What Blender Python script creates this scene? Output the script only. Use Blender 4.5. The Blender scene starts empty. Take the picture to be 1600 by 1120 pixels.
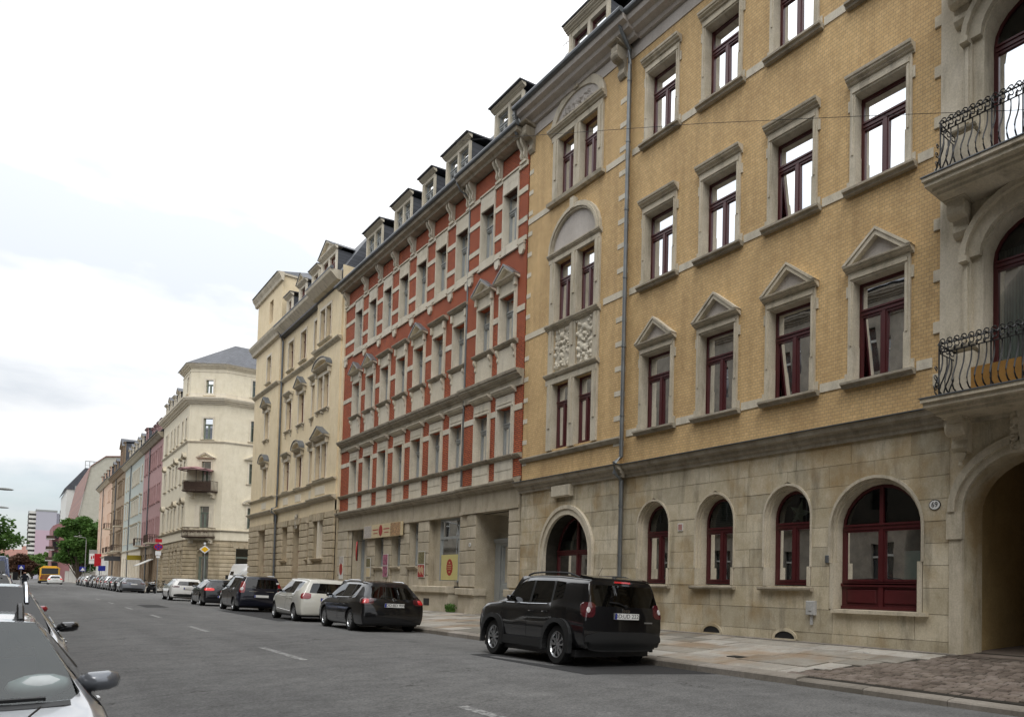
import bpy, bmesh, math, random
from math import sin, cos, pi, radians as R, sqrt, atan2, hypot
from mathutils import Vector, Matrix, noise
from mathutils.bvhtree import BVHTree
random.seed(7)
SC = bpy.context.scene
COL = SC.collection

# ---------------------------------------------------------------- camera
FPX = 1090.0; PX = 1266.6; PY = 874.47; CAMH = 1.5
V1 = (25.0, 898.0); V3 = (1485.0, -26500.0)
d1 = Vector((V1[0]-PX, -(V1[1]-PY), -FPX)).normalized()
d3 = Vector((V3[0]-PX, -(V3[1]-PY), -FPX)); d3 = (d3-d1*d1.dot(d3)).normalized()
dx = d1.cross(d3)
cam_d = bpy.data.cameras.new('camera'); cam = bpy.data.objects.new('camera', cam_d); COL.objects.link(cam)
MR = Matrix((dx, d1, d3))            # rows: world axes in camera coordinates = camera-to-world
cam.matrix_world = Matrix.Translation((0, 0, CAMH)) @ MR.to_4x4()
cam_d.sensor_fit = 'HORIZONTAL'; cam_d.sensor_width = 36.0
cam_d.lens = 36.0*FPX/1600.0
cam_d.shift_x = (800-PX)/1600.0
cam_d.shift_y = (PY-560)/1600.0
cam_d.clip_start = 0.1; cam_d.clip_end = 3000
SC.camera = cam

# ---------------------------------------------------------------- world: bright broken overcast
SUN_EL, SUN_AZ = R(58), R(215)
world = bpy.data.worlds.new('World'); SC.world = world; world.use_nodes = True
nt = world.node_tree; N = nt.nodes; L = nt.links; N.clear()
out = N.new('ShaderNodeOutputWorld')
sky = N.new('ShaderNodeTexSky'); sky.sky_type = 'NISHITA'; sky.sun_disc = False
sky.sun_elevation = SUN_EL; sky.sun_rotation = SUN_AZ
bg1 = N.new('ShaderNodeBackground'); bg1.inputs[1].default_value = 0.12
L.new(sky.outputs[0], bg1.inputs[0])
tc = N.new('ShaderNodeTexCoord'); sep = N.new('ShaderNodeSeparateXYZ'); L.new(tc.outputs['Generated'], sep.inputs[0])
mp = N.new('ShaderNodeMapping'); mp.inputs['Scale'].default_value = (1.0, 1.0, 2.6); L.new(tc.outputs['Generated'], mp.inputs[0])
no = N.new('ShaderNodeTexNoise'); no.inputs['Scale'].default_value = 2.2; no.inputs['Detail'].default_value = 7; no.inputs['Roughness'].default_value = 0.55
L.new(mp.outputs[0], no.inputs['Vector'])
rng = N.new('ShaderNodeMapRange'); rng.inputs[1].default_value = 0.30; rng.inputs[2].default_value = 0.46
L.new(no.outputs[0], rng.inputs[0])
# cloud brightness: even overcast, a little brighter high up (as real overcast skies are)
no2 = N.new('ShaderNodeTexNoise'); no2.inputs['Scale'].default_value = 4.0; no2.inputs['Detail'].default_value = 6
L.new(mp.outputs[0], no2.inputs['Vector'])
cr = N.new('ShaderNodeValToRGB'); L.new(no2.outputs[0], cr.inputs[0])
cr.color_ramp.elements[0].position = 0.40; cr.color_ramp.elements[0].color = (0.66, 0.70, 0.75, 1)
cr.color_ramp.elements[1].position = 0.58; cr.color_ramp.elements[1].color = (1.0, 1.0, 1.0, 1)
zr = N.new('ShaderNodeMapRange'); zr.inputs[1].default_value = 0.0; zr.inputs[2].default_value = 1.0
zr.inputs[3].default_value = 0.84; zr.inputs[4].default_value = 2.1
L.new(sep.outputs[2], zr.inputs[0])
bg2 = N.new('ShaderNodeBackground'); L.new(cr.outputs[0], bg2.inputs[0]); L.new(zr.outputs[0], bg2.inputs[1])
# near the horizon the clouds break up a little and blue shows through
hz = N.new('ShaderNodeMapRange'); hz.inputs[1].default_value = 0.05; hz.inputs[2].default_value = 0.30
hz.inputs[3].default_value = 0.45; hz.inputs[4].default_value = 1.0
L.new(sep.outputs[2], hz.inputs[0])
mx = N.new('ShaderNodeMath'); mx.operation = 'MAXIMUM'; L.new(rng.outputs[0], mx.inputs[0]); L.new(hz.outputs[0], mx.inputs[1])
mix = N.new('ShaderNodeMixShader'); L.new(mx.outputs[0], mix.inputs[0]); L.new(bg1.outputs[0], mix.inputs[1]); L.new(bg2.outputs[0], mix.inputs[2])
L.new(mix.outputs[0], out.inputs[0])

sd = bpy.data.lights.new('sun', 'SUN'); sun = bpy.data.objects.new('sun', sd); COL.objects.link(sun)
sd.energy = 1.15; sd.angle = R(25); sd.color = (1.0, 0.97, 0.92)
sv = Vector((sin(SUN_AZ)*cos(SUN_EL), cos(SUN_AZ)*cos(SUN_EL), sin(SUN_EL)))
sun.rotation_euler = sv.to_track_quat('Z', 'Y').to_euler()
sun.location = (0, 0, 60)
SC.view_settings.view_transform = 'Standard'; SC.view_settings.look = 'None'
SC.view_settings.exposure = 0.15; SC.view_settings.gamma = 1.0
try: SC.view_settings.use_curve_mapping = False
except Exception: pass
try:
    SC.cycles.use_denoising = True
    SC.cycles.max_bounces = 6; SC.cycles.transparent_max_bounces = 12; SC.cycles.glossy_bounces = 3
except Exception: pass

# ---------------------------------------------------------------- materials
MATS = {}
def newmat(name):
    m = bpy.data.materials.new(name); m.use_nodes = True; m.node_tree.nodes.clear(); MATS[name] = m
    return m, m.node_tree.nodes, m.node_tree.links
def ramp(N, L, fac, stops):
    c = N.new('ShaderNodeValToRGB'); L.new(fac, c.inputs[0]); e = c.color_ramp.elements
    while len(e) < len(stops): e.new(0.5)
    for i, (p, col) in enumerate(stops):
        e[i].position = p; e[i].color = tuple(col)+(1,) if len(col) == 3 else col
    return c.outputs[0]
def mixc(N, L, f, a, b, mode='MIX'):
    m = N.new('ShaderNodeMix'); m.data_type = 'RGBA'; m.blend_type = mode
    for s, v in ((m.inputs[0], f), (m.inputs[6], a), (m.inputs[7], b)):
        if hasattr(v, 'is_output') or isinstance(v, bpy.types.NodeSocket): L.new(v, s)
        elif isinstance(v, (int, float)): s.default_value = v
        else: s.default_value = tuple(v)+(1,) if len(v) == 3 else v
    return m.outputs[2]
def tnoise(N, L, vec, scale, detail=4, rough=0.5, dim3=True):
    n = N.new('ShaderNodeTexNoise'); n.inputs['Scale'].default_value = scale; n.inputs['Detail'].default_value = detail
    n.inputs['Roughness'].default_value = rough
    if vec is not None: L.new(vec, n.inputs['Vector'])
    return n.outputs[0]
def finish(N, L, col, rough=0.8, bump=None, bstr=0.3, bdist=0.02, spec=0.3, metal=0.0, coat=0.0, emit=None):
    p = N.new('ShaderNodeBsdfPrincipled'); o = N.new('ShaderNodeOutputMaterial')
    if isinstance(col, bpy.types.NodeSocket): L.new(col, p.inputs['Base Color'])
    else: p.inputs['Base Color'].default_value = tuple(col)+(1,)
    if isinstance(rough, bpy.types.NodeSocket): L.new(rough, p.inputs['Roughness'])
    else: p.inputs['Roughness'].default_value = rough
    p.inputs['Specular IOR Level'].default_value = spec
    p.inputs['Metallic'].default_value = metal
    p.inputs['Coat Weight'].default_value = coat; p.inputs['Coat Roughness'].default_value = 0.04
    if emit:
        p.inputs['Emission Color'].default_value = tuple(emit[0])+(1,); p.inputs['Emission Strength'].default_value = emit[1]
    if bump is not None:
        b = N.new('ShaderNodeBump'); b.inputs['Strength'].default_value = bstr; b.inputs['Distance'].default_value = bdist
        L.new(bump, b.inputs['Height']); L.new(b.outputs[0], p.inputs['Normal'])
    L.new(p.outputs[0], o.inputs[0]); return p
def objvec(N, L):
    t = N.new('ShaderNodeTexCoord'); return t.outputs['Object']
def objrand(N): return N.new('ShaderNodeObjectInfo').outputs['Random']
def worldpos(N): return N.new('ShaderNodeNewGeometry').outputs['Position']

def plain(name, col, rough=0.6, var=0.0, scale=3.0, spec=0.3, metal=0.0, coat=0.0, bump=0.0, bscale=40, emit=None):
    m, N, L = newmat(name); v = objvec(N, L); c = col; b = None
    if var:
        n = tnoise(N, L, v, scale, 5, 0.6)
        c = ramp(N, L, n, [(0.25, [x*(1-var) for x in col]), (0.75, [min(1, x*(1+var)) for x in col])])
    if bump: b = tnoise(N, L, v, bscale, 4, 0.6)
    finish(N, L, c, rough, b, bump or 0.1, 0.01, spec, metal, coat, emit); return m

def stone(name, c1, c2, stain=(0.10, 0.085, 0.065), stainamt=0.5, rnd=0.25, bump=0.35, warm=None, fine=26):
    """weathered sandstone: blotches, fine grain, soft vertical streaks, a tone per block"""
    m, N, L = newmat(name); P = worldpos(N)
    n1 = tnoise(N, L, P, 1.5, 7, 0.65)
    c = ramp(N, L, n1, [(0.36, c1), (0.64, c2)])
    st = N.new('ShaderNodeMapping'); st.inputs['Scale'].default_value = (1.3, 1.3, 0.28); L.new(P, st.inputs[0])
    n2 = tnoise(N, L, st.outputs[0], 2.3, 8, 0.65)
    f = ramp(N, L, n2, [(0.50, (0, 0, 0)), (0.78, (stainamt,)*3)])
    c = mixc(N, L, f, c, stain)
    if warm:
        n4 = tnoise(N, L, P, 0.55, 5, 0.6); f4 = ramp(N, L, n4, [(0.50, (0, 0, 0)), (0.66, (0.75,)*3)])
        c = mixc(N, L, f4, c, warm)
    n3 = tnoise(N, L, P, fine, 6, 0.7)
    g = ramp(N, L, n3, [(0.3, (0.82,)*3), (0.7, (1.12,)*3)])
    c = mixc(N, L, 1.0, c, g, 'MULTIPLY')
    if rnd:
        r = ramp(N, L, objrand(N), [(0.0, (1-rnd, 1-rnd*1.02, 1-rnd*1.1)), (0.5, (1, 0.98, 0.94)), (1.0, (1+rnd*0.5,)*3)])
        c = mixc(N, L, 1.0, c, r, 'MULTIPLY')
    finish(N, L, c, 0.88, n3, bump, 0.008, 0.2); return m

def brick(name, a, b, mortar, bw=0.125, bh=0.077, dark=None, bstr=0.5, mort=0.012):
    m, N, L = newmat(name); v = objvec(N, L)
    s = N.new('ShaderNodeSeparateXYZ'); L.new(v, s.inputs[0])
    ad = N.new('ShaderNodeMath'); ad.operation = 'ADD'; L.new(s.outputs[0], ad.inputs[0]); L.new(s.outputs[1], ad.inputs[1])
    cb = N.new('ShaderNodeCombineXYZ'); L.new(ad.outputs[0], cb.inputs[0]); L.new(s.outputs[2], cb.inputs[1])
    t = N.new('ShaderNodeTexBrick'); L.new(cb.outputs[0], t.inputs['Vector'])
    t.inputs['Scale'].default_value = 1.0; t.inputs['Brick Width'].default_value = bw; t.inputs['Row Height'].default_value = bh
    t.inputs['Mortar Size'].default_value = mort*0.5; t.inputs['Mortar Smooth'].default_value = 0.2; t.inputs['Bias'].default_value = 0.0
    t.inputs['Color1'].default_value = tuple(a)+(1,); t.inputs['Color2'].default_value = tuple(b)+(1,)
    t.inputs['Mortar'].default_value = tuple(mortar)+(1,)
    P = worldpos(N)
    n1 = tnoise(N, L, P, 0.6, 7, 0.65)
    c = mixc(N, L, 1.0, t.outputs[0], ramp(N, L, n1, [(0.3, (0.84, 0.82, 0.80)), (0.7, (1.1, 1.1, 1.08))]), 'MULTIPLY')
    sm = N.new('ShaderNodeMapping'); sm.inputs['Scale'].default_value = (2.2, 2.2, 0.16); L.new(P, sm.inputs[0]); ns_ = tnoise(N, L, sm.outputs[0], 1.6, 7, 0.65)
    c = mixc(N, L, 1.0, c, ramp(N, L, ns_, [(0.40, (0.89, 0.885, 0.88)), (0.56, (1.02,)*3)]), 'MULTIPLY')
    if dark:
        n2 = tnoise(N, L, P, 2.2, 9, 0.7)
        c = mixc(N, L, ramp(N, L, n2, [(0.66, (0, 0, 0)), (0.80, (0.6,)*3)]), c, dark)
    n3 = tnoise(N, L, P, 7, 6, 0.8)
    c = mixc(N, L, 1.0, c, ramp(N, L, n3, [(0.32, (0.91,)*3), (0.68, (1.08,)*3)]), 'MULTIPLY')
    inv = N.new('ShaderNodeMath'); inv.operation = 'SUBTRACT'; inv.inputs[0].default_value = 1.0; L.new(t.outputs[1], inv.inputs[1])
    finish(N, L, c, 0.8, inv.outputs[0], bstr, 0.01, 0.25); return m

YB = brick('yellow_brick', (0.66, 0.465, 0.235), (0.58, 0.395, 0.19), (0.38, 0.275, 0.16), dark=(0.22, 0.13, 0.06), mort=0.012)
RB = brick('red_brick', (0.53, 0.132, 0.052), (0.41, 0.094, 0.040), (0.095, 0.045, 0.032), dark=(0.08, 0.03, 0.02), mort=0.030, bw=0.25)
ASH = stone('ashlar_sandstone', (0.46, 0.40, 0.285), (0.60, 0.54, 0.42), stainamt=0.8, rnd=0.20, warm=(0.37, 0.255, 0.12))
STY = stone('trim_sandstone', (0.52, 0.465, 0.36), (0.62, 0.56, 0.455), stainamt=0.6, rnd=0.10)
STD = stone('weathered_stone', (0.31, 0.275, 0.215), (0.45, 0.405, 0.33), stainamt=0.6, rnd=0.10)
STR = stone('grey_trim_stone', (0.58, 0.53, 0.43), (0.66, 0.61, 0.51), stainamt=0.35, rnd=0.06)
STR2 = stone('shopfront_stone', (0.43, 0.375, 0.28), (0.52, 0.46, 0.36), stainamt=0.45, rnd=0.14)
FRZ = stone('frieze_plaster', (0.46, 0.42, 0.38), (0.52, 0.48, 0.44), stainamt=0.2, rnd=0.0, bump=0.15)
STC = stone('rusticated_stone', (0.42, 0.35, 0.24), (0.52, 0.44, 0.32), stainamt=0.5, rnd=0.16)
CRM = stone('cream_plaster', (0.74, 0.61, 0.40), (0.80, 0.67, 0.46), stain=(0.35, 0.27, 0.16), stainamt=0.3, rnd=0.0, bump=0.12)
CRM2 = stone('pale_cream_plaster', (0.72, 0.65, 0.50), (0.78, 0.71, 0.56), stain=(0.36, 0.30, 0.2), stainamt=0.25, rnd=0.0, bump=0.12)
TRC = stone('cream_trim', (0.66, 0.60, 0.49), (0.73, 0.67, 0.56), stainamt=0.3, rnd=0.05, bump=0.12)
PNK = stone('pink_plaster', (0.42, 0.26, 0.255), (0.47, 0.30, 0.29), stain=(0.22, 0.08, 0.08), stainamt=0.3, rnd=0, bump=0.1)
GRN = stone('green_plaster', (0.42, 0.455, 0.42), (0.47, 0.50, 0.465), stain=(0.2, 0.25, 0.2), stainamt=0.3, rnd=0, bump=0.1)
BRN = stone('brown_stone', (0.27, 0.20, 0.135), (0.34, 0.26, 0.18), stainamt=0.5, rnd=0, bump=0.2)
PCH = stone('peach_plaster', (0.60, 0.43, 0.32), (0.66, 0.48, 0.37), stain=(0.4, 0.28, 0.2), stainamt=0.25, rnd=0, bump=0.1)
BGE = stone('beige_plaster', (0.44, 0.42, 0.35), (0.49, 0.47, 0.40), stainamt=0.15, rnd=0, bump=0.1)
GRYP = stone('grey_plaster', (0.38, 0.38, 0.37), (0.45, 0.45, 0.44), stainamt=0.2, rnd=0, bump=0.1)
PSG = stone('passage_plaster', (0.42, 0.30, 0.14), (0.48, 0.35, 0.17), stain=(0.2, 0.14, 0.08), stainamt=0.4, rnd=0, bump=0.1)
KST = stone('kerb_granite', (0.20, 0.18, 0.155), (0.29, 0.265, 0.235), stainamt=0.4, rnd=0.2)
PAV = stone('paving_slab', (0.27, 0.255, 0.23), (0.38, 0.36, 0.325), stain=(0.16, 0.11, 0.075), stainamt=0.6, rnd=0.42, warm=(0.27, 0.19, 0.12), fine=34)
COB = stone('cobble_stone', (0.125, 0.100, 0.085), (0.20, 0.168, 0.145), stainamt=0.3, rnd=0.35, fine=34)
OPP = stone('soot_plaster', (0.13, 0.12, 0.10), (0.20, 0.18, 0.15), stainamt=0.4, rnd=0)  # opposite walls coloured dark to dim what the windows reflect
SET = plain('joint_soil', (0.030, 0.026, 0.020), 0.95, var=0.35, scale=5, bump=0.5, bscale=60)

def slate(name, a, b, bw=0.28, bh=0.19):
    m, N, L = newmat(name); v = objvec(N, L)
    s = N.new('ShaderNodeSeparateXYZ'); L.new(v, s.inputs[0])
    cb = N.new('ShaderNodeCombineXYZ'); L.new(s.outputs[0], cb.inputs[0]); L.new(s.outputs[2], cb.inputs[1])
    t = N.new('ShaderNodeTexBrick'); L.new(cb.outputs[0], t.inputs['Vector']); t.inputs['Scale'].default_value = 1
    t.inputs['Brick Width'].default_value = bw; t.inputs['Row Height'].default_value = bh; t.inputs['Mortar Size'].default_value = 0.008
    t.inputs['Color1'].default_value = tuple(a)+(1,); t.inputs['Color2'].default_value = tuple(b)+(1,); t.inputs['Mortar'].default_value = (0.012, 0.012, 0.014, 1)
    n3 = tnoise(N, L, worldpos(N), 1.5, 6, 0.7)
    c = mixc(N, L, 1.0, t.outputs[0], ramp(N, L, n3, [(0.3, (0.75,)*3), (0.7, (1.2,)*3)]), 'MULTIPLY')
    finish(N, L, c, 0.5, t.outputs[1], -0.4, 0.01, 0.5); return m
SLT = slate('slate_tiles', (0.050, 0.054, 0.065), (0.085, 0.09, 0.105))
TIL = slate('roof_tiles', (0.20, 0.07, 0.045), (0.27, 0.10, 0.06))
ZNC = plain('zinc_flashing', (0.13, 0.14, 0.15), 0.45, var=0.25, spec=0.5, metal=0.4)
ZNL = plain('zinc_pipe', (0.17, 0.18, 0.185), 0.4, var=0.3, scale=2, spec=0.5, metal=0.5)
RED = plain('dark_red_paint', (0.075, 0.012, 0.014), 0.35, var=0.15, spec=0.5)
GRW = plain('grey_window_paint', (0.30, 0.31, 0.30), 0.5, var=0.1)
GNW = plain('grey_green_paint', (0.17, 0.20, 0.165), 0.5, var=0.12)
WHW = plain('off_white_paint', (0.62, 0.61, 0.57), 0.5, var=0.08)
BRW = plain('brown_window_paint', (0.13, 0.035, 0.025), 0.45, var=0.15)
IRN = plain('wrought_iron', (0.018, 0.017, 0.017), 0.5, var=0.3, scale=30, spec=0.5)
RST = plain('rusty_iron', (0.07, 0.045, 0.033), 0.7, var=0.35, scale=12)
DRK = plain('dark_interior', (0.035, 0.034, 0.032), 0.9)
BLK = plain('black_plastic', (0.012, 0.012, 0.013), 0.5, spec=0.4)
CLD = plain('window_blind_cloth', (0.36, 0.38, 0.36), 0.85, var=0.15, scale=4)
CUR = None
def curtain_mat():
    m, N, L = newmat('net_curtain'); v = objvec(N, L)
    w = N.new('ShaderNodeTexWave'); w.inputs['Scale'].default_value = 5.0; w.inputs['Distortion'].default_value = 1.5; w.bands_direction = 'X'
    L.new(v, w.inputs['Vector'])
    r = objrand(N); c = ramp(N, L, r, [(0.0, (0.14, 0.165, 0.155)), (0.5, (0.26, 0.29, 0.275)), (1, (0.46, 0.47, 0.44))])
    c = mixc(N, L, 1.0, c, ramp(N, L, w.outputs[0], [(0, (0.7,)*3), (1, (1.1,)*3)]), 'MULTIPLY')
    finish(N, L, c, 0.9, w.outputs[0], 0.5, 0.03); return m
CUR = curtain_mat()

def glass_mat(name, tint, refl, ior=1.5, wav=0.10):
    m, N, L = newmat(name)
    g = N.new('ShaderNodeBsdfGlossy'); g.inputs['Roughness'].default_value = 0.015; g.inputs['Color'].default_value = refl+(1,)
    t = N.new('ShaderNodeBsdfTransparent'); t.inputs['Color'].default_value = tint+(1,)
    f = N.new('ShaderNodeFresnel'); f.inputs[0].default_value = ior
    n = tnoise(N, L, objvec(N, L), 1.3, 2, 0.4)
    b = N.new('ShaderNodeBump'); b.inputs['Strength'].default_value = wav; b.inputs['Distance'].default_value = 0.03
    L.new(n, b.inputs['Height']); L.new(b.outputs[0], g.inputs['Normal']); L.new(b.outputs[0], f.inputs['Normal'])
    mxs = N.new('ShaderNodeMixShader'); o = N.new('ShaderNodeOutputMaterial')
    L.new(f.outputs[0], mxs.inputs[0]); L.new(t.outputs[0], mxs.inputs[1]); L.new(g.outputs[0], mxs.inputs[2]); L.new(mxs.outputs[0], o.inputs[0])
    return m
GLS = glass_mat('window_glass', (0.60, 0.68, 0.66), (0.96, 0.98, 1), 1.78, 0.045)
CGL = glass_mat('car_glass', (0.25, 0.29, 0.28), (1, 1, 1), 1.6, 0.0)
CGD = glass_mat('tinted_car_glass', (0.05, 0.055, 0.06), (1, 1, 1), 1.6, 0.0)
WSG = glass_mat('windscreen_glass', (0.66, 0.72, 0.71), (0.74, 0.78, 0.79), 1.7, 0.0)
FRO = plain('frosted_film', (0.20, 0.24, 0.225), 0.35, spec=0.6)

def asphalt():
    m, N, L = newmat('asphalt'); P = worldpos(N)
    n1 = tnoise(N, L, P, 0.35, 6, 0.6)
    c = ramp(N, L, n1, [(0.3, (0.118, 0.117, 0.116)), (0.7, (0.152, 0.151, 0.147))])
    mpn = N.new('ShaderNodeMapping'); mpn.inputs['Scale'].default_value = (0.9, 0.05, 1); L.new(P, mpn.inputs[0])
    n5 = tnoise(N, L, mpn.outputs[0], 1.3, 4, 0.5)
    c = mixc(N, L, 1.0, c, ramp(N, L, n5, [(0.3, (0.86,)*3), (0.7, (1.12,)*3)]), 'MULTIPLY')
    n2 = tnoise(N, L, P, 32, 6, 0.85)
    c = mixc(N, L, 1.0, c, ramp(N, L, n2, [(0.38, (0.55,)*3), (0.62, (1.45,)*3)]), 'MULTIPLY')
    n7 = tnoise(N, L, P, 2.2, 8, 0.7); c = mixc(N, L, 1.0, c, ramp(N, L, n7, [(0.35, (0.82,)*3), (0.65, (1.14,)*3)]), 'MULTIPLY')
    vo = N.new('ShaderNodeTexVoronoi'); vo.feature = 'DISTANCE_TO_EDGE'; vo.inputs['Scale'].default_value = 0.42
    w = N.new('ShaderNodeVectorMath'); w.operation = 'ADD'
    nn = N.new('ShaderNodeTexNoise'); nn.inputs['Scale'].default_value = 1.6; nn.inputs['Detail'].default_value = 7; L.new(P, nn.inputs['Vector'])
    sc = N.new('ShaderNodeVectorMath'); sc.operation = 'SCALE'; sc.inputs['Scale'].default_value = 1.6; L.new(nn.outputs[1], sc.inputs[0])
    L.new(P, w.inputs[0]); L.new(sc.outputs[0], w.inputs[1]); L.new(w.outputs[0], vo.inputs['Vector'])
    ck = ramp(N, L, vo.outputs[0], [(0.0, (1, 1, 1)), (0.010, (0, 0, 0))])
    n6 = tnoise(N, L, P, 0.5, 2, 0.5); gate = ramp(N, L, n6, [(0.50, (0, 0, 0)), (0.58, (0.8,)*3)])
    fac = mixc(N, L, 1.0, ck, gate, 'MULTIPLY')
    c = mixc(N, L, fac, c, (0.018, 0.017, 0.016))
    finish(N, L, c, 0.86, n2, 0.5, 0.006, 0.25); return m
ASP = asphalt()
ASP2 = plain('fresh_asphalt_patch', (0.033, 0.033, 0.034), 0.85, var=0.3, scale=60, bump=0.5, bscale=120)
MRK = None
def mark_mat():
    m, N, L = newmat('worn_road_paint'); P = worldpos(N); n = tnoise(N, L, P, 14, 6, 0.7)
    c = ramp(N, L, n, [(0.40, (0.10, 0.10, 0.10)), (0.58, (0.36, 0.36, 0.35))]); finish(N, L, c, 0.8); return m
MRK = mark_mat()

# ---------------------------------------------------------------- mesh helpers
class MB:
    """collects polygons, then links them as ONE mesh object"""
    def __init__(s): s.v = []; s.f = []; s.m = []
    def add(s, vs, fs, m=0):
        o = len(s.v); s.v += [tuple(p) for p in vs]; s.f += [tuple(i+o for i in q) for q in fs]; s.m += [m]*len(fs); return s
    def quad(s, a, b, c, d, m=0): return s.add([a, b, c, d], [(0, 1, 2, 3)], m)
    def box(s, x0, x1, y0, y1, z0, z1, m=0):
        if x0 > x1: x0, x1 = x1, x0
        if y0 > y1: y0, y1 = y1, y0
        if z0 > z1: z0, z1 = z1, z0
        return s.add([(x0, y0, z0), (x1, y0, z0), (x1, y1, z0), (x0, y1, z0), (x0, y0, z1), (x1, y0, z1), (x1, y1, z1), (x0, y1, z1)],
                     [(0, 3, 2, 1), (4, 5, 6, 7), (0, 1, 5, 4), (1, 2, 6, 5), (2, 3, 7, 6), (3, 0, 4, 7)], m)
    def cbox(s, x0, x1, y0, y1, z0, z1, c=0.01, m=0):
        """box whose outer (+y) front edges are chamfered"""
        a = [(x0, y0, z0), (x1, y0, z0), (x1, y0, z1), (x0, y0, z1)]
        b = [(x0, y1-c, z0), (x1, y1-c, z0), (x1, y1-c, z1), (x0, y1-c, z1)]
        d = [(x0+c, y1, z0+c), (x1-c, y1, z0+c), (x1-c, y1, z1-c), (x0+c, y1, z1-c)]
        return s.add(a+b+d, [(0, 1, 2, 3), (0, 4, 5, 1), (1, 5, 6, 2), (2, 6, 7, 3), (3, 7, 4, 0), (4, 8, 9, 5), (5, 9, 10, 6), (6, 10, 11, 7), (7, 11, 8, 4), (8, 11, 10, 9)], m)
    def extrude_u(s, prof, u0, u1, m=0, caps=True, miter0=0, miter1=0):
        """profile of (d,z) points carried along u"""
        n = len(prof); a = [(u0-miter0*d, d, z) for d, z in prof]; b = [(u1+miter1*d, d, z) for d, z in prof]
        fs = [(i, (i+1) % n, n+(i+1) % n, n+i) for i in range(n)]
        if caps: fs += [tuple(range(n-1, -1, -1)), tuple(range(n, 2*n))]
        return s.add(a+b, fs, m)
    def plate(s, pts, d0, d1, m=0):
        """polygon of (u,z) given thickness d0..d1"""
        n = len(pts); a = [(u, d0, z) for u, z in pts]; b = [(u, d1, z) for u, z in pts]
        return s.add(a+b, [tuple(range(n)), tuple(range(2*n-1, n-1, -1))]+[(i, n+i, n+(i+1) % n, (i+1) % n) for i in range(n)], m)
    def tube(s, pts, r, n=8, m=0, caps=True):
        pts = [Vector(p) for p in pts]; vs = []; up = Vector((0.01, 0.02, 1)).normalized(); fs = []
        for i, p in enumerate(pts):
            t = (pts[min(i+1, len(pts)-1)]-pts[max(i-1, 0)]).normalized()
            a = t.cross(up)
            if a.length < 0.05: a = t.cross(Vector((1, 0, 0)))
            a.normalize(); b = a.cross(t)
            rr = r[i] if isinstance(r, (list, tuple)) else r
            for k in range(n):
                q = 2*pi*k/n; vs.append(p+a*cos(q)*rr+b*sin(q)*rr)
        for i in range(len(pts)-1):
            for k in range(n): fs.append((i*n+k, i*n+(k+1) % n, (i+1)*n+(k+1) % n, (i+1)*n+k))
        if caps: fs += [tuple(range(n-1, -1, -1)), tuple(range((len(pts)-1)*n, len(pts)*n))]
        return s.add(vs, fs, m)
    def lathe(s, prof, n=24, axis='z', c=(0, 0, 0), m=0):
        """(r, h) profile about an axis through c"""
        vs = []; fs = []; k = len(prof)
        for i in range(n):
            a = 2*pi*i/n
            for r_, h_ in prof:
                p = {'z': (r_*cos(a), r_*sin(a), h_), 'x': (h_, r_*cos(a), r_*sin(a)), 'y': (r_*cos(a), h_, r_*sin(a))}[axis]
                vs.append((p[0]+c[0], p[1]+c[1], p[2]+c[2]))
        for i in range(n):
            for j in range(k-1): fs.append((i*k+j, ((i+1) % n)*k+j, ((i+1) % n)*k+j+1, i*k+j+1))
        return s.add(vs, fs, m)
    def mesh(s, name, mats, smooth=False, fixn=True):
        me = bpy.data.meshes.new(name); me.from_pydata(s.v, [], s.f)
        for mt in (mats if isinstance(mats, (list, tuple)) else [mats]): me.materials.append(mt)
        me.polygons.foreach_set('material_index', s.m)
        if fixn and s.f:
            bm = bmesh.new(); bm.from_mesh(me); bmesh.ops.recalc_face_normals(bm, faces=bm.faces); bm.to_mesh(me); bm.free()
        if smooth:
            me.polygons.foreach_set('use_smooth', [True]*len(me.polygons))
            if smooth != 'all':
                try: me.set_sharp_from_angle(angle=R(smooth if smooth is not True else 35))
                except Exception: pass
        me.update(); return me
    def build(s, name, mats, parent=None, loc=(0, 0, 0), rot=None, smooth=False, fixn=True):
        return link(name, s.mesh(name, mats, smooth, fixn), parent, loc, rot)
def link(name, me, parent=None, loc=(0, 0, 0), rot=None):
    o = bpy.data.objects.new(name, me); COL.objects.link(o); o.location = loc
    if rot is not None: o.rotation_euler = rot if hasattr(rot, '__len__') else (0, 0, rot)
    if parent is not None: o.parent = parent
    return o
def tag(o, label=None, cat=None, group=None, kind=None):
    if label: o['label'] = label
    if cat: o['category'] = cat
    if group: o['group'] = group
    if kind: o['kind'] = kind
    return o
def empty(name, loc, rz=0, label=None, cat=None, group=None, rot=None):
    o = bpy.data.objects.new(name, None); COL.objects.link(o); o.location = loc
    o.rotation_euler = rot if rot else (0, 0, rz); o.empty_display_size = 0.3
    return tag(o, label, cat, group)
def text_mesh(txt, size, mat, depth=0.004, name='lettering'):
    c = bpy.data.curves.new(name, 'FONT'); c.body = txt; c.size = size; c.extrude = depth; c.align_x = 'CENTER'; c.align_y = 'CENTER'
    c.resolution_u = 3
    o = bpy.data.objects.new(name, c); COL.objects.link(o); dg = bpy.context.evaluated_depsgraph_get()
    me = bpy.data.meshes.new_from_object(o.evaluated_get(dg)); bpy.data.objects.remove(o); me.materials.clear(); me.materials.append(mat); me.name = name
    return me

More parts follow.
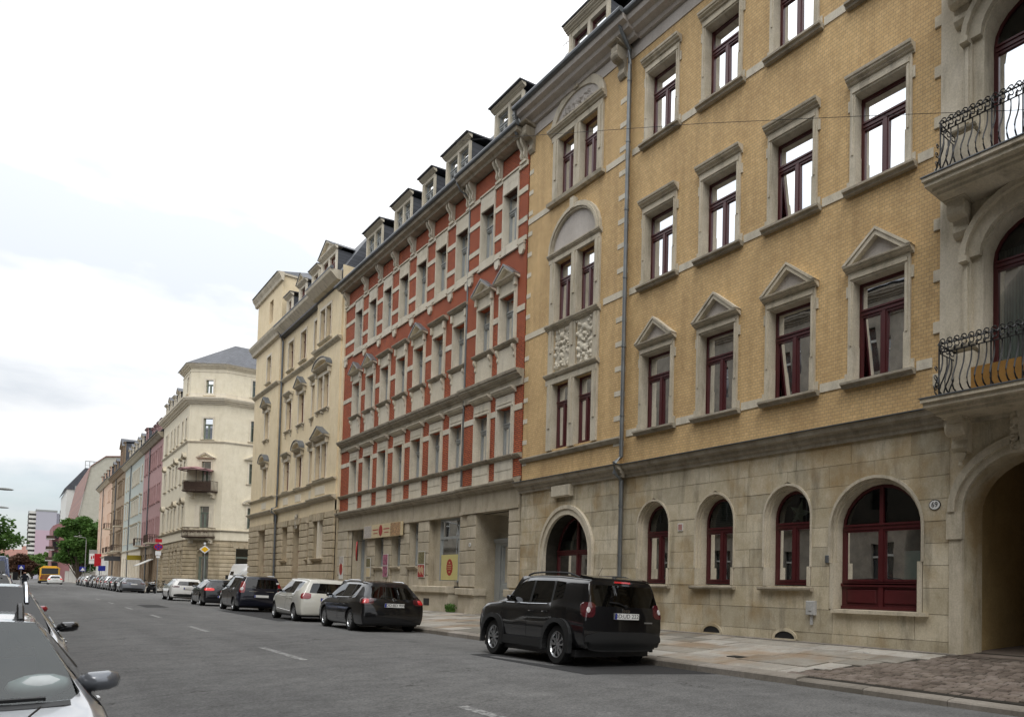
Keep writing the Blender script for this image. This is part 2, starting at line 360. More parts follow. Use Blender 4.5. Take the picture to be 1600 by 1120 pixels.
# a facade frame: local x = along the wall, y = outwards, z = up
class Fac:
    def __init__(s, root, loc=(0, 0, 0), rz=0.0): s.root = root; s.loc = Vector(loc); s.rz = rz; s.M = Matrix.Rotation(rz, 3, 'Z')
    def put(s, mb, name, mats, smooth=False): return mb.build(name, mats, s.root, s.loc, (0, 0, s.rz), smooth)
    def split(s, mb, name, mats):
        """every loose piece of mb becomes a part of its own"""
        par = list(range(len(mb.v)))
        def find(a):
            while par[a] != a: par[a] = par[par[a]]; a = par[a]
            return a
        for f in mb.f:
            r = find(f[0])
            for k in f[1:]: par[find(k)] = r
        gp = {}
        for f, m in zip(mb.f, mb.m): gp.setdefault(find(f[0]), []).append((f, m))
        for fs in gp.values():
            q = MB(); ix = {}
            for f, m in fs:
                for k in f:
                    if k not in ix: ix[k] = len(q.v); q.v.append(mb.v[k])
                q.f.append(tuple(ix[k] for k in f)); q.m.append(m)
            q.build(name, mats, s.root, s.loc, (0, 0, s.rz))
    def at(s, u, d, z): return s.loc + s.M @ Vector((u, d, z))
    def place(s, name, me, u, d, z): return link(name, me, s.root, s.at(u, d, z), (0, 0, s.rz))

def arc_pts(uc, zs, r, rise=None, n=12):
    """points of an arch from left spring to right spring (semi-ellipse when rise differs from r)"""
    rise = r if rise is None else rise
    return [(uc-r*cos(pi*i/n), zs+rise*sin(pi*i/n)) for i in range(n+1)]
def wall(mb, u0, u1, z0, z1, ops, d=0.0, rev=0.25, m=0, n=12):
    """sheet with real openings and reveals. op = (a, b, lo, hi, rise): rise>0 is an arch springing from hi-rise"""
    us = sorted({u0, u1} | {o[0] for o in ops if u0 < o[0] < u1} | {o[1] for o in ops if u0 < o[1] < u1})
    zs = sorted({z0, z1} | {o[2] for o in ops if z0 < o[2] < z1} | {o[3] for o in ops if z0 < o[3] < z1})
    for i in range(len(us)-1):
        for j in range(len(zs)-1):
            cu, cz = (us[i]+us[i+1])/2, (zs[j]+zs[j+1])/2
            if any(o[0] < cu < o[1] and o[2] < cz < o[3] for o in ops): continue
            mb.quad((us[i], d, zs[j]), (us[i+1], d, zs[j]), (us[i+1], d, zs[j+1]), (us[i], d, zs[j+1]), m)
    for o in ops:
        a, b, lo, hi = o[:4]; rise = o[4] if len(o) > 4 else 0; dr = d-(o[5] if len(o) > 5 else rev)
        sp = hi-rise
        mb.quad((a, d, lo), (a, dr, lo), (a, dr, sp), (a, d, sp), m); mb.quad((b, dr, lo), (b, d, lo), (b, d, sp), (b, dr, sp), m)
        mb.quad((a, d, lo), (b, d, lo), (b, dr, lo), (a, dr, lo), m)
        if rise:
            p = arc_pts((a+b)/2, sp, (b-a)/2, rise, n)
            for i in range(n):
                mb.quad((p[i][0], d, p[i][1]), (p[i+1][0], d, p[i+1][1]), (p[i+1][0], d, hi), (p[i][0], d, hi), m)
                mb.quad((p[i][0], d, p[i][1]), (p[i][0], dr, p[i][1]), (p[i+1][0], dr, p[i+1][1]), (p[i+1][0], d, p[i+1][1]), m)
        else: mb.quad((a, dr, hi), (b, dr, hi), (b, d, hi), (a, d, hi), m)
def ring(mb, uc, zs, r0, r1, d0, d1, rise0=None, n=14, m=0, zb=None):
    """moulded arch band between radii r0<r1, legs down to zb"""
    k0 = (rise0 if rise0 is not None else r0); k1 = k0+(r1-r0)
    A = arc_pts(uc, zs, r0, k0, n); B = arc_pts(uc, zs, r1, k1, n)
    if zb is not None: A = [(uc-r0, zb)]+A+[(uc+r0, zb)]; B = [(uc-r1, zb)]+B+[(uc+r1, zb)]
    n = len(A)-1
    for i in range(n):
        (a, b), (c, e), (f, g), (h, k) = A[i], A[i+1], B[i+1], B[i]
        mb.quad((a, d1, b), (c, d1, e), (f, d1, g), (h, d1, k), m)
        mb.quad((h, d1, k), (f, d1, g), (f, d0, g), (h, d0, k), m)
        mb.quad((a, d0, b), (c, d0, e), (c, d1, e), (a, d1, b), m)
    for i, j in ((0, 0), (n, n)):
        mb.quad((A[i][0], d0, A[i][1]), (A[i][0], d1, A[i][1]), (B[j][0], d1, B[j][1]), (B[j][0], d0, B[j][1]), m)
def cornice(p, h, z, k=1.0):
    """classical profile: projection p, height h, underside at z, back at d=0"""
    return [(-0.02, z), (0.18*p, z), (0.22*p, z+0.18*h), (0.42*p, z+0.22*h), (0.5*p, z+0.40*h), (0.80*p, z+0.52*h), (0.82*p, z+0.70*h), (0.95*p, z+0.74*h), (p, z+0.95*h), (p, z+h), (-0.02, z+h*1.0+0.02)]
def console(mb, u, w, d, z0, z1, m=0):
    """scroll bracket: S profile hung under something at z1"""
    h = z1-z0
    pr = [(-0.01, z1), (d, z1), (d, z1-0.16*h), (d*0.95, z1-0.26*h), (d*0.72, z1-0.40*h), (d*0.50, z1-0.5*h), (d*0.42, z1-0.62*h), (d*0.50, z1-0.74*h), (d*0.52, z1-0.86*h), (d*0.38, z1-0.97*h), (0.15*d, z0), (-0.01, z0)]
    mb.extrude_u(pr, u-w/2, u+w/2, m)
def pediment(mb, uc, w, z, h, d, m=0, mt=1, roof=None, t=0.12):
    """triangular gable over an opening: base moulding, raking mouldings, tympanum"""
    mb.extrude_u(cornice(d, t*1.1, z), uc-w/2, uc+w/2, m)
    zb = z+t*1.1
    for s in (-1, 1):
        pts = [(uc+s*w/2, zb), (uc, zb+h), (uc, zb+h-t*1.25), (uc+s*(w/2-t*1.9), zb)]
        mb.plate(pts if s < 0 else pts[::-1], -0.01, d*0.92, m)
        pts = [(uc+s*(w/2+0.02), zb+0.01), (uc, zb+h+0.03), (uc, zb+h-0.035), (uc+s*(w/2-0.09), zb+0.01)]
        mb.plate(pts if s < 0 else pts[::-1], -0.005, d*1.05, roof if roof is not None else m)
    mb.plate([(uc-w/2+t*1.5, zb), (uc+w/2-t*1.5, zb), (uc, zb+h-t*0.9)], -0.01, d*0.25, mt)
def seg_pediment(mb, uc, w, z, h, d, m=0, mt=1, roof=None, t=0.12):
    mb.extrude_u(cornice(d, t*1.1, z), uc-w/2, uc+w/2, m); zb = z+t*1.1
    ring(mb, uc, zb, w/2-t*1.2, w/2, -0.01, d*0.9, rise0=h-t*1.2, n=12, m=m)
    ring(mb, uc, zb, w/2, w/2+0.035, -0.005, d*1.04, rise0=h, n=12, m=roof if roof is not None else m)
    p = arc_pts(uc, zb, w/2-t*1.1, h-t*1.1, 12); mb.plate(p, -0.01, d*0.25, mt)

# ---------------------------------------------------------------- windows (shared meshes)
WCACHE = {}
def win_meshes(w, h, style, mat, rise=0.0, transom=0.70, mull=True):
    key = (round(w, 2), round(h, 2), style, mat.name, round(rise, 2), transom, mull)
    if key in WCACHE: return WCACHE[key]
    fr = MB(); t = 0.065; dz = 0.06
    sp = h-rise; zt = h*transom if not rise else (sp if transom is None else h*transom)
    # outer frame: jambs, head, bottom rail
    fr.box(-w/2, -w/2+t, -dz, 0, 0, sp); fr.box(w/2-t, w/2, -dz, 0, 0, sp); fr.box(-w/2+t, w/2-t, -dz, 0.0, 0, t*1.1)
    if rise: ring(fr, 0, sp, w/2-t, w/2, -dz, 0, rise0=rise-t, n=12)
    else: fr.box(-w/2+t, w/2-t, -dz, 0, h-t, h)
    fr.box(-w/2+t, w/2-t, -dz, 0.035, zt-0.06, zt+0.06)
    fr.box(-w/2+t, w/2-t, -dz, 0.06, zt+0.02, zt+0.06)
    fr.box(-w/2+t, w/2-t, 0.0, 0.05, 0.0, 0.05)
    if mull: fr.box(-0.05, 0.05, -dz, 0.03, t*1.1, zt-0.06)
    if style == 'wide': fr.box(-0.05, 0.05, -dz, 0.03, zt+0.06, h-t)
    # casement stiles
    for s in ((-1, 1) if mull else ()):
        a, b = sorted((s*0.05, s*(w/2-t)))
        fr.box(a, a+0.04, -dz+0.01, 0.012, t*1.1, zt-0.06); fr.box(b-0.04, b, -dz+0.01, 0.012, t*1.1, zt-0.06)
        fr.box(a+0.04, b-0.04, -dz+0.01, 0.012, t*1.1, t*1.1+0.05); fr.box(a+0.04, b-0.04, -dz+0.01, 0.012, zt-0.11, zt-0.06)
    # panes hinge about their own middle so each can lie at its own slight angle
    pm = []
    def pane(a, b, c, e, arch=False):
        q = MB(); cu, cz = (a+b)/2, (c+e)/2
        if arch:
            pts = [(a-cu, c-cz)]+[(u-cu, z-cz) for u, z in arc_pts(0, sp, w/2-t*0.7, rise-t*0.7, 12)]+[(b-cu, c-cz)] if zt < sp-0.02 else [(u-cu, z-cz) for u, z in arc_pts(0, max(sp, c), w/2-t*0.7, rise-t*0.7, 12)]
            q.add([(u, 0, z) for u, z in pts], [tuple(range(len(pts)))])
        else: q.quad((a-cu, 0, c-cz), (b-cu, 0, c-cz), (b-cu, 0, e-cz), (a-cu, 0, e-cz))
        pm.append((q.mesh('pane', GLS, fixn=False), cu, cz))
    g = 0.0
    if mull: pane(-w/2+t, 0-g, t, zt); pane(g, w/2-t, t, zt)
    else: pane(-w/2+t, w/2-t, t, zt)
    pane(-w/2+t*0.7, w/2-t*0.7, zt, h-t*0.5, arch=bool(rise))
    cm = MB(); nseg = 14
    for s in (-1, 1):
        a, b = (-w/2+0.02, -0.02) if s < 0 else (0.02, w/2-0.02)
        for i in range(nseg):
            x0 = a+(b-a)*i/nseg; x1 = a+(b-a)*(i+1)/nseg
            y0 = 0.018*sin(i*1.9+s); y1 = 0.018*sin((i+1)*1.9+s)
            cm.quad((x0, y0, 0.02), (x1, y1, 0.02), (x1, y1, h-0.02-rise*0.6), (x0, y0, h-0.02-rise*0.6))
    one = MB()
    for i in range(nseg):
        a, b = -w/2+0.02, -w/2+w*0.36; x0 = a+(b-a)*i/nseg; x1 = a+(b-a)*(i+1)/nseg
        one.quad((x0, 0.018*sin(i*2.1), 0.02), (x1, 0.018*sin(i*2.1+2.1), 0.02), (x1, 0.018*sin(i*2.1+2.1), h-0.02-rise*0.6), (x0, 0.018*sin(i*2.1), h-0.02-rise*0.6))
    bl = MB(); zc = h*0.45
    k = int((h-zc)/0.05)
    for i in range(k): z = zc+i*0.05; bl.quad((-w/2+0.05, -0.012, z), (w/2-0.05, -0.012, z), (w/2-0.05, 0.012, z+0.04), (-w/2+0.05, 0.012, z+0.04))
    WCACHE[key] = (fr.mesh('window', mat), pm, cm.mesh('curtain', CUR), one.mesh('curtain', CUR), bl.mesh('roller_blind', CLD))
    return WCACHE[key]
def window(fac, u, z, w, h, d=-0.2, style='std', mat=None, rise=0.0, transom=0.70, mull=True, detail=2, tilt=None, cover=None, rg=None):
    rg = rg or random
    mat = mat or RED
    fm, panes, cfull, cone, bl = win_meshes(w, h, style, mat, rise, transom, mull)
    o = fac.place('window', fm, u, d, z)
    for i, (pm, cu, cz) in enumerate(panes):
        p = link('pane', pm, o, (cu, -0.03, cz), (rg.gauss(0, 0.006), 0, rg.gauss(0, 0.006)))
        if tilt is not None and i == tilt: p.location.y = -0.10; p.rotation_euler = (R(-5.0), 0, 0)
    if detail >= 2:
        c = cover or rg.choice(['one', 'none', 'half'])
        if c == 'full': link('curtain', cfull, o, (0, -0.22, 0))
        elif c == 'one': link('curtain', cone, o, (0, -0.25, 0))
        elif c == 'blind': link('roller_blind', bl, o, (0, -0.16, 0))
        elif c == 'half':
            q = link('curtain', cfull, o, (0, -0.22, 0)); q.scale = (1, 1, 0.5)
    return o
# ================================================================ GROUND
KX, KL = 8.30, -1.35
def ROADZ(x):
    if x > 6.4: return -(min(x, KX)-6.4)*0.055
    if x < 0.6: return -(0.6-max(x, KL))*0.12
    return 0.02*(1-((x-3.5)/2.9)**2)
PVZ = lambda x: 0.015+(x-KX)*0.05            # pavement surface: kerb top to house base
mb = MB(); mb.box(-900, 900, -200, 1800, -0.9, -0.45); o = mb.build('ground', plain('far_ground', (0.09, 0.09, 0.085), 0.9, var=0.2, scale=0.05)); tag(o, kind='structure')
xs = [KL-0.2, KL, -0.6, 0.0, 0.6, 1.5, 2.5, 3.5, 4.5, 5.5, 6.4, 7.2, KX, KX+0.2]; ys = [-14, 0, 20, 40, 80, 160, 320, 520]
mb = MB()
for j in range(len(ys)-1):
    for i in range(len(xs)-1): mb.quad((xs[i], ys[j], ROADZ(xs[i])), (xs[i+1], ys[j], ROADZ(xs[i+1])), (xs[i+1], ys[j+1], ROADZ(xs[i+1])), (xs[i], ys[j+1], ROADZ(xs[i])))
S0, S1 = 70.5, 96.5       # mouth of the side street
z8 = ROADZ(KX)
for a, b in ((S0, S1), (236.0, 252.0)): mb.quad((KX+0.2, a, z8), (160, a, 0.1), (160, b, 0.1), (KX+0.2, b, z8))
mb.quad((KL-0.2, 236, z8), (-160, 236, 0), (-160, 252, 0), (KL-0.2, 252, z8))
o = mb.build('road', ASP); tag(o, kind='structure')
# darker repair patches, a few mm proud
def road_patch(pts, name='repair_patch', mat=ASP2, dz=0.004):
    m = MB(); n = len(pts); 
    m.add([(x, y, ROADZ(x)+dz) for x, y in pts], [tuple(range(n))]); o = m.build(name, mat, fixn=False); tag(o, kind='structure'); return o
def rpoly(x0, x1, y0, y1, sk=0.0):
    xs_ = sorted({x0, x1} | {v for v in xs if x0 < v < x1}); return [(x, y0+sk*(x-x0)) for x in xs_]+[(x, y1) for x in reversed(xs_)]
road_patch(rpoly(6.15, KX-0.02, 10.2, 14.6, -0.35)); road_patch(rpoly(6.1, KX-0.02, 30.0, 41.5, 0.5)); road_patch(rpoly(4.2, 5.0, 46, 50.5))
# dashed centre line
for y0, y1 in ((5.6, 8.55), (15.3, 18.7), (25.1, 28.0), (34.6, 37.3), (43.9, 46.8), (53.2, 56.2), (62.5, 65.5), (108, 111), (117, 120), (126, 129), (135, 138), (144, 147)):
    m = MB(); m.quad((3.46, y0, ROADZ(3.5)+0.004), (3.58, y0, ROADZ(3.5)+0.004), (3.58, y1, ROADZ(3.5)+0.004), (3.46, y1, ROADZ(3.5)+0.004)); o = m.build('centre_line_dash', MRK, fixn=False); tag(o, kind='structure')
m = MB(); m.quad((0.8, S1+1.5, 0.016), (8.2, S1+1.5, -0.09), (8.2, S1+1.9, -0.09), (0.8, S1+1.9, 0.016)); 
m.add([(0.8, S1+0.6, ROADZ(.8)+.006), (3.5, S1+.6, ROADZ(3.5)+.006), (6.4, S1+.6, ROADZ(6.4)+.006), (KX, S1+.6, ROADZ(KX)+.006), (KX, S1+.9, ROADZ(KX)+.006), (6.4, S1+.9, ROADZ(6.4)+.006), (3.5, S1+.9, ROADZ(3.5)+.006), (.8, S1+.9, ROADZ(.8)+.006)], [tuple(range(8))]) if False else None
# ---- right pavement: bedding sheet, kerb stones, slabs, cobbled crossing
pav = MB()
for a, b, x1 in ((-12, S0, 12.6), (S1, 236, 16)):
    pav.box(KX+0.24, x1, a, b, -0.4, 0.0)     # core, hidden under the sloping top
    pav.quad((KX+0.20, a, PVZ(KX+0.2)-0.018), (x1, a, PVZ(min(x1, 12.6))-0.018), (x1, b, PVZ(min(x1, 12.6))-0.018), (KX+0.20, b, PVZ(KX+0.2)-0.018))
    for y in (a, b): pav.quad((KX+0.2, y, -0.4), (x1, y, -0.4), (x1, y, PVZ(min(x1, 12.6))-0.018), (KX+0.2, y, PVZ(KX+0.2)-0.018))
o = pav.build('pavement', SET); tag(o, kind='structure'); PAVO = o
tag(o, 'right hand pavement of stone slabs and cobbles')
rk = random.Random(3); y = -11.0; k = 0
while y < 236:
    ln = rk.uniform(0.9, 1.5) if y < 60 else 6.0
    if not (S0-0.2 < y < S1-0.5):
        drop = 0.03 if -1.0 < y < 6.6 else 0.0
        m = MB(); h_ = rk.uniform(-0.004, 0.004); x0, x1 = KX, KX+0.30; z1 = PVZ(KX)+h_-drop
        m.add([(x0, y+.006, -0.3), (x1, y+.006, -0.3), (x1, y+ln-.006, -0.3), (x0, y+ln-.006, -0.3), (x0, y+.006, z1-0.02), (x0+.02, y+.006, z1), (x1, y+.006, z1+.012+drop*0.4), (x0, y+ln-.006, z1-.02), (x0+.02, y+ln-.006, z1), (x1, y+ln-.006, z1+.012+drop*0.4)],
              [(0, 3, 2, 1), (0, 4, 7, 3), (4, 5, 8, 7), (5, 6, 9, 8), (6, 1, 2, 9), (0, 1, 6, 5, 4), (3, 7, 8, 9, 2)])
        o = m.build('kerb_stone', KST, PAVO); k += 1
    y += ln
def slab(x0, x1, y0, y1, mat, rr, name='paving_slab', t=0.02, parent=PAVO):
    m = MB(); g = 0.016; dz = rr.uniform(-0.005, 0.008); tl = rr.uniform(-0.003, 0.003); j = lambda: rr.uniform(-0.008, 0.008)
    t_ = t; P = [(x0+g+j()*0.4, y0+g+j()*0.4), (x1-g+j()*0.4, y0+g+j()*0.4), (x1-g+j()*0.4, y1-g+j()*0.4), (x0+g+j()*0.4, y1-g+j()*0.4)]; cx, cy = (x0+x1)/2, (y0+y1)/2
    Z = [PVZ(x)+dz+tl*(1 if i in (0, 1) else -1) for i, (x, yy) in enumerate(P)]; c = 0.006
    vs = [(x-cx, yy-cy, z-0.03) for (x, yy), z in zip(P, Z)]+[(x-cx, yy-cy, z-c) for (x, yy), z in zip(P, Z)]+[((x-cx)*(1-2*c/(x1-x0)), (yy-cy)*(1-2*c/(y1-y0)), z) for (x, yy), z in zip(P, Z)]
    m.add(vs, [(0, 1, 5, 4), (1, 2, 6, 5), (2, 3, 7, 6), (3, 0, 4, 7), (4, 5, 9, 8), (5, 6, 10, 9), (6, 7, 11, 10), (7, 4, 8, 11), (8, 9, 10, 11)])
    return m.build(name, mat, parent, (cx, cy, 0), fixn=False)
def in_cob(x, y):       # the cobbled crossing flares towards the kerb
    t = (x-KX-0.3)/(12-KX-0.3); return (3.2-0.9*(1-t)) < y < (6.75+1.35*(1-t)**1.2)
rr = random.Random(8); nsl = 0; far = MB()
rowx = [KX+0.30, KX+0.92, KX+1.60, KX+2.18, KX+2.86, 12.0-0.16]
for i in range(5):
    y = -11+rr.uniform(0, 1)
    while y < S0-0.5:
        ln = rr.uniform(0.9, 1.9); yb = min(y+ln, S0)
        x0, x1 = rowx[i], rowx[i+1]; cxm = (x0+x1)/2
        lo = 3.2-0.9*(1-(cxm-KX-.3)/3.4); hi_ = 6.75+1.35*(max(0, 1-(cxm-KX-0.3)/3.4))**1.2
        a, b = y, yb
        if a < hi_ and b > hi_: a = hi_
        elif a < lo and b > lo: b = lo
        if not (lo <= a and b <= hi_) and b-a > 0.12:
            if y < 34 and y > 3.0 and nsl < 290: slab(x0, x1, a, b, PAV, rr); nsl += 1
            else:
                z0, z1 = PVZ(x0), PVZ(x1); g = 0.008; far.quad((x0+g, a+g, z0), (x1-g, a+g, z1), (x1-g, b-g, z1), (x0+g, b-g, z0))
        y = yb if b == yb or not (lo <= b <= hi_) else yb
        y = yb
for a_ in range(int(S1)+1, 235, 2):
    for i in range(5): far.quad((rowx[i]+.01, a_+.01, PVZ(rowx[i])), (rowx[i+1]-.01, a_+.01, PVZ(rowx[i+1])), (rowx[i+1]-.01, a_+1.98, PVZ(rowx[i+1])), (rowx[i]+.01, a_+1.98, PVZ(rowx[i])))
o = far.build('paving_slab_field', PAV, PAVO, fixn=False); tag(o, kind='stuff')
# edge strip along the houses
m = MB(); m.box(11.86, 12.0, 6.7, S0, 0.0, 0.208); o = m.build('gutter_edge_strip', KST, PAVO)
nc = 0; x = KX+0.30; ri = 0
cfar = MB()
while x < 11.98:
    wd = 0.165; y = 2.0+(0.11 if ri % 2 else 0)
    while y < 8.3:
        ln = rr.uniform(0.17, 0.26)
        if in_cob(x+wd/2, y+ln/2):
            if nc < 298 and y > 3.9:
                m = MB(); g = 0.013; dz = rr.uniform(-0.010, 0.008); cx, cy = x+wd/2, y+ln/2; a, b = wd/2-g, ln/2-g; z = PVZ(cx)+dz; sl = 0.05
                low = 0
                a1, b1 = a*0.80, b*0.84; zz = z+low
                m.add([(-a, -b, zz-.05), (a, -b, zz-.05), (a, b, zz-.05), (-a, b, zz-.05), (-a, -b, zz-.016-a*sl), (a, -b, zz-.016+a*sl), (a, b, zz-.016+a*sl), (-a, b, zz-.016-a*sl), (-a1, -b1, zz-a*sl), (a1, -b1, zz+a*sl), (a1, b1, zz+a*sl), (-a1, b1, zz-a*sl)],
                      [(0, 1, 5, 4), (1, 2, 6, 5), (2, 3, 7, 6), (3, 0, 4, 7), (4, 5, 9, 8), (5, 6, 10, 9), (6, 7, 11, 10), (7, 4, 8, 11), (8, 9, 10, 11)])
                m.build('cobble', COB, PAVO, (cx, cy, 0), fixn=False); nc += 1
            else:
                z = PVZ(x+wd/2)+rr.uniform(-.006, .006); cfar.box(x+.007, x+wd-.007, y+.007, y+ln-.007, z-.05, z)
        y += ln
    x += wd; ri += 1
o = cfar.build('cobble_field', COB, PAVO); tag(o, kind='stuff')
# a short dark iron manhole lid and a scrap of paper on the slabs
m = MB(); m.box(9.3, 9.52, 9.95, 10.35, PVZ(9.4)+0.0, PVZ(9.4)+0.014); o = m.build('dark_scrap', BLK); tag(o, 'small flat dark scrap lying on the slabs in front of the right cellar vent', 'litter')
m = MB(); m.box(11.2, 11.26, 8.3, 8.42, PVZ(11.2)+0.005, PVZ(11.2)+0.02); o = m.build('paper_scrap', WHW); tag(o, 'tiny white paper scrap on the pavement under the wide shop window', 'litter')
# ---- left pavement and bushes of reflection: simple sheet with kerb
m = MB(); m.box(-5.0, KL, -14, 230, -0.5, 0.02); m.box(-30, -5.0, 170, 236, -0.5, 0.02); o = m.build('left_pavement', KST); tag(o, kind='structure')
# ================================================================ YELLOW BRICK BUILDING (nearest, right)
XW = 12.0
YC = 12.0
yb = empty('yellow_brick_building', (XW, YC, 0.2), R(90), 'nearest house of yellow clinker brick on a pale stone ground floor with number 69 archway', 'building')
F = Fac(yb, (-YC, 0, -0.2))
rg = random.Random(11)
B0, B1, RS = -4.0, 24.28, 18.14          # right end (beyond the frame), left end, step of the projecting bay
DP = 0.14                                 # projection of the left bay
YGB, YTOP = 5.04, 17.62
wcols = [16.55, 13.91, 11.28, 8.68]; WW = 1.36
rows = [(5.95, 8.20), (10.27, 12.42), (14.58, 16.74)]
# --- upper brick wall with true openings
mb = MB(); ops = [(c-WW/2, c+WW/2, lo, hi) for c in wcols for lo, hi in rows]
AB = 5.2
aops = [(AB-1.0, AB+1.0, 5.10, 8.55, 0.75, 0.42), (AB-1.0, AB+1.0, 9.35, 12.85, 0.75, 0.42), (AB-1.0, AB+1.0, 13.7, 17.1, 0.75, 0.42)]
wall(mb, 7.15, RS, YGB, YTOP, ops, 0, 0.24)
wall(mb, B0, 3.3, YGB, YTOP, [], 0, 0.24)
mb.quad((RS, 0, YGB), (RS, DP, YGB), (RS, DP, YTOP), (RS, 0, YTOP))
rops = []
for lo, hi in rows:
    for s in (-1, 1): rops.append((20.95+s*0.71-0.53, 20.95+s*0.71+0.53, lo+0.03 if lo < 7 else lo, hi))
wall(mb, RS, B1, YGB, YTOP, rops, DP, 0.30)
F.put(mb, 'brick_wall', YB)
# --- stone bay of arched balcony doors
mb = MB(); wall(mb, 3.3, 7.15, YGB, YTOP, aops, 0.07, 0.42)
mb.quad((7.15, 0, YGB), (7.15, 0.07, YGB), (7.15, 0.07, YTOP), (7.15, 0, YTOP)); mb.quad((3.3, 0, YGB), (3.3, 0.07, YGB), (3.3, 0.07, YTOP), (3.3, 0, YTOP))
F.put(mb, 'stone_bay', STY)
for k in range(12):
    z = 5.5+k*1.05; w = MB(); w.cbox(7.15, 7.33, -0.01, 0.035, z, z+0.24, 0.008); w.build('quoin_stone', STY, yb, F.loc)
for i, (a, b, lo, hi, rise, rv) in enumerate(aops):
    m2 = MB(); zs = hi-rise
    ring(m2, AB, zs, 1.03, 1.30, 0.07, 0.17, rise0=rise+0.02); ring(m2, AB, zs, 1.30, 1.42, 0.07, 0.26, rise0=rise+0.28)
    for s in (-1, 1):
        m2.box(AB+s*1.42, AB+s*1.24, 0.07, 0.30, zs-0.10, zs-0.0); m2.box(AB+s*1.40, AB+s*1.22, 0.07, 0.16, lo+1.0, zs-0.10)
        m2.box(AB+s*1.34, AB+s*1.27, 0.16, 0.20, lo+1.1, zs-0.16)
        m2.box(AB+s*1.50, AB+s*1.10, 0.07, 0.28, lo+0.05, lo+0.85); m2.extrude_u(cornice(0.30, 0.14, lo+0.85), AB+(s*1.58 if s < 0 else 1.06), AB+(s*1.06 if s < 0 else 1.58))
    F.put(m2, 'arch_hood', STY)
    window(F, AB, lo, 2.0, hi-lo, d=0.07-0.40, style='wide', rise=rise, transom=0.76, rg=rg, cover='full' if i < 1 else 'one')
mb = MB(); mb.box(3.25, 7.04, -0.05, 0.085, 4.632, 5.045); F.put(mb, 'lintel_band', STY)
# --- balconies with bellied wrought iron railings
def baluster(mb, u, d0, z0, z1, out=(0, 1), r=0.016):
    H = z1-z0; P = [(0, 0), (0.10, 0.05), (0.155, 0.13), (0.165, 0.24), (0.13, 0.38), (0.07, 0.52), (0.02, 0.66), (-0.005, 0.80), (0.0, 1.0)]
    mb.tube([(u+out[0]*b, d0+out[1]*b, z0+a*H) for b, a in P], r, 5)
def scroll(mb, u, d, z, r, out=(0, 1), turns=1.1, t=0.013):
    pts = [(u+out[0]*(r*(1-0.62*q/9)*cos(q*turns*2*pi/9)), d+out[1]*(r*(1-0.62*q/9)*cos(q*turns*2*pi/9)), z+r*(1-0.62*q/9)*sin(q*turns*2*pi/9)) for q in range(10)]
    mb.tube(pts, t, 4)
def balcony(zt, k):
    """slab top at zt"""
    s = MB(); L0, L1 = 3.25, 7.02
    for p, a, b in ((0.98, zt-0.07, zt), (0.93, zt-0.16, zt-0.07), (0.80, zt-0.22, zt-0.16), (0.72, zt-0.28, zt-0.22)):
        s.box(L0+(0.98-p)*0.7, L1-(0.98-p)*0.7, 0.07, p, a, b)
    o = F.put(s, 'balcony', STY)
    c = MB()
    c.box(L0-0.02, L1+0.02, 0.07, 1.0, zt+0.002, zt+0.022)
    c.build('zinc_cover', ZNC, o)
    for cu in (6.62, 3.66):
        q = MB(); console(q, cu, 0.34, 0.42, zt-0.92, zt-0.28); 
        q.lathe([(0.0, -0.20), (0.13, -0.20), (0.15, -0.17), (0.15, 0.17), (0.13, 0.20), (0.0, 0.20)], 14, 'x', (cu, 0.30, zt-0.48))
        q.box(cu-0.23, cu+0.23, 0.07, 0.48, zt-0.30, zt-0.275)
        if k == 0: q.lathe([(0, zt-1.22), (0.05, zt-1.16), (0.03, zt-1.10), (0.08, zt-1.02), (0.12, zt-0.93), (0, zt-0.93)], 10, 'z', (cu, 0.16, 0))
        q.build('console', STY, o)
    r = MB(); z0, z1 = zt+0.06, zt+1.02; u0, u1, dd = 3.45, 6.72, 0.80
    r.tube([(u0, dd, z0), (u1, dd, z0)], 0.012, 6); r.tube([(u0, dd, z1-0.16), (u1, dd, z1-0.16)], 0.012, 6); r.tube([(u0, dd, z1), (u1, dd, z1)], 0.014, 6)
    for e in (u0, u1):
        r.tube([(e, 0.07, z0), (e, dd, z0)], 0.012, 6); r.tube([(e, 0.07, z1-0.16), (e, dd, z1-0.16)], 0.012, 6); r.tube([(e, 0.07, z1), (e, dd, z1)], 0.014, 6)
    for e in (u0, (u0+u1)/2, u1-1.05, u0+1.05, u1): r.tube([(e, dd, zt), (e, dd, z1+0.02)], 0.016, 6)
    F.put(r, 'railing', IRN)
    b = MB(); n = 22
    for i in range(n): baluster(b, u0+(i+0.5)*(u1-u0)/n, dd, z0, z1-0.16)
    for sgn, e in ((-1, u0), (1, u1)):
        for i in range(4): baluster(b, e, 0.17+i*0.17, z0, z1-0.16, (sgn, 0))
    tag(F.put(b, 'baluster_row', IRN), kind='stuff')
    g = MB()
    for i in range(n):
        u = u0+(i+0.5)*(u1-u0)/n; scroll(g, u, dd+0.02, z1-0.05, 0.085, (0.5, 0.9)); scroll(g, u+0.03, dd+0.03, z1-0.14, 0.06, (-0.7, 0.6)); scroll(g, u, dd, z1+0.04, 0.06, (1, 0.1))
    for e in (u0, u1):
        for i in range(4): scroll(g, e, 0.15+i*0.18, z1-0.06, 0.07, (0.3, 1))
        scroll(g, e, dd+0.12, z0+0.30, 0.06, (0, 1)); scroll(g, e, dd+0.10, z0+0.48, 0.05, (0, 1)); scroll(g, e, dd+0.12, z0+0.12, 0.06, (0, 1))
    tag(F.put(g, 'scrollwork', IRN), kind='stuff')
balcony(4.98, 0); balcony(9.18, 1); balcony(13.4, 2)
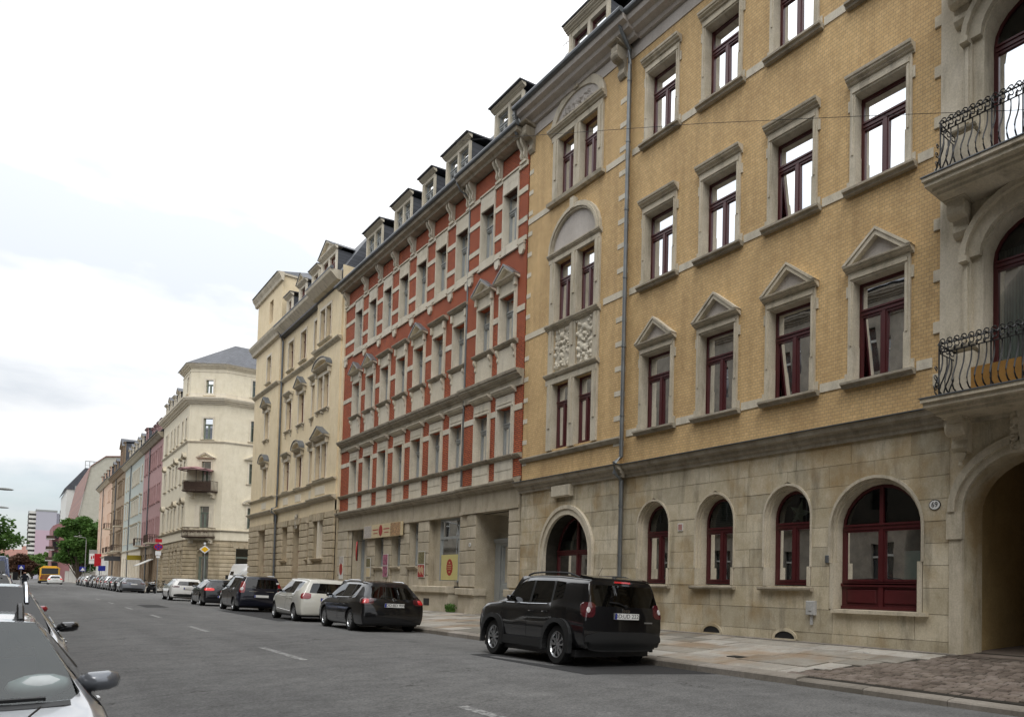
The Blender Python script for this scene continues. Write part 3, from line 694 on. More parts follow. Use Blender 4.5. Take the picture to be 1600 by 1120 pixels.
pc = MB(); pc.box(4.2, 6.15, 0.62, 0.64, 5.05, 5.50); F.put(pc, 'balcony_screen', plain('ochre_cloth', (0.42, 0.22, 0.06), 0.9, var=0.1))

# --- window surrounds, sills, hoods (one mesh each, shared)
def surround_mesh(w, h, bw, kind):
    m = MB()
    for s in (-1, 1):
        m.box(s*w/2, s*(w/2+bw), -0.01, 0.05, 0.0, h); m.box(s*(w/2+0.03), s*(w/2+bw*0.55), 0.05, 0.075, h*0.36, h)
        m.box(s*(w/2-0.035), s*(w/2+0.002), -0.17, 0.045, 0.0, h*0.36); m.box(s*(w/2-0.008), s*(w/2+0.01), -0.24, 0.048, 0.0, h-0.008)           # plain lower jamb blocks that narrow the opening
        m.box(s*(w/2+bw), s*(w/2+bw+0.09), -0.01, 0.03, 0.02, 0.22); m.box(s*(w/2+bw), s*(w/2+bw+0.07), -0.01, 0.03, h-0.33, h-0.08)
    m.box(-w/2, w/2, -0.24, 0.046, h-0.012, h+0.01)
    m.box(-w/2-bw, w/2+bw, -0.01, 0.052, h, h+0.20); m.box(-w/2-bw*0.55, w/2+bw*0.55, 0.052, 0.078, h+0.03, h+0.12)
    if kind == 'cornice': m.extrude_u(cornice(0.20, 0.20, h+0.20), -w/2-bw-0.06, w/2+bw+0.06)
    else: pediment(m, 0, w+2*bw+0.14, h+0.18, 0.62, 0.19, 0, 1, None, 0.12)
    return m.mesh('window_surround', [STY, FRZ])
sur = {k: surround_mesh(WW, rows[1][1]-rows[1][0] if k == 'cornice' else rows[0][1]-rows[0][0], 0.135, k) for k in ('cornice', 'pediment')}
sm = MB(); sm.extrude_u([(-0.24, -0.10), (0.10, -0.12), (0.12, -0.07), (0.17, -0.05), (0.17, 0.0), (-0.24, 0.02)], -WW/2-0.26, WW/2+0.26)
sill_me = sm.mesh('window_sill', STD)
for r_, (lo, hi) in enumerate(rows):
    for i, c in enumerate(wcols):
        F.place('window_surround', sur['pediment' if r_ == 0 else 'cornice'], c, 0, lo)
        F.place('window_sill', sill_me, c, 0, lo)
        window(F, c, lo, WW-0.02, hi-lo-0.012, d=-0.19, rg=rg, transom=0.70, tilt={(0, 2): 1, (0, 3): 1, (1, 2): 1}.get((r_, i)),
               cover={(0, 0): 'full', (0, 1): 'half', (0, 2): 'one', (0, 3): 'none'}.get((r_, i)))
# sill band on the brick, between the windows
mb = MB()
for z in (rows[0][0], rows[1][0], rows[2][0]):
    for a, b in ((7.35, 7.72), (9.42, 10.32), (12.02, 12.95), (14.65, 15.60), (17.30, RS-0.14)):
        mb.box(a, b, -0.01, 0.02, z-0.06, z+0.14)
F.split(mb, 'string_course', STR)
# stone insets on the edges of the projecting bay
for k in range(16):
    z = 5.62+k*0.76
    for u0_, u1_ in ((RS+0.0, RS+0.34), (B1-0.30, B1)):
        if (k % 2) and u0_ > 20: pass
        q = MB(); q.cbox(u0_-0.004 if u0_ < 20 else u0_, u1_, DP-0.01, DP+0.012, z, z+0.16, 0.004)
        if u0_ < 20: q.box(RS-0.012, RS, 0.0, DP+0.008, z+0.002, z+0.158)
        q.build('inset_stone', STR, yb, F.loc)
mb = MB()
for z in (10.17, 14.42):
    for a, b in ((RS+0.02, 19.2), (22.7, B1)): mb.box(a, b, DP-0.01, DP+0.02, z, z+0.20)
F.split(mb, 'string_course', STR)
# --- the projecting bay: paired windows, arched tympanum, relief panels
for r_, (lo, hi) in enumerate(rows):
    for s in (-1, 1): window(F, 20.95+s*0.71, lo+(0.03 if r_ == 0 else 0), 1.05, hi-lo-(0.03 if r_ == 0 else 0), d=DP-0.15, rg=rg, transom=0.70, cover='full' if r_ < 1 else 'one')
mb = MB(); m = mb
def pairframe(lo, hi, bw=0.36):
    for a, b in ((19.40, 19.71), (20.77, 21.13), (22.19, 22.52)): m.box(a-0.004, b+0.004, DP-0.22, DP+0.06, lo, hi)
    for c in (19.56, 20.95, 22.34): m.box(c-0.06, c+0.06, DP+0.06, DP+0.09, lo+0.75, hi)
pairframe(rows[0][0], rows[0][1]+0.02); m.box(19.40, 22.62, DP-0.01, DP+0.07, 8.20, 8.38); m.extrude_u([(DP+d, z) for d, z in cornice(0.16, 0.16, 8.38)], 19.34, 22.66)
pairframe(8.54, 10.06); m.extrude_u([(DP+d, z) for d, z in cornice(0.17, 0.18, 10.06)], 19.34, 22.66)
pairframe(rows[1][0], rows[1][1]); m.box(19.42, 22.60, DP-0.01, DP+0.07, 12.42, 12.56); m.extrude_u([(DP+d, z) for d, z in cornice(0.14, 0.16, 12.56)], 19.34, 22.66)
ring(m, 21.0, 12.72, 1.38, 1.62, DP-0.01, DP+0.10, rise0=1.08); ring(m, 21.0, 12.72, 1.44, 1.54, DP+0.10, DP+0.14, rise0=1.14)
m.box(20.88, 21.12, DP, DP+0.17, 13.85, 14.22)
pairframe(rows[2][0], rows[2][1]); m.box(19.42, 22.60, DP-0.01, DP+0.07, 16.74, 16.92); m.extrude_u([(DP+d, z) for d, z in cornice(0.22, 0.2, 16.92)], 19.28, 22.72)
m.extrude_u([(DP-0.2, 14.46), (DP+0.14, 14.46), (DP+0.17, 14.56), (DP-0.2, 14.60)], 19.28, 22.74)
ring(m, 21.0, 17.10, 1.42, 1.70, DP-0.01, DP+0.08, rise0=0.80); m.box(20.86, 21.14, DP, DP+0.14, 17.95, 18.20)
F.put(mb, 'paired_window_frame', STY)
mb = MB(); mb.plate(arc_pts(21.0, 12.72, 1.39, 1.09, 16), DP-0.01, DP+0.02); mb.plate(arc_pts(21.0, 17.10, 1.43, 0.81, 16), DP-0.012, DP+0.02); F.split(mb, 'tympanum', FRZ)
# carved relief: scrolls, leaves and a shell mass as true geometry
def relief(u0, u1, z0, z1, d, seed, n=70):
    q = random.Random(seed); m = MB(); nx, nz = 40, 54; uc = (u0+u1)/2; zc = (z0+z1)/2; W_, H_ = u1-u0, z1-z0
    bl = []
    for i in range(n//2):
        a, b = q.uniform(0.03, 0.47), q.uniform(0.03, 0.97); rr = q.uniform(0.03, 0.075); hh = q.uniform(0.03, 0.085)
        for s in (-1, 1): bl.append((uc+s*a*W_, z0+b*H_, rr, hh, q.random() < 0.55))
    for j in range(5): bl.append((uc, z0+H_*(0.2+0.15*j), 0.07+0.03*sin(j*2), 0.09, False))
    vs = []
    for j in range(nz+1):
        for i in range(nx+1):
            u = u0+W_*i/nx; z = z0+H_*j/nz; h_ = 0
            for bu, bz, rr, hh, tor in bl:
                t = hypot(u-bu, z-bz)/rr
                if t < 1.4: h_ = max(h_, hh*(math.exp(-((t-0.75)/0.25)**2) if tor else sqrt(max(0, 1-t*t*0.6))))
            h_ *= min(1, min(i, nx-i, j, nz-j)/2.0); vs.append((u, d+h_, z))
    fs = [(j*(nx+1)+i, j*(nx+1)+i+1, (j+1)*(nx+1)+i+1, (j+1)*(nx+1)+i) for j in range(nz) for i in range(nx)]
    m.add(vs, fs); return m
for s, sd_ in ((-1, 3), (1, 4)):
    me = relief(20.95+s*0.70-0.48, 20.95+s*0.70+0.48, 8.54, 10.06, DP+0.004, sd_).mesh('relief_panel', STR, smooth=60); link('relief_panel', me, yb, F.loc)
me = relief(19.95, 22.05, 17.12, 17.62, DP+0.026, 9, 60).mesh('carved_ornament', FRZ, smooth=60); link('carved_ornament', me, yb, F.loc)
# string at the foot of the brick, on the bay only, then the main ledge
mb = MB(); mb.extrude_u([(DP-0.02, 5.72), (DP+0.06, 5.72), (DP+0.13, 5.82), (DP+0.13, 5.86), (DP-0.02, 5.92)], RS-0.13, B1)
F.put(mb, 'sill_moulding', STD)
lg = [(-0.02, 4.64), (0.06, 4.64), (0.07, 4.72), (0.13, 4.76), (0.15, 4.84), (0.24, 4.88), (0.27, 4.97), (0.29, 4.98), (-0.02, 5.03)]
mb = MB(); mb.extrude_u(lg, 7.04, RS); mb.extrude_u([(d+DP, z) for d, z in lg], RS-0.27, B1+0.1); mb.extrude_u(lg, B0, 3.2); F.split(mb, 'main_ledge', STD)
mb = MB(); mb.box(7.04, RS-0.31, -0.01, 0.31, 4.992, 5.012); mb.box(RS-0.31, B1+0.1, DP-0.01, DP+0.31, 4.992, 5.012); F.put(mb, 'zinc_cover', ZNL)
# --- ground floor: rear wall with openings, then every ashlar block on its own
GC = (16.58, 13.91, 11.31)
g_ops = [(c-0.75, c+0.75, 1.47, 3.85, 0.75, 0.42) for c in GC]
gD = (8.765-1.19, 8.765+1.19, 0.97, 3.80, 1.06, 0.42)
gA = (21.1-1.38, 21.1+1.38, 1.05, 3.70, 1.30, 0.50)
gP = (5.2-1.48, 5.2+1.48, 0.0, 4.05, 1.10, 0.78)
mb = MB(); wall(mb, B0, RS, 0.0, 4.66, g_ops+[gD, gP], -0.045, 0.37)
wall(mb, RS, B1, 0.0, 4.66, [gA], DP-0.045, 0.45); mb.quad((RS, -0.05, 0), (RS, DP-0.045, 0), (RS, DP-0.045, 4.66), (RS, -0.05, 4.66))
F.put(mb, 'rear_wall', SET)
courses = [0.0, 0.42, 0.95, 1.47, 1.92, 2.36, 2.80, 3.24, 3.70, 4.17, 4.66]
blkn = 0
def clip_edge(op, z0, z1, side):
    """edge polyline of a block beside an opening (half width grows as the arch falls)"""
    a, b, lo, hi, rise = op[:5]; uc = (a+b)/2; hw = (b-a)/2; g = 0.035; sp = hi-rise; pts = []
    for i in range(7):
        z = z0+(z1-z0)*i/6
        if z < lo-0.001 and z1 <= lo+0.001: w = 0
        elif z <= sp: w = hw+0.03
        else:
            t = (z-sp)/(rise+g); w = (hw+g)*sqrt(max(0, 1-t*t)) if t < 1 else 0
            w = max(w, 0)
        pts.append((uc+side*w, z))
    return pts
def ashlar(u0, u1, dproj, ops, seed, lens=(0.62, 1.15)):
    global blkn
    q = random.Random(seed)
    for ci in range(len(courses)-1):
        z0, z1 = courses[ci], courses[ci+1]
        segs = [(u0, None, u1, None)]
        act = [o for o in ops if o[2] < z1-0.06 and o[3]+0.06 > z0+0.0]
        act.sort(key=lambda o: o[0]); cur = u0; ledge = None; out_ = []
        for o in act:
            out_.append((cur, ledge, (o[0]+o[1])/2, o)); cur = (o[0]+o[1])/2; ledge = o
        out_.append((cur, ledge, u1, None))
        for s0, lo_, s1, ro_ in out_:
            le = clip_edge(lo_, z0, z1, 1) if lo_ else None; re = clip_edge(ro_, z0, z1, -1) if ro_ else None
            a = max(p[0] for p in le) if le else s0; b = min(p[0] for p in re) if re else s1
            n = max(1, int(round((b-a)/q.uniform(*lens)))); cuts = [a+(b-a)*(i+(q.uniform(-0.2, 0.2) if 0 < i < n else 0))/n for i in range(n+1)]
            for i in range(n):
                lft = le if (i == 0 and le) else [(cuts[i], z0), (cuts[i], z1)]
                rgt = re if (i == n-1 and re) else [(cuts[i+1], z0), (cuts[i+1], z1)]
                gz = 0.004; pl = [(u+0.004, min(max(z, z0+gz), z1-gz)) for u, z in lft]; pr = [(u-0.004, min(max(z, z0+gz), z1-gz)) for u, z in rgt]
                m = MB(); d1_ = dproj+q.uniform(-0.006, 0.006); K = max(len(pl), len(pr))
                def samp(p):
                    if len(p) == K: return p
                    return [(p[0][0]+(p[1][0]-p[0][0])*t/(K-1), p[0][1]+(p[1][1]-p[0][1])*t/(K-1)) for t in range(K)]
                pl, pr = samp(pl), samp(pr)
                if min(pr[t][0]-pl[t][0] for t in range(K)) < 0.02: continue
                poly = pl+pr[::-1]
                cx = sum(p[0] for p in poly)/len(poly); cz = sum(p[1] for p in poly)/len(poly)
                m.plate([(u-cx, z-cz) for u, z in poly], -0.05, d1_)
                m.build('ashlar_block', ASH, yb, (F.loc.x+cx, 0, F.loc.z+cz)); blkn += 1
ashlar(6.66+0.28, RS-0.002, 0.0, g_ops+[gD], 5)
ashlar(RS, B1-0.02, DP, [gA], 6)
q = random.Random(2)
for ci in range(len(courses)-1):       # narrow return of the bay
    m = MB(); m.box(RS-0.012, RS-0.001, 0.0, DP-0.004, courses[ci]+0.005, courses[ci+1]-0.005); m.build('ashlar_block', ASH, yb, F.loc)
# archway surround blocks right of the wall (above and beside the passage)
for ci in range(len(courses)-1):
    z0, z1 = courses[ci], courses[ci+1]; o = (5.2-1.74, 5.2+1.74, 0.0, 4.40, 1.42)
    if z1 < 2.9: 
        m = MB(); m.cbox(6.685, 6.935, -0.05, 0.02, z0+0.004, z1-0.004, 0.01); m.build('ashlar_block', ASH, yb, F.loc)
        m = MB(); m.cbox(6.40, 6.655, -0.74, -0.05, z0+0.004, z1-0.004, 0.01); 
        continue
mb = MB()      # spandrel stones over the arch
K = 9
for i in range(K):
    a0, a1 = pi*i/K, pi*(i+1)/K; pts = []
    for t in range(4): a = a0+(a1-a0)*t/3; pts.append((5.2-1.76*cos(a), 2.95+1.36*sin(a)))
    tp = []
    for a in (a1, (a0+a1)/2, a0):
        u = 5.2-1.76*cos(a)*1.0; z = 4.63; 
        if a < pi*0.16 or a > pi*0.84: u = 5.2-(1.76 if cos(a) > 0 else -1.76)*1.0; 
        tp.append((u, z))
    m = MB(); poly = pts+[(tp[0][0]-0.004, 4.63), (tp[2][0]+0.004, 4.63)]
    if abs(poly[0][0]-poly[-1][0]) < 0.9: 
        m.plate(poly, -0.05, random.uniform(-0.004, 0.004)); m.build('ashlar_block', ASH, yb, F.loc)
mb = MB()
ring(mb, 5.2, 2.95, 1.46, 1.60, -0.05, 0.03, rise0=1.08, n=20); ring(mb, 5.2, 2.95, 1.60, 1.75, -0.05, 0.10, rise0=1.22, n=20)
for s in (-1, 1):
    mb.box(5.2+s*1.44, 5.2+s*1.78, -0.05, 0.07, 2.42, 2.95); mb.box(5.2+s*1.455, 5.2+s*1.73, -0.05, 0.035, 0.0, 2.42)
F.put(mb, 'portal_arch', STY)
mb = MB()      # reveal and soffit of the passage in stone, then plastered side walls
P_ = [(5.2-1.46, 0.0)]+arc_pts(5.2, 2.95, 1.46, 1.08, 18)+[(5.2+1.46, 0.0)]
for i in range(len(P_)-1):
    mb.quad((P_[i][0], -0.04, P_[i][1]), (P_[i][0], -0.80, P_[i][1]), (P_[i+1][0], -0.80, P_[i+1][1]), (P_[i+1][0], -0.04, P_[i+1][1]))
F.put(mb, 'portal_reveal', ASH)
mb = MB(); a, b, zt = 5.2-1.62, 5.2+1.62, 4.25
mb.quad((a, -0.8, 0), (a, -14, 0), (a, -14, zt), (a, -0.8, zt)); mb.quad((b, -0.8, 0), (b, -14, 0), (b, -14, zt), (b, -0.8, zt)); mb.quad((a, -0.8, zt), (b, -0.8, zt), (b, -14, zt), (a, -14, zt))
mb.quad((a, -14, 0), (b, -14, 0), (b, -14, zt), (a, -14, zt)); F.put(mb, 'passage_wall', PSG); mb = MB(); mb.box(a, b, -14, -0.04, 0.02, 0.205); F.put(mb, 'passage_floor', COB)
me = relief(5.25-0.40, 5.25+0.40, 3.95, 4.85, 0.10, 21, 46).mesh('carved_keystone', STY, smooth=60)
link('carved_keystone', me, yb, F.loc)
kb = MB(); kb.plate([(5.2-0.2, 3.98), (5.2+0.2, 3.98), (5.2+0.3, 4.70), (5.2-0.3, 4.70)], -0.04, 0.16); F.put(kb, 'keystone', STY)
# arch mouldings of the ground windows, their sills, joinery
for c in GC:
    m = MB(); ring(m, c, 3.10, 0.655, 0.76, -0.36, -0.12, zb=1.92); ring(m, c, 3.10, 0.70, 0.765, -0.12, -0.05, zb=1.92); ring(m, c, 3.10, 0.745, 0.80, -0.05, 0.022, zb=1.92)
    for s in (-1, 1): m.box(c+s*0.655, c+s*0.765, -0.36, 0.012, 1.47, 1.925)
    m2 = [(u-0, d, z) for u, d, z in m.v]; F.put(m, 'arch_moulding', STY)
    m = MB(); m.extrude_u([(-0.42, 1.36), (0.10, 1.36), (0.13, 1.40), (0.13, 1.44), (-0.42, 1.49)], c-0.86, c+0.86); F.put(m, 'window_sill', STD)
    window(F, c, 1.50, 1.30, 2.25, d=-0.30, rise=0.65, transom=0.635, rg=rg, cover={16.58: 'none', 13.91: 'blind', 11.31: 'none'}[c])
m = MB(); ring(m, 8.765, 2.74, 1.09, 1.20, -0.36, -0.12, rise0=0.96, zb=2.0, n=18); ring(m, 8.765, 2.74, 1.14, 1.205, -0.12, -0.05, rise0=1.01, zb=2.0, n=18); ring(m, 8.765, 2.74, 1.185, 1.25, -0.05, 0.025, rise0=1.055, zb=2.0, n=18)
for s in (-1, 1): m.box(8.765+s*1.09, 8.765+s*1.205, -0.36, 0.012, 0.98, 2.005)
F.put(m, 'arch_moulding', STY)
m = MB(); m.box(7.4, 9.85, -0.42, 0.11, 0.90, 0.975); F.put(m, 'window_sill', STY)
# wide shop window: frame, two panelled boards below, frosted film
w = window(F, 8.765, 1.52, 2.17, 2.17, d=-0.30, style='wide', rise=0.955, transom=0.585, rg=rg, cover='none')
pb = MB(); pb.box(-1.09, 1.09, -0.07, 0.0, -0.54, 0.0); pb.box(-1.09, 1.09, 0.0, 0.05, -0.04, 0.03); pb.box(-1.09, 1.09, 0.0, 0.04, -0.54, -0.47); pb.box(-0.06, 0.06, 0, 0.04, -0.47, -0.04)
pb.build('panelled_board', RED, w)
for s in (-1, 1):
    q = MB(); q.cbox(s*0.12, s*0.95, 0.0, 0.022, -0.42, -0.09, 0.03); q.build('board_panel', RED, w)
    q = MB(); q.quad((s*0.05, -0.045, 0.08), (s*0.96, -0.045, 0.08), (s*0.96, -0.045, 0.72), (s*0.05, -0.045, 0.72)); q.build('frosted_film', FRO, w)
# arched window of the projecting bay
m = MB(); ring(m, 21.1, 2.40, 1.39, 1.58, DP-0.06, DP+0.05, rise0=1.31, zb=0.3, n=18); ring(m, 21.1, 2.40, 1.58, 1.70, DP-0.06, DP+0.09, rise0=1.50, zb=0.3, n=18)
m.cbox(20.72, 21.9, DP, DP+0.16, 4.30, 4.68, 0.03); F.put(m, 'arch_moulding', STY)
window(F, 21.1, 1.05, 2.70, 2.64, d=DP-0.44, style='wide', rise=1.27, transom=0.55, rg=rg, cover='full')
# cellar vents: dark low arches with a sloping stone lip
for c in (13.93, 11.32):
    m = MB(); p = arc_pts(c, 0.24, 0.33, 0.17, 8); m.plate(p, -0.02, 0.012); F.put(m, 'cellar_vent', BLK)
    m = MB(); ring(m, c, 0.24, 0.33, 0.40, -0.02, 0.03, rise0=0.17, n=8); m.box(c-0.38, c+0.38, -0.02, 0.05, 0.2, 0.235); F.put(m, 'vent_surround', ASH)
# meter box, door bell plate, small plaque, number sign, paper star
m = MB(); m.cbox(10.34, 10.60, 0.0, 0.10, 0.82, 1.14, 0.015); m.box(10.42, 10.52, 0.10, 0.115, 0.92, 1.04); m.box(10.44, 10.50, 0.0, 0.05, 0.6, 0.82); F.put(m, 'meter_box', GRYP)
m = MB(); m.cbox(9.98, 10.08, 0.0, 0.05, 2.0, 2.17, 0.01); F.put(m, 'bell_box', ZNC)
m = MB(); m.cbox(15.20, 15.42, 0.0, 0.02, 2.93, 3.15, 0.005); F.put(m, 'plaque', WHW)
m = MB(); m.cbox(15.23, 15.39, 0.02, 0.024, 2.96, 3.12, 0.001); F.put(m, 'plaque_print', plain('faded_pink_print', (0.35, 0.18, 0.16), 0.6, var=0.3, scale=20))
num = MB(); num.plate([(0.135*cos(a*pi/12), 0.105*sin(a*pi/12)) for a in range(24)], 0, 0.012)
no_ = num.build('house_number_sign', plain('black_enamel', (0.02, 0.02, 0.02), 0.3), yb, F.at(7.27, 0.008, 3.12))
n2 = MB(); n2.plate([(0.120*cos(a*pi/12), 0.09*sin(a*pi/12)) for a in range(24)], 0.012, 0.016); n2.build('enamel_face', plain('white_enamel', (0.75, 0.75, 0.73), 0.3), no_)
tm = text_mesh('69', 0.15, plain('black_print', (0.012, 0.012, 0.014), 0.4), 0.002)
link('lettering', tm, no_, (0, 0.019, 0), (R(90), 0, R(180)))
sw = MB(); pts = []
for i in range(10): r_ = 0.36 if i % 2 == 0 else 0.135; a = pi/2+i*pi/5+0.25; pts.append((r_*cos(a), r_*sin(a)))
for i in range(10):
    a, b = pts[i], pts[(i+1) % 10]; sw.add([(a[0], 0, a[1]), (b[0], 0, b[1]), (0, 0.07, 0)], [(0, 1, 2)]); sw.add([(a[0], 0, a[1]), (b[0], 0, b[1]), (0, -0.07, 0)], [(0, 2, 1)])
st = sw.build('paper_star', plain('paper_white', (0.85, 0.82, 0.68), 0.8), None, Vector((XW, 0, 0))+Vector((0.43, 11.30, 3.22)), R(90))
tag(st, 'pale five pointed paper star hanging inside the arched window beside the wide window', 'star')
# --- frieze, top cornice, gutter, roof with dormers
mb = MB(); mb.box(B0, RS, -0.01, 0.03, YTOP, 18.2); mb.box(RS, B1, DP-0.01, DP+0.03, YTOP, 18.2); F.put(mb, 'frieze', FRZ)
cp = [(-0.02, 18.0), (0.12, 18.0), (0.16, 18.10), (0.34, 18.14), (0.38, 18.24), (0.52, 18.28), (0.56, 18.42), (-0.02, 18.46)]
mb = MB(); mb.extrude_u(cp, B0, RS-0.5); mb.extrude_u([(d+DP, z) for d, z in cp], RS-0.5, B1+0.12); F.split(mb, 'cornice', FRZ)
mb = MB(); mb.tube([(B0, 0.60, 18.50), (RS-0.5, 0.60, 18.50)], 0.085, 10); mb.tube([(RS-0.5, 0.60+DP, 18.50), (B1+0.15, 0.60+DP, 18.50)], 0.085, 10); mb.box(B0, B1+0.1, 0.30, 0.58, 18.465, 18.50); F.put(mb, 'gutter', ZNC)
for c in (18.36, B1-0.18):
    m = MB(); console(m, c, 0.34, 0.50, 17.0, 17.86); m.extrude_u([(d+DP*0, z) for d, z in cornice(0.60, 0.14, 17.86)], c-0.25, c+0.25)
    m.lathe([(0, -0.18), (0.15, -0.18), (0.17, 0), (0.15, 0.18), (0, 0.18)], 14, 'x', (c, 0.36, 17.62)); o = F.put(m, 'console', STD)
mb = MB()
def roof_u(u0, u1, top=22.6, flat=5.0):
    mb.extrude_u([(0.34, 18.50), (-1.15, 21.6), (-5.6, 23.2), (-12.0, 21.0), (-12.0, 18.3), (0.34, 18.3)], u0, u1)
roof_u(B0, B1+0.0); F.put(mb, 'roof', SLT)
mb = MB(); mb.box(B0, B1, -12.0, -11.9, 0, 18.3); mb.box(B0, B0+0.1, -12, -0.6, 0, 18.3); mb.box(B1-0.10, B1, -12, -0.6, 0, 18.3); F.put(mb, 'outer_wall', GRYP)
for z in (4.72, 9.0, 13.3): 
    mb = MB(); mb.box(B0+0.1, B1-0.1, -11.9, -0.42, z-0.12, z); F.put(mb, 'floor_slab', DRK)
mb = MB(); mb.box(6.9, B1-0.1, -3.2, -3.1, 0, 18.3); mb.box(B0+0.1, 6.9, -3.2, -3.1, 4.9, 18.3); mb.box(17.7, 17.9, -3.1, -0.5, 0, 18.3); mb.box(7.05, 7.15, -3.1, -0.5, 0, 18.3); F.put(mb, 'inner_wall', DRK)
def dormer(F_, u0, u1, z0, z1, dfront, back, nwin, wmat, face, gable=0.0, roofm=SLT, rgx=random, fw=0.17, ov=0.14, wh=None, side=None, sill=0.12, covm=None, slim=False):
    """roof dormer: face wall with openings, slate cheeks, cornice roof; windows as sub-parts"""
    m = MB(); W_ = u1-u0; lo = z0+sill; hi = z1-(0.18 if slim else 0.26) if wh is None else lo+wh; ww = (W_-fw*(nwin+1))/nwin
    ops_ = [(u0+fw+i*(ww+fw), u0+fw+i*(ww+fw)+ww, lo, hi) for i in range(nwin)]
    wall(m, u0, u1, z0, z1, ops_, dfront, 0.16); m.box(u0-0.03, u0+fw*0.6, dfront-0.05, dfront+0.03, z0, z1-0.12); m.box(u1-fw*0.6, u1+0.03, dfront-0.05, dfront+0.03, z0, z1-0.12)
    m.extrude_u([(dfront+d, z) for d, z in (cornice(0.16, 0.13, z1-0.03) if slim else cornice(0.20, 0.18, z1-0.08))], u0-ov, u1+ov)
    if gable:
        zb = z1+0.08; uc = (u0+u1)/2
        m.plate([(u0-ov+0.1, zb), (u1+ov-0.1, zb), (uc, zb+gable-0.08)], dfront-0.3, dfront+0.04)
        for s in (-1, 1):
            e = u0-ov if s < 0 else u1+ov; pts = [(e, zb), (uc, zb+gable), (uc, zb+gable-0.13), (e-s*0.22, zb)]
            m.plate(pts, dfront-0.1, dfront+0.18)
    o = F_.put(m, 'dormer', face)
    c = MB(); c.box(u0+0.03, u0+0.06, -back, dfront-0.05, z0-0.3, z1-0.1); c.box(u1-0.06, u1-0.03, -back, dfront-0.05, z0-0.3, z1-0.1)
    c.box(u0, u1, -back, dfront-0.6, z0, z0+0.05)
    if gable:
        zb = z1+0.09; uc = (u0+u1)/2
        for s in (-1, 1):
            e = u0-ov if s < 0 else u1+ov
            c.add([(e, dfront+0.22, zb), (uc, dfront+0.22, zb+gable+0.03), (uc, -back-1, zb+gable+0.03), (e, -back-0.2, zb), (e, dfront+0.22, zb-0.04), (uc, dfront+0.22, zb+gable-0.01), (uc, -back-1, zb+gable-0.01), (e, -back-0.2, zb-0.04)],
                  [(0, 1, 2, 3), (4, 7, 6, 5), (0, 4, 5, 1), (3, 2, 6, 7), (0, 3, 7, 4)])
    else:
        c.extrude_u([(dfront+0.24, z1+0.11), (dfront+0.24, z1+0.15), (-back-0.6, z1+0.42), (-back-0.6, z1+0.30)], u0-ov-0.03, u1+ov+0.03)
    q = link('dormer_roof', c.mesh('dormer_roof', roofm), o)
    for a, b, l_, h_ in ops_:
        fm = win_meshes(b-a, h_-l_, 'std', wmat, 0, 0.66, (b-a) > 0.5)
        wo = link('window', fm[0], o, ((a+b)/2, dfront-0.10, l_))
        g = MB(); g.quad((-(b-a)/2+.04, -0.035, .05), ((b-a)/2-.04, -0.035, .05), ((b-a)/2-.04, -0.035, h_-l_-.04), (-(b-a)/2+.04, -0.035, h_-l_-.04)); pn = link('pane', g.mesh('pane', GLS), o, ((a+b)/2, dfront-0.10, l_))
    return o
dormer(F, 19.35, 21.75, 18.55, 20.35, 0.10, 1.6, 2, RED, STY)
dormer(F, 14.6, 16.6, 18.55, 20.35, -0.02, 1.6, 2, RED, STY)
dormer(F, 10.2, 12.2, 18.55, 20.35, -0.02, 1.6, 2, RED, STY)
# snow guard and lightning wire on the roof
mb = MB(); 
for u in range(int(B0), int(B1)+1, 1): mb.tube([(u, -1.05, 21.5), (u, -1.0, 21.85)], 0.012, 4)
mb.tube([(B0, -1.0, 21.8), (B1, -1.0, 21.8)], 0.012, 4); F.put(mb, 'snow_guard', IRN)
# rainwater pipes: the long one in the corner of the bay
mb = MB(); pd = 0.085
mb.tube([(RS-0.16, 0.62, 18.42), (RS-0.16, 0.50, 18.15), (RS-0.14, 0.18, 17.75), (RS-0.14, 0.17, 17.3), (RS-0.14, 0.17, 5.25), (RS-0.14, 0.40, 5.05), (RS-0.14, 0.40, 4.75), (RS-0.14, 0.14, 4.55), (RS-0.14, 0.14, 0.25)], pd*0.72, 10)
for z in (1.0, 2.3, 3.8, 6.5, 8.6, 10.7, 12.8, 14.9, 16.8): mb.lathe([(0.062, z-0.025), (0.076, z-0.025), (0.076, z+0.025), (0.062, z+0.025)], 10, 'z', (RS-0.14, 0.17 if z > 4.6 else 0.14, 0))
F.put(mb, 'rainwater_pipe', ZNL, smooth=40)
mb = MB(); mb.tube([(B1+0.05, 0.72, 18.45), (B1+0.25, 0.55, 18.1), (B1+0.32, 0.45, 17.8), (B1+0.22, 0.60, 17.72)], 0.06, 8); F.put(mb, 'pipe_elbow', ZNL, smooth=40)
# ================================================================ RED BRICK BUILDING
XR = 11.93
rb = empty('red_brick_building', (XR, 35.0, 0.2), R(90), 'red brick apartment house with stone bands, small window gables and a shop front', 'building')
F = Fac(rb, (-35.0, 0, -0.2)); rg = random.Random(5)
R0, R1, RQ = 24.32, 45.95, 29.25; DQ = 0.10
cols = [25.64, 27.58, 30.19, 32.38, 34.62, 36.86, 39.12, 41.34, 43.58]; W = 1.13
dcol = lambda u: DQ if u < RQ else 0.0
rw = [(6.10, 7.95), (10.36, 12.20), (14.16, 16.18)]
mb = MB()
for a, b, d in ((R0, RQ, DQ), (RQ, R1, 0.0)):
    wall(mb, a, b, 5.0, 17.6, [(c-W/2, c+W/2, lo, hi) for c in cols if a < c < b for lo, hi in rw], d, 0.30)
mb.quad((RQ, 0, 5), (RQ, DQ, 5), (RQ, DQ, 17.6), (RQ, 0, 17.6)); mb.quad((R0, -0.3, 5), (R0, DQ, 5), (R0, DQ, 17.6), (R0, -0.3, 17.6))
F.put(mb, 'brick_wall', RB)
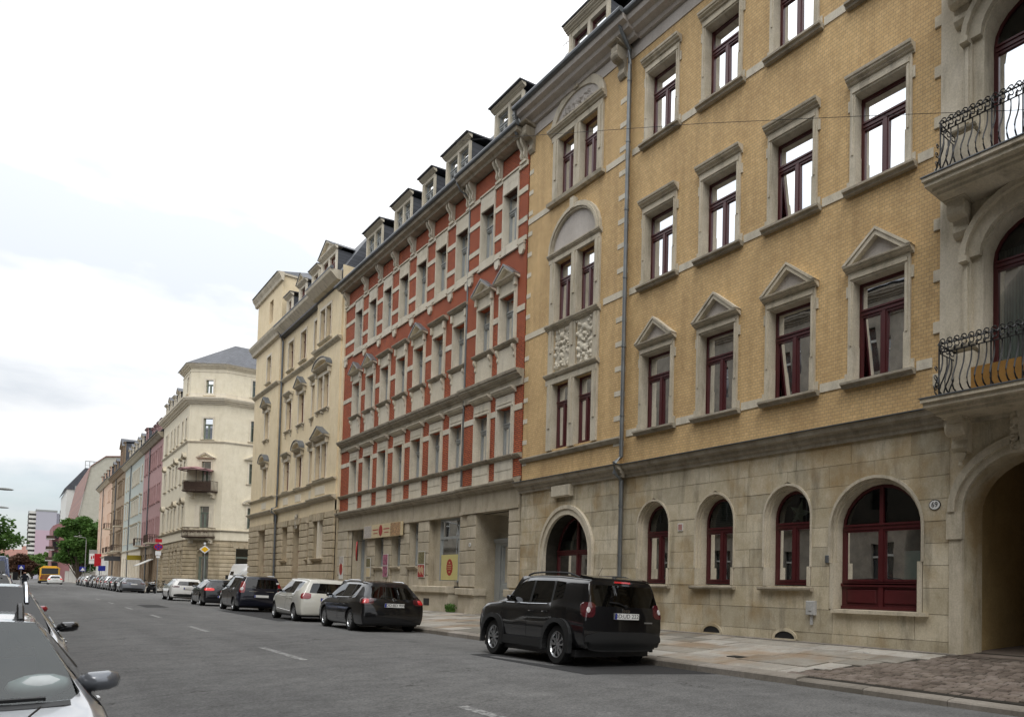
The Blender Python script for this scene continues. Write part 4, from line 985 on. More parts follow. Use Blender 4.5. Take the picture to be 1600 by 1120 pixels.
# reveals are rendered: pale lining pieces inside each opening belong to the surrounds
def sur_red(kind):
    m = MB(); h = {0: rw[0][1]-rw[0][0], 1: rw[1][1]-rw[1][0], 2: rw[2][1]-rw[2][0]}[kind]; w = W
    bw = 0.15 if kind < 2 else 0.0
    for s in (-1, 1):
        if bw: m.box(s*w/2, s*(w/2+bw), -0.01, 0.05, -0.06, h+(0.42 if kind == 0 else 0.48))
        if bw: m.box(s*(w/2), s*(w/2+0.06), 0.05, 0.075, 0, h+0.03)
        if kind == 2: m.box(s*w/2, s*(w/2+0.07), -0.01, 0.045, 0.0, h)
        m.box(s*(w/2-0.012), s*w/2, -0.30, 0.0, 0, h)
    if kind == 0:
        m.box(-w/2-bw, w/2+bw, -0.01, 0.052, h, h+0.44); m.box(-w/2-0.1, w/2+0.1, 0.052, 0.085, h, h+0.06); m.box(-w/2-0.05, w/2+0.05, 0.05, 0.07, h+0.14, h+0.17)
        m.extrude_u(cornice(0.22, 0.20, h+0.48), -w/2-bw-0.12, w/2+bw+0.12)
        m.box(-w/2-bw, w/2+bw, -0.01, 0.04, -0.95, -0.13); m.box(-w/2-bw+0.06, w/2+bw-0.06, 0.04, 0.052, -0.5, -0.24)
    if kind == 1:
        m.box(-w/2-bw, w/2+bw, -0.01, 0.052, h, h+0.52); m.box(-w/2-0.1, w/2+0.1, 0.052, 0.08, h, h+0.07)
        for s in (-1, 1): m.box(s*(w/2+0.03), s*(w/2+bw+0.04), 0.05, 0.13, h+0.20, h+0.50)
        m.box(-w/2-bw, w/2+bw, -0.01, 0.04, -1.02, -0.16)
        for s in (-1, 1): console(m, s*(w/2+bw-0.06), 0.12, 0.15, -0.62, -0.16)
    if kind == 2:
        m.box(-w/2-0.07, w/2+0.07, -0.01, 0.05, h, h+0.30); m.box(-w/2-0.07, w/2+0.07, -0.01, 0.04, h+0.32, h+0.60); m.box(-w/2-0.1, w/2+0.1, -0.01, 0.08, h+0.62, h+0.68)
        m.box(-w/2-0.07, w/2+0.07, -0.01, 0.045, -0.30, 0.0); m.box(-w/2-0.2, w/2+0.2, -0.01, 0.065, -0.36, -0.30)
    return m.mesh('window_surround', STR)
SR = [sur_red(k) for k in range(3)]
m = MB(); m.extrude_u(cornice(0.17, 0.16, -0.14), -W/2-0.3, W/2+0.3); SLR = m.mesh('window_sill', STD)
m = MB(); pediment(m, 0, W+0.62, rw[1][1]-rw[1][0]+0.46, 0.52, 0.24, 0, 1, 2, 0.10); PEDR = m.mesh('gable_hood', [STR, STR, ZNL])
m = MB(); m.extrude_u(cornice(0.22, 0.18, rw[1][1]-rw[1][0]+0.52), -W/2-0.36, W/2+0.36); HODR = m.mesh('cornice_hood', [STD])
for i, c in enumerate(cols):
    for k, (lo, hi) in enumerate(rw):
        F.place('window_surround', SR[k], c, dcol(c), lo)
        if k < 2: F.place('window_sill', SLR, c, dcol(c), lo)
        if k == 1: F.place('gable_hood' if i in (0, 1, 4, 7, 8) else 'cornice_hood', PEDR if i in (0, 1, 4, 7, 8) else HODR, c, dcol(c), lo)
        window(F, c, lo, W-0.02, hi-lo, d=dcol(c)-0.20, mat=GRW, rg=rg, transom=0.68, cover=rg.choice(['full', 'one', 'half', 'none', 'none']))
# horizontal stone bands between the windows
mb = MB(); edges = sorted([R0]+[c-W/2-0.2 for c in cols]+[c+W/2+0.2 for c in cols]+[R1])
spans = [(R0, cols[0]-W/2-0.15), (cols[0]+W/2+0.15, cols[1]-W/2-0.15), (cols[1]+W/2+0.15, RQ), (RQ, cols[2]-W/2-0.15)]+[(cols[i]+W/2+0.15, cols[i+1]-W/2-0.15) for i in range(2, 8)]+[(cols[8]+W/2+0.15, R1)]
for a, b in spans:
    d = DQ if b <= RQ+0.01 else 0.0
    for z in (7.72, 11.35): mb.box(a, b, -0.01+d, d+0.022, z, z+0.22)
    a2, b2 = a-0.08 if a not in (R0, RQ) else a, b+0.08 if b not in (RQ, R1) else b
    for z in (14.62, 15.75): mb.box(a2, b2, -0.01+d, d+0.024, z, z+0.20)
    for z in (13.92, 16.70): mb.box(a2, b2, -0.01+d, d+0.05, z, z+0.17)
F.split(mb, 'stone_band', STR)
pen = MB(); pen.plate([(-0.19, 0.42), (0.19, 0.42), (0.19, 0.12), (0.08, 0.0), (-0.08, 0.0), (-0.19, 0.12)][::-1], -0.01, 0.07); pen.box(-0.21, 0.21, 0, 0.09, 0.36, 0.44); pme = pen.mesh('pendant', STR)
con = MB(); console(con, -0.12, 0.10, 0.26, 0.08, 0.78); console(con, 0.12, 0.10, 0.26, 0.08, 0.78); con.box(-0.21, 0.21, -0.01, 0.04, 0, 0.8); con.box(-0.23, 0.23, -0.01, 0.10, -0.06, 0.03); cme = con.mesh('eaves_bracket', STR)
piers = [(a+b)/2 for a, b in spans]
piers[0] = R0+0.30; piers[2] = RQ-0.24; piers[3] = RQ+0.28; piers[-1] = R1-0.28
for p in piers:
    F.place('pendant', pme, p, dcol(p), 13.46); F.place('eaves_bracket', cme, p, dcol(p), 16.90)
mb = MB()
for a, b, d in ((R0-0.02, RQ, DQ), (RQ, R1, 0)):
    pr = [(d-0.02, 17.66), (d+0.30, 17.66), (d+0.34, 17.74), (d+0.48, 17.78), (d+0.52, 17.90), (d-0.02, 17.94)]
    mb.extrude_u(pr, a, b+(0.0 if d == 0 else 0.3))
    mb.extrude_u([(d+x, z) for x, z in cornice(0.30, 0.34, 8.82)], a, b+(0.12 if d else 0)); mb.box(a, b, -0.01+d, d+0.06, 8.60, 8.82)
    mb.extrude_u([(d+x, z) for x, z in cornice(0.14, 0.16, 5.96)], a, b+(0.05 if d else 0)); 
    mb.extrude_u([(d+x, z) for x, z in cornice(0.28, 0.28, 4.88)], a, b+(0.1 if d else 0)); mb.box(a, b, -0.01+d, d+0.035, 5.02, 5.28)
F.split(mb, 'cornice', STD)
mb = MB(); mb.box(R0, RQ, DQ-0.3, DQ+0.02, 4.14, 4.90); mb.box(RQ, R1, -0.3, 0.02, 4.14, 4.90); mb.box(R0, RQ+0.04, DQ+0.02, DQ+0.07, 4.14, 4.26); mb.box(RQ+0.04, R1, 0.02, 0.07, 4.14, 4.26); F.put(mb, 'shop_fascia', STR2)
mb = MB(); mb.tube([(R0-0.1, 0.62, 17.98), (RQ+0.3, 0.62, 17.98)], 0.085, 10); mb.tube([(RQ+0.3, 0.55, 17.98), (R1+0.2, 0.55, 17.98)], 0.085, 10); mb.box(R0, R1, 0.2, 0.52, 17.945, 17.975); F.put(mb, 'gutter', ZNC)
mb = MB(); mb.tube([(RQ+0.35, 0.58, 17.95), (RQ+0.30, 0.56, 17.75), (RQ+0.28, 0.42, 17.5), (RQ+0.22, 0.12, 17.38), (RQ+0.10, 0.10, 17.3), (RQ+0.08, 0.10, 13.9), (RQ+0.08, 0.13, 5.3)], 0.035, 8); F.put(mb, 'rainwater_pipe', ZNL, smooth=40)
# --- ground floor: piers of rusticated blocks
pg = [(24.32, 25.08, DQ), (27.86, 28.66, DQ), (28.66, 29.50, 0.02), (32.84, 34.04, 0.0), (35.20, 36.20, 0.0), (37.45, 38.52, 0.0), (39.82, 41.02, 0.0), (43.66, 44.20, -0.06), (44.20, 45.90, 0.02)]
for a, b, d in pg:
    m = MB(); m.box(a+0.02, b-0.02, -0.32, d-0.03, 0.0, 4.14); F.put(m, 'pier_core', STR2)
    zs = [1.24]+[1.24+0.483*i for i in range(1, 7)]
    for i in range(6):
        m = MB(); m.cbox(a, b, -0.02, d+0.03, zs[i]+0.012, zs[i+1]-0.012, 0.015); o = m.build('rusticated_block', STR2, rb, F.loc)
    m = MB(); m.box(a-0.03, b+0.03, -0.30, d+0.02, 0.0, 0.93); m.cbox(a-0.10, b+0.10, -0.30, d+0.12, 0.93, 1.20, 0.02) if a < 30 else m.box(a-0.02, b+0.02, -0.3, d+0.06, 0.93, 1.22); F.put(m, 'pier_base', STR2)
mb = MB()
for a, b in ((34.04, 35.20), (36.20, 37.45), (38.52, 39.82)):
    mb.box(a, b, -0.30, -0.02, 0.0, 2.0); mb.extrude_u(cornice(0.14, 0.14, 1.98), a-0.03, b+0.03)
mb.box(30.35, 34.04, -0.3, 0.10, 0.0, 1.02); mb.cbox(30.30, 34.1, -0.3, 0.22, 0.98, 1.26, 0.03); F.put(mb, 'plinth', STR2)
m = MB(); m.box(32.35, 32.95, 0.0, 0.112, 0.42, 0.72); F.put(m, 'cellar_vent', BLK)
mb = MB(); mb.box(30.30, 33.3, -0.30, -0.10, 1.2, 1.48); mb.box(32.12, 32.84, -0.36, -0.22, 1.2, 4.14); F.put(mb, 'window_breast', STR2)
for c, a, b in ((34.62, 34.04, 35.20), (36.82, 36.20, 37.45), (39.17, 38.52, 39.82)): window(F, c, 2.12, b-a-0.06, 2.0, d=-0.28, mat=GRW, rg=rg, transom=0.7, cover='none')
# big shop window with the yellow panel, tall door beside it
m = MB()
for a, b, lo, hi in ((30.10, 30.22, 1.48, 4.14), (32.04, 32.14, 1.48, 4.14), (30.22, 32.04, 1.42, 1.50), (30.22, 32.04, 3.27, 3.37), (30.22, 32.04, 4.04, 4.14)): m.box(a, b, -0.30, -0.20, lo, hi)
o = F.put(m, 'shop_window', GRW)
g = MB(); g.quad((30.2, -0.25, 1.5), (32.06, -0.25, 1.5), (32.06, -0.25, 4.1), (30.2, -0.25, 4.1)); link('pane', g.mesh('pane', GLS), o)
g = MB(); g.quad((30.2, -0.55, 2.5), (32.06, -0.55, 2.5), (32.06, -0.55, 4.1), (30.2, -0.55, 4.1)); link('curtain', g.mesh('curtain', CUR), o)
YSG = plain('pale_yellow_vinyl', (0.55, 0.48, 0.20), 0.5, var=0.06); RSG = plain('red_print', (0.33, 0.03, 0.025), 0.5, var=0.2, scale=25); CSG = plain('cream_print', (0.56, 0.46, 0.28), 0.5, var=0.15, scale=8)
g = MB(); g.box(30.22, 32.02, -0.235, -0.225, 1.52, 2.60); s_ = link('shop_sign_panel', g.mesh('shop_sign_panel', YSG), o)
def oval(mb, u, z, a, b, d0, d1, n=24, zig=0): mb.plate([(u+(a+(zig if i % 2 else 0))*cos(2*pi*i/n), z+(b+(zig if i % 2 else 0))*sin(2*pi*i/n)) for i in range(n)], d0, d1)
g = MB(); oval(g, 31.12, 2.06, 0.30, 0.34, -0.224, -0.218, 32, 0.025); link('emblem', g.mesh('emblem', RSG), s_)
g = MB(); 
for z in (1.98, 2.06, 2.14): g.box(30.92, 31.32, -0.217, -0.214, z, z+0.022)
for s in (-1, 1): oval(g, 31.12, 2.06+s*0.20, 0.06, 0.035, -0.217, -0.214, 10)
g.box(30.34, 30.62, -0.224, -0.221, 1.98, 2.0); g.box(31.62, 31.9, -0.224, -0.221, 1.98, 2.0); link('emblem_print', g.mesh('emblem_print', YSG), s_)
m = MB(); m.box(29.52, 29.60, -0.36, -0.24, 0.3, 4.14); m.box(30.02, 30.10, -0.36, -0.24, 0.3, 4.14); m.box(29.60, 30.02, -0.34, -0.28, 0.3, 1.3); m.box(29.6, 30.02, -0.36, -0.26, 3.27, 3.37); m.box(29.6, 30.02, -0.36, -0.26, 1.3, 1.4)
o = F.put(m, 'shop_door', GRW); g = MB(); g.quad((29.6, -0.3, 1.4), (30.02, -0.3, 1.4), (30.02, -0.3, 4.1), (29.6, -0.3, 4.1)); link('pane', g.mesh('pane', GLS), o)
# entrance: deep recess, panelled grey door and fanlight
m = MB(); m.quad((27.84, -0.3, 0.2), (27.84, -2.2, 0.2), (27.84, -2.2, 4.14), (27.84, -0.3, 4.14)); m.quad((25.08, -0.3, 0.2), (25.08, -2.2, 0.2), (25.08, -2.2, 4.14), (25.08, -0.3, 4.14)); m.quad((25.08, -0.3, 4.13), (27.84, -0.3, 4.13), (27.84, -2.2, 4.13), (25.08, -2.2, 4.13))
m.box(27.84, 27.86, -0.3, 0.1, 0.2, 4.13); F.put(m, 'entrance_wall', STR2)
m = MB(); m.box(25.08, 27.84, -.84, -.74, 3.02, 3.20); m.extrude_u([(x-.74, z) for x, z in cornice(0.16, 0.3, 2.86)], 25.1, 27.82); m.box(25.10, 25.3, -.82, -.67, 0.2, 3.0); m.box(27.4, 27.84, -.82, -.67, 0.2, 3.0)
m.box(25.3, 27.4, -.82, -.72, 0.2, 1.45); m.box(25.3, 25.42, -.82, -.72, 1.45, 2.85); m.box(26.28, 26.42, -.82, -.70, 0.2, 2.9); m.box(27.28, 27.4, -.82, -.72, 1.45, 2.85)
o = F.put(m, 'entrance_door', GRW)
for a in (25.42, 26.46):
    for z in (0.35, 0.72, 1.08): q = MB(); q.cbox(a, a+0.8, -.72, -.69, z, z+0.3, 0.02); link('door_panel', q.mesh('door_panel', GRW), o)
g = MB(); g.quad((25.4, -.77, 1.45), (27.3, -.77, 1.45), (27.3, -.77, 2.85), (25.4, -.77, 2.85)); g.quad((25.1, -.78, 3.2), (27.84, -.78, 3.2), (27.84, -.78, 4.13), (25.1, -.78, 4.13)); link('pane', g.mesh('pane', GLS), o)
m = MB(); oval(m, 28.3, 2.92, 0.10, 0.085, DQ+0.03, DQ+0.045, 16); o = F.put(m, 'house_number_sign', WHW)
tm = text_mesh('67', 0.10, BLK, 0.001); link('lettering', tm, rb, F.at(28.3, DQ+0.048, 2.92), (R(90), 0, R(180)))
# left shop door
m = MB(); m.box(41.02, 41.16, -0.62, -0.5, 0.2, 4.14); m.box(42.55, 42.70, -0.62, -0.48, 0.2, 4.14); m.box(41.16, 42.55, -0.60, -0.52, 3.0, 3.12); m.box(43.55, 43.66, -0.6, -0.5, 0.2, 4.14); m.box(42.7, 43.6, -0.6, -0.5, 0.2, 0.9)
o = F.put(m, 'shop_door', GRW); g = MB(); g.quad((41.1, -0.56, 0.4), (43.6, -0.56, 0.4), (43.6, -0.56, 4.1), (41.1, -0.56, 4.1)); link('pane', g.mesh('pane', GLS), o)
m = MB(); m.quad((43.66, -0.32, 0.2), (43.66, -0.6, 0.2), (43.66, -0.6, 4.14), (43.66, -0.32, 4.14)); m.quad((41.02, -0.32, 0.2), (41.02, -0.6, 0.2), (41.02, -0.6, 4.14), (41.02, -0.32, 4.14)); F.put(m, 'door_reveal', STR2)
# signs on the shop
PIC = plain('printed_photo_warm', (0.36, 0.22, 0.11), 0.5, var=0.9, scale=14); PIC2 = plain('printed_photo_green', (0.16, 0.14, 0.07), 0.5, var=1.2, scale=16); PIC3 = plain('printed_photo_magenta', (0.26, 0.09, 0.13), 0.5, var=1.2, scale=9); PIC4 = plain('printed_photo_pale', (0.42, 0.38, 0.34), 0.5, var=0.7, scale=12)
m = MB(); m.box(35.7, 41.1, 0.10, 0.16, 3.58, 4.24); sb = m.build('shop_sign_board', CSG, None, Vector((XR, 0, 0)), R(90))
tag(sb, 'long cream shop sign board with red emblem above the narrow shop windows', 'sign')
for nm, mat, a, b, z0_, z1_ in (('sign_picture', PIC, 35.9, 37.2, 3.60, 4.22), ('sign_picture', PIC4, 39.9, 41.05, 3.60, 4.22)):
    q = MB(); q.box(a, b, 0.16, 0.165, z0_, z1_); link(nm, q.mesh(nm, mat), sb)
q = MB(); oval(q, 38.55, 3.92, 0.24, 0.26, 0.16, 0.168, 28, 0.02); link('emblem', q.mesh('emblem', RSG), sb)
q = MB()
for a, b in ((37.35, 38.15), (38.9, 39.7)): q.box(a, b, 0.16, 0.164, 3.95, 4.0); q.box(a+0.1, b-0.1, 0.16, 0.164, 3.78, 3.82)
link('sign_print', q.mesh('sign_print', RSG), sb)
def poster(u0, u1, z0_, z1_, d, mats, label, rot=0):
    m = MB(); m.box(u0, u1, d, d+0.02, z0_, z1_); o = m.build('poster_board', WHW, None, Vector((XR, 0, 0)), R(90)); tag(o, label, 'sign', None)
    n = len(mats)
    for i, mt in enumerate(mats):
        if mt is None: continue
        a = z0_+(z1_-z0_)*i/n; b = z0_+(z1_-z0_)*(i+1)/n; q = MB(); q.box(u0+0.03, u1-0.03, d+0.02, d+0.024, a+0.02, b-0.02); link('print', q.mesh('print', mt), o)
    return o
o = poster(33.08, 33.85, 1.62, 2.78, 0.05, [RSG, PIC2], 'tall poster with green picture over red lettering on the pier beside the yellow panel')
q = MB()
for i in range(6): u = 33.2+i*0.10; q.box(u, u+0.06, 0.074, 0.078, 1.75+0.06*(i % 3), 2.05+0.05*((i*2) % 3))
link('poster_lettering', q.mesh('poster_lettering', CSG), o)
poster(37.70, 38.40, 1.62, 2.75, 0.05, [PIC3, PIC3], 'tall magenta and white poster on the pier between two narrow shop windows')
poster(40.2, 40.85, 1.62, 2.6, 0.05, [CSG, PIC2], 'narrow brown and cream poster beside the left shop door')
poster(44.7, 45.4, 1.5, 2.75, 0.05, [None, CSG, PIC4], 'pale poster with a red ring at the far left end of the shopfront')
q = MB(); ring(q, 45.05, 2.05, 0.17, 0.26, 0.075, 0.08, n=14); ring(q, 45.05, 2.05, 0.17, 0.26, 0.075, 0.08, n=14)
qq = MB(); oval(qq, 45.05, 2.05, 0.27, 0.32, 0.075, 0.079, 20); oo = qq.build('poster_emblem', RSG, None, Vector((XR, 0, 0)), R(90)); tag(oo, 'red oval emblem stuck on the pale poster at the left end of the shopfront', 'sign')
ov = MB(); oval(ov, 0, 0, 0.36, 0.50, 0, 0.05, 24); oo = ov.build('hanging_shop_sign', RSG, None, (XR-0.35, 41.3, 2.95), R(70)); tag(oo, 'red oval projecting shop sign beside the left shop door', 'sign')
ov = MB(); oval(ov, 0, 0, 0.30, 0.42, 0.05, 0.056, 24); link('emblem_rim', ov.mesh('emblem_rim', CSG), oo); ov = MB(); oval(ov, 0, 0, 0.26, 0.37, 0.056, 0.062, 24); link('emblem', ov.mesh('emblem', RSG), oo)
ov = MB(); ov.box(-0.03, 0.03, -0.02, 0.0, -0.5, 0.6); ov.tube([(0, 0, 0.5), (-0.1, -0.3, 0.55)], 0.012, 5); link('bracket', ov.mesh('bracket', IRN), oo)
m = MB(); m.add([(-0.3, 0, 0), (0.3, 0, 0), (0.3, -0.3, 1.25), (-0.3, -0.3, 1.25), (-0.3, -0.03, 0), (0.3, -0.03, 0), (0.3, -0.33, 1.25), (-0.3, -0.33, 1.25)], [(0, 1, 2, 3), (4, 7, 6, 5), (0, 4, 5, 1), (3, 2, 6, 7), (1, 5, 6, 2), (0, 3, 7, 4)])
ab = m.build('sandwich_board', WHW, None, (XR-0.55, 39.3, 0.2), R(90)); tag(ab, 'white sandwich board standing on the pavement under the shop sign', 'sign board')
m = MB(); m.add([(-0.3, -0.62, 0), (0.3, -0.62, 0), (0.3, -0.34, 1.25), (-0.3, -0.34, 1.25), (-0.3, -0.65, 0), (0.3, -0.65, 0), (0.3, -0.37, 1.25), (-0.3, -0.37, 1.25)], [(0, 1, 2, 3), (4, 7, 6, 5), (0, 4, 5, 1), (3, 2, 6, 7), (1, 5, 6, 2), (0, 3, 7, 4)]); link('rear_leaf', m.mesh('rear_leaf', BLK), ab)
# --- roof and dormers
mb = MB(); mb.extrude_u([(0.28, 18.0), (-1.2, 21.0), (-6, 22.6), (-12, 20.5), (-12, 17.9), (0.28, 17.9)], R0, R1); F.put(mb, 'roof', SLT)
mb = MB(); mb.box(R0, R1, -12, -11.9, 0, 18); mb.box(R1-0.1, R1, -12, -0.4, 0, 18); mb.box(R0, R0+0.1, -12, -0.4, 0, 18); F.put(mb, 'outer_wall', GRYP)
for z in (4.9, 9.2, 13.2):
    mb = MB(); mb.box(R0+0.1, R1-0.1, -11.9, -0.5, z-0.15, z); F.put(mb, 'floor_slab', DRK)
mb = MB(); mb.box(R0+0.1, R1-0.1, -3.3, -3.2, 0, 18); F.put(mb, 'inner_wall', DRK)
for a, b, n in ((24.9, 27.2, 2), (29.5, 31.9, 2), (33.2, 34.6, 1), (36.0, 38.2, 2), (40.0, 42.4, 2)):
    dormer(F, a, b, 17.95, 19.88, 0.10, 1.5, n, GRW, STR, slim=True, sill=0.30)
# ================================================================ CREAM BUILDING
XCM = 12.0
cb_ = empty('cream_plaster_building', (XCM, 57.0, 0.2), R(90), 'cream plastered apartment house with rusticated ground floor, dark red windows and raised left bay', 'building')
F = Fac(cb_, (-57.0, 0, -0.2)); rg = random.Random(9)
C0, C1 = 46.0, 68.1; DC = 0.28
# bays: right bay 46.3-53.? proud, middle flat, left bay 60.5-68 proud
bay = [(46.30, 51.35, 0.22), (51.35, 60.55, 0.0), (60.55, C1, 0.22)]
dC = lambda u: [d for a, b, d in bay if a <= u <= b][0]
cw = [(63.65, 1.24), (58.42, 1.36), (55.25, 1.34), (52.15, 1.16), (49.98, 1.02), (48.76, 1.02)]
rwc = [(7.42, 9.50), (11.60, 13.68), (15.82, 17.80)]
gops = [(62.75, 64.85, 0.9, 5.0), (57.5, 58.9, 2.7, 5.0), (54.45, 56.15, 0.9, 5.0, 0.85), (51.6, 52.6, 2.7, 5.0), (48.35, 50.35, 2.7, 4.95)]
mb = MB()
for a, b, d in bay:
    ops = [(c-w/2, c+w/2, lo, hi) for c, w in cw if a < c < b for lo, hi in rwc]
    wall(mb, a, b, 6.0, 19.0, ops, d, 0.26)
    for e in (a, b): mb.quad((e, -0.3, 5.4), (e, d, 5.4), (e, d, 19.0), (e, -0.3, 19.0))
    mb.box(a, b, d-0.3, d+0.001, 5.42, 6.0)
wall(mb, 60.55, C1, 19.0, 23.0, [(63.2, 64.3, 20.35, 22.0)], 0.22, 0.26)
mb.quad((60.55, -6, 19), (60.55, 0.22, 19), (60.55, 0.22, 23), (60.55, -6, 23))
mb.quad((C1, -12, 5.4), (C1, 0.22, 5.4), (C1, 0.22, 23.0), (C1, -12, 23.0)); mb.quad((C0, -0.3, 5.4), (46.3, -0.3, 5.4), (46.3, -0.3, 19), (C0, -0.3, 19)); mb.quad((C1, -12, 23), (60.55, -12, 23), (60.55, -12, 0), (C1, -12, 0))
F.put(mb, 'plaster_wall', CRM)
mb = MB()
for a, b, d in bay: wall(mb, a, b, 0.0, 5.42, [o for o in gops if a < o[0] < b], d-0.05, 0.4)
mb.quad((C1, -12, 0), (C1, 0.17, 0), (C1, 0.17, 5.42), (C1, -12, 5.42)); F.put(mb, 'ground_wall', STC)
for a, b, d in bay:
    for i in range(10):
        z0 = 1.05+i*0.44; z1 = z0+0.44
        if z1 > 5.42: z1 = 5.42
        ops = sorted([o for o in gops if a < o[0] < b and o[2] < z1-0.1 and o[3] > z0+0.1]); cur = a; segs = []
        for o in ops:
            hw = (o[1]-o[0])/2; uc = (o[0]+o[1])/2
            if len(o) > 4 and z0 > o[3]-o[4]: hw = hw*sqrt(max(0, 1-((z0+0.1-(o[3]-o[4]))/o[4])**2))+0.1
            segs.append((cur, uc-hw)); cur = uc+hw
        segs.append((cur, b))
        for s0, s1 in segs:
            if s1-s0 < 0.1: continue
            m = MB(); m.cbox(s0, s1, d-0.06, d+0.05, z0+0.02, z1-0.02, 0.025); m.build('rusticated_block', STC, cb_, F.loc)
    m = MB(); m.box(a, b, -0.3, d+0.10, 0.0, 1.0); m.cbox(a, b, -0.3, d+0.14, 0.95, 1.06, 0.02)
    for o in gops:
        if a < o[0] < b and o[2] < 1: pass
    F.put(m, 'plinth', STC)
for o in gops:     # voussoirs
    uc = (o[0]+o[1])/2; w_ = (o[1]-o[0]); d = dC(uc)
    for k in range(-3, 4):
        m = MB(); a = uc+k*w_/6-w_/14; b = a+w_/7; tl = 0.05*k; m.plate([(a, o[3]), (b, o[3]), (b+tl, 5.38), (a+tl, 5.38)], d, d+0.085); m.build('voussoir', STC, cb_, F.loc)
    ww = o[1]-o[0]
    if len(o) > 4: 
        m = MB(); m.box(o[0], o[1], d-0.4, d-0.34, 0.9, 3.2); m.box(o[0], o[1], d-0.4, d-0.30, 3.2, 3.34); dd = F.put(m, 'entrance_door', BRW)
        q = MB(); q.cbox(o[0]+0.15, uc-0.06, d-0.34, d-0.31, 1.2, 3.0, 0.02); q.cbox(uc+0.06, o[1]-0.15, d-0.34, d-0.31, 1.2, 3.0, 0.02); link('door_panel', q.mesh('door_panel', BRW), dd)
        m = MB(); m.box(o[0], o[1], d-0.5, d-0.42, 3.3, 5.0); F.put(m, 'fanlight', DRK)
        me = relief(uc-0.3, uc+0.3, 4.75, 5.7, d+0.05, 12, 30).mesh('carved_keystone', STD, smooth=60); link('carved_keystone', me, cb_, F.loc)
    elif o[2] < 1: 
        m = MB(); m.box(o[0], uc, d-0.42, d-0.36, 0.9, o[3]); F.put(m, 'door_panel', BRW); window(F, (uc+o[1])/2, 0.9, ww/2-0.05, o[3]-0.9, d=d-0.34, mat=BRW, rg=rg, detail=1)
    else:
        if ww > 1.6:
            m = MB(); m.box(uc-0.16, uc+0.16, d-0.3, d+0.03, o[2], o[3]); F.put(m, 'mullion', TRC)
            for s in (-1, 1): window(F, uc+s*(ww/4+0.08), o[2], ww/2-0.16, o[3]-o[2], d=d-0.34, mat=BRW, rg=rg, detail=1, mull=False)
        else: window(F, uc, o[2], ww, o[3]-o[2], d=d-0.34, mat=BRW, rg=rg, detail=1)
        m = MB(); m.extrude_u([(d+x, z) for x, z in cornice(0.16, 0.14, o[2]-0.14)], o[0]-0.2, o[1]+0.2); F.put(m, 'window_sill', STC)
TR = MB(); TD = MB(); BAL = []
def strip(mb, prof, ext=0.0):
    for a, b, d in bay: mb.extrude_u([(d+x, z) for x, z in prof], a-(ext if d else 0), b+(ext if d else 0))
mbs = MB(); strip(mbs, cornice(0.26, 0.26, 6.04), 0.1); strip(mbs, cornice(0.16, 0.15, 7.16), 0.05); F.put(mbs, 'moulded_ledge', STY)
mbs = MB(); strip(mbs, cornice(0.18, 0.22, 15.2), 0.08); F.put(mbs, 'string_course', STY)
for c, w in cw:
    d = dC(c)
    for k, (lo, hi) in enumerate(rwc):
        m = MB(); bw = 0.12 if c > 50.5 or c == 0 else 0.095
        for s in (-1, 1): m.box(c+s*w/2, c+s*(w/2+bw), d-0.01, d+0.05, lo, hi)
        m.box(c-w/2-bw, c+w/2+bw, d-0.01, d+0.052, hi, hi+0.16)
        F.put(m, 'window_surround', TRC)
        m = MB(); m.extrude_u([(d+x, z) for x, z in cornice(0.14, 0.12, lo-0.12)], c-w/2-0.2, c+w/2+0.2)
        if k == 1:
            for s in (-1, 1): console(m, c+s*(w/2+0.02), 0.12, d+0.12, lo-0.45, lo-0.12)
        F.put(m, 'window_sill', STY)
        window(F, c, lo, w-0.02, hi-lo, d=d-0.18, mat=BRW, rg=rg, transom=0.7, mull=w > 0.9, cover=rg.choice(['one', 'none', 'none']))
def hood(c, w, z, kind, d):
    m = MB()
    sub = MB()
    if kind == 't': pediment(sub, c, w, z, 0.62, 0.30, 0, 1, 2, 0.13)
    elif kind == 's': seg_pediment(sub, c, w, z, 0.55, 0.30, 0, 1, 2, 0.13)
    else: sub.extrude_u(cornice(0.26, 0.24, z), c-w/2, c+w/2)
    sub.v = [(u, dd+d, zz) for u, dd, zz in sub.v]
    for s in (-1, 1): sub.box(c+s*(w/2-0.28), c+s*(w/2-0.12), d, d+0.16, z-0.3, z)
    F.put(sub, 'window_hood', [STY, CRM, ZNC])
for c, w, k0, k1 in ((63.65, 2.0, 's', 't'), (58.42, 1.95, 'c', 'c'), (55.25, 2.1, 's', 't'), (52.15, 1.6, 'c', 'c'), (49.37, 3.0, 't', 's')):
    hood(c, w, 9.80, k0, dC(c)); hood(c, w, 13.98, k1, dC(c))
    m = MB(); d = dC(c); m.cbox(c-w*0.33, c+w*0.33, d-0.01, d+0.03, 6.5, 7.0, 0.02); F.put(m, 'parapet_panel', TRC)
mb = MB()
for a, b, d in bay[:2]: mb.extrude_u([(d-0.02, 18.55), (d+0.3, 18.6), (d+0.62, 18.95), (d+0.66, 19.1), (d-0.02, 19.14)], a-0.05, b+0.0)
mb.extrude_u([(0.2, 18.6), (0.42, 18.65), (0.46, 18.85), (0.62, 19.1), (0.66, 19.25), (0.2, 19.28)], 60.45, C1+0.4); mb.extrude_u([(0.2, 22.55), (0.34, 22.6), (0.38, 22.8), (0.50, 23.0), (0.55, 23.15), (0.2, 23.18)], 60.3, C1+0.5)
mb.box(60.45, C1+0.4, -12, 0.2, 23.02, 23.16); mb.box(C1-0.01, C1+0.4, -12, 0.2, 19.1, 19.25)
F.put(mb, 'cornice', STY)
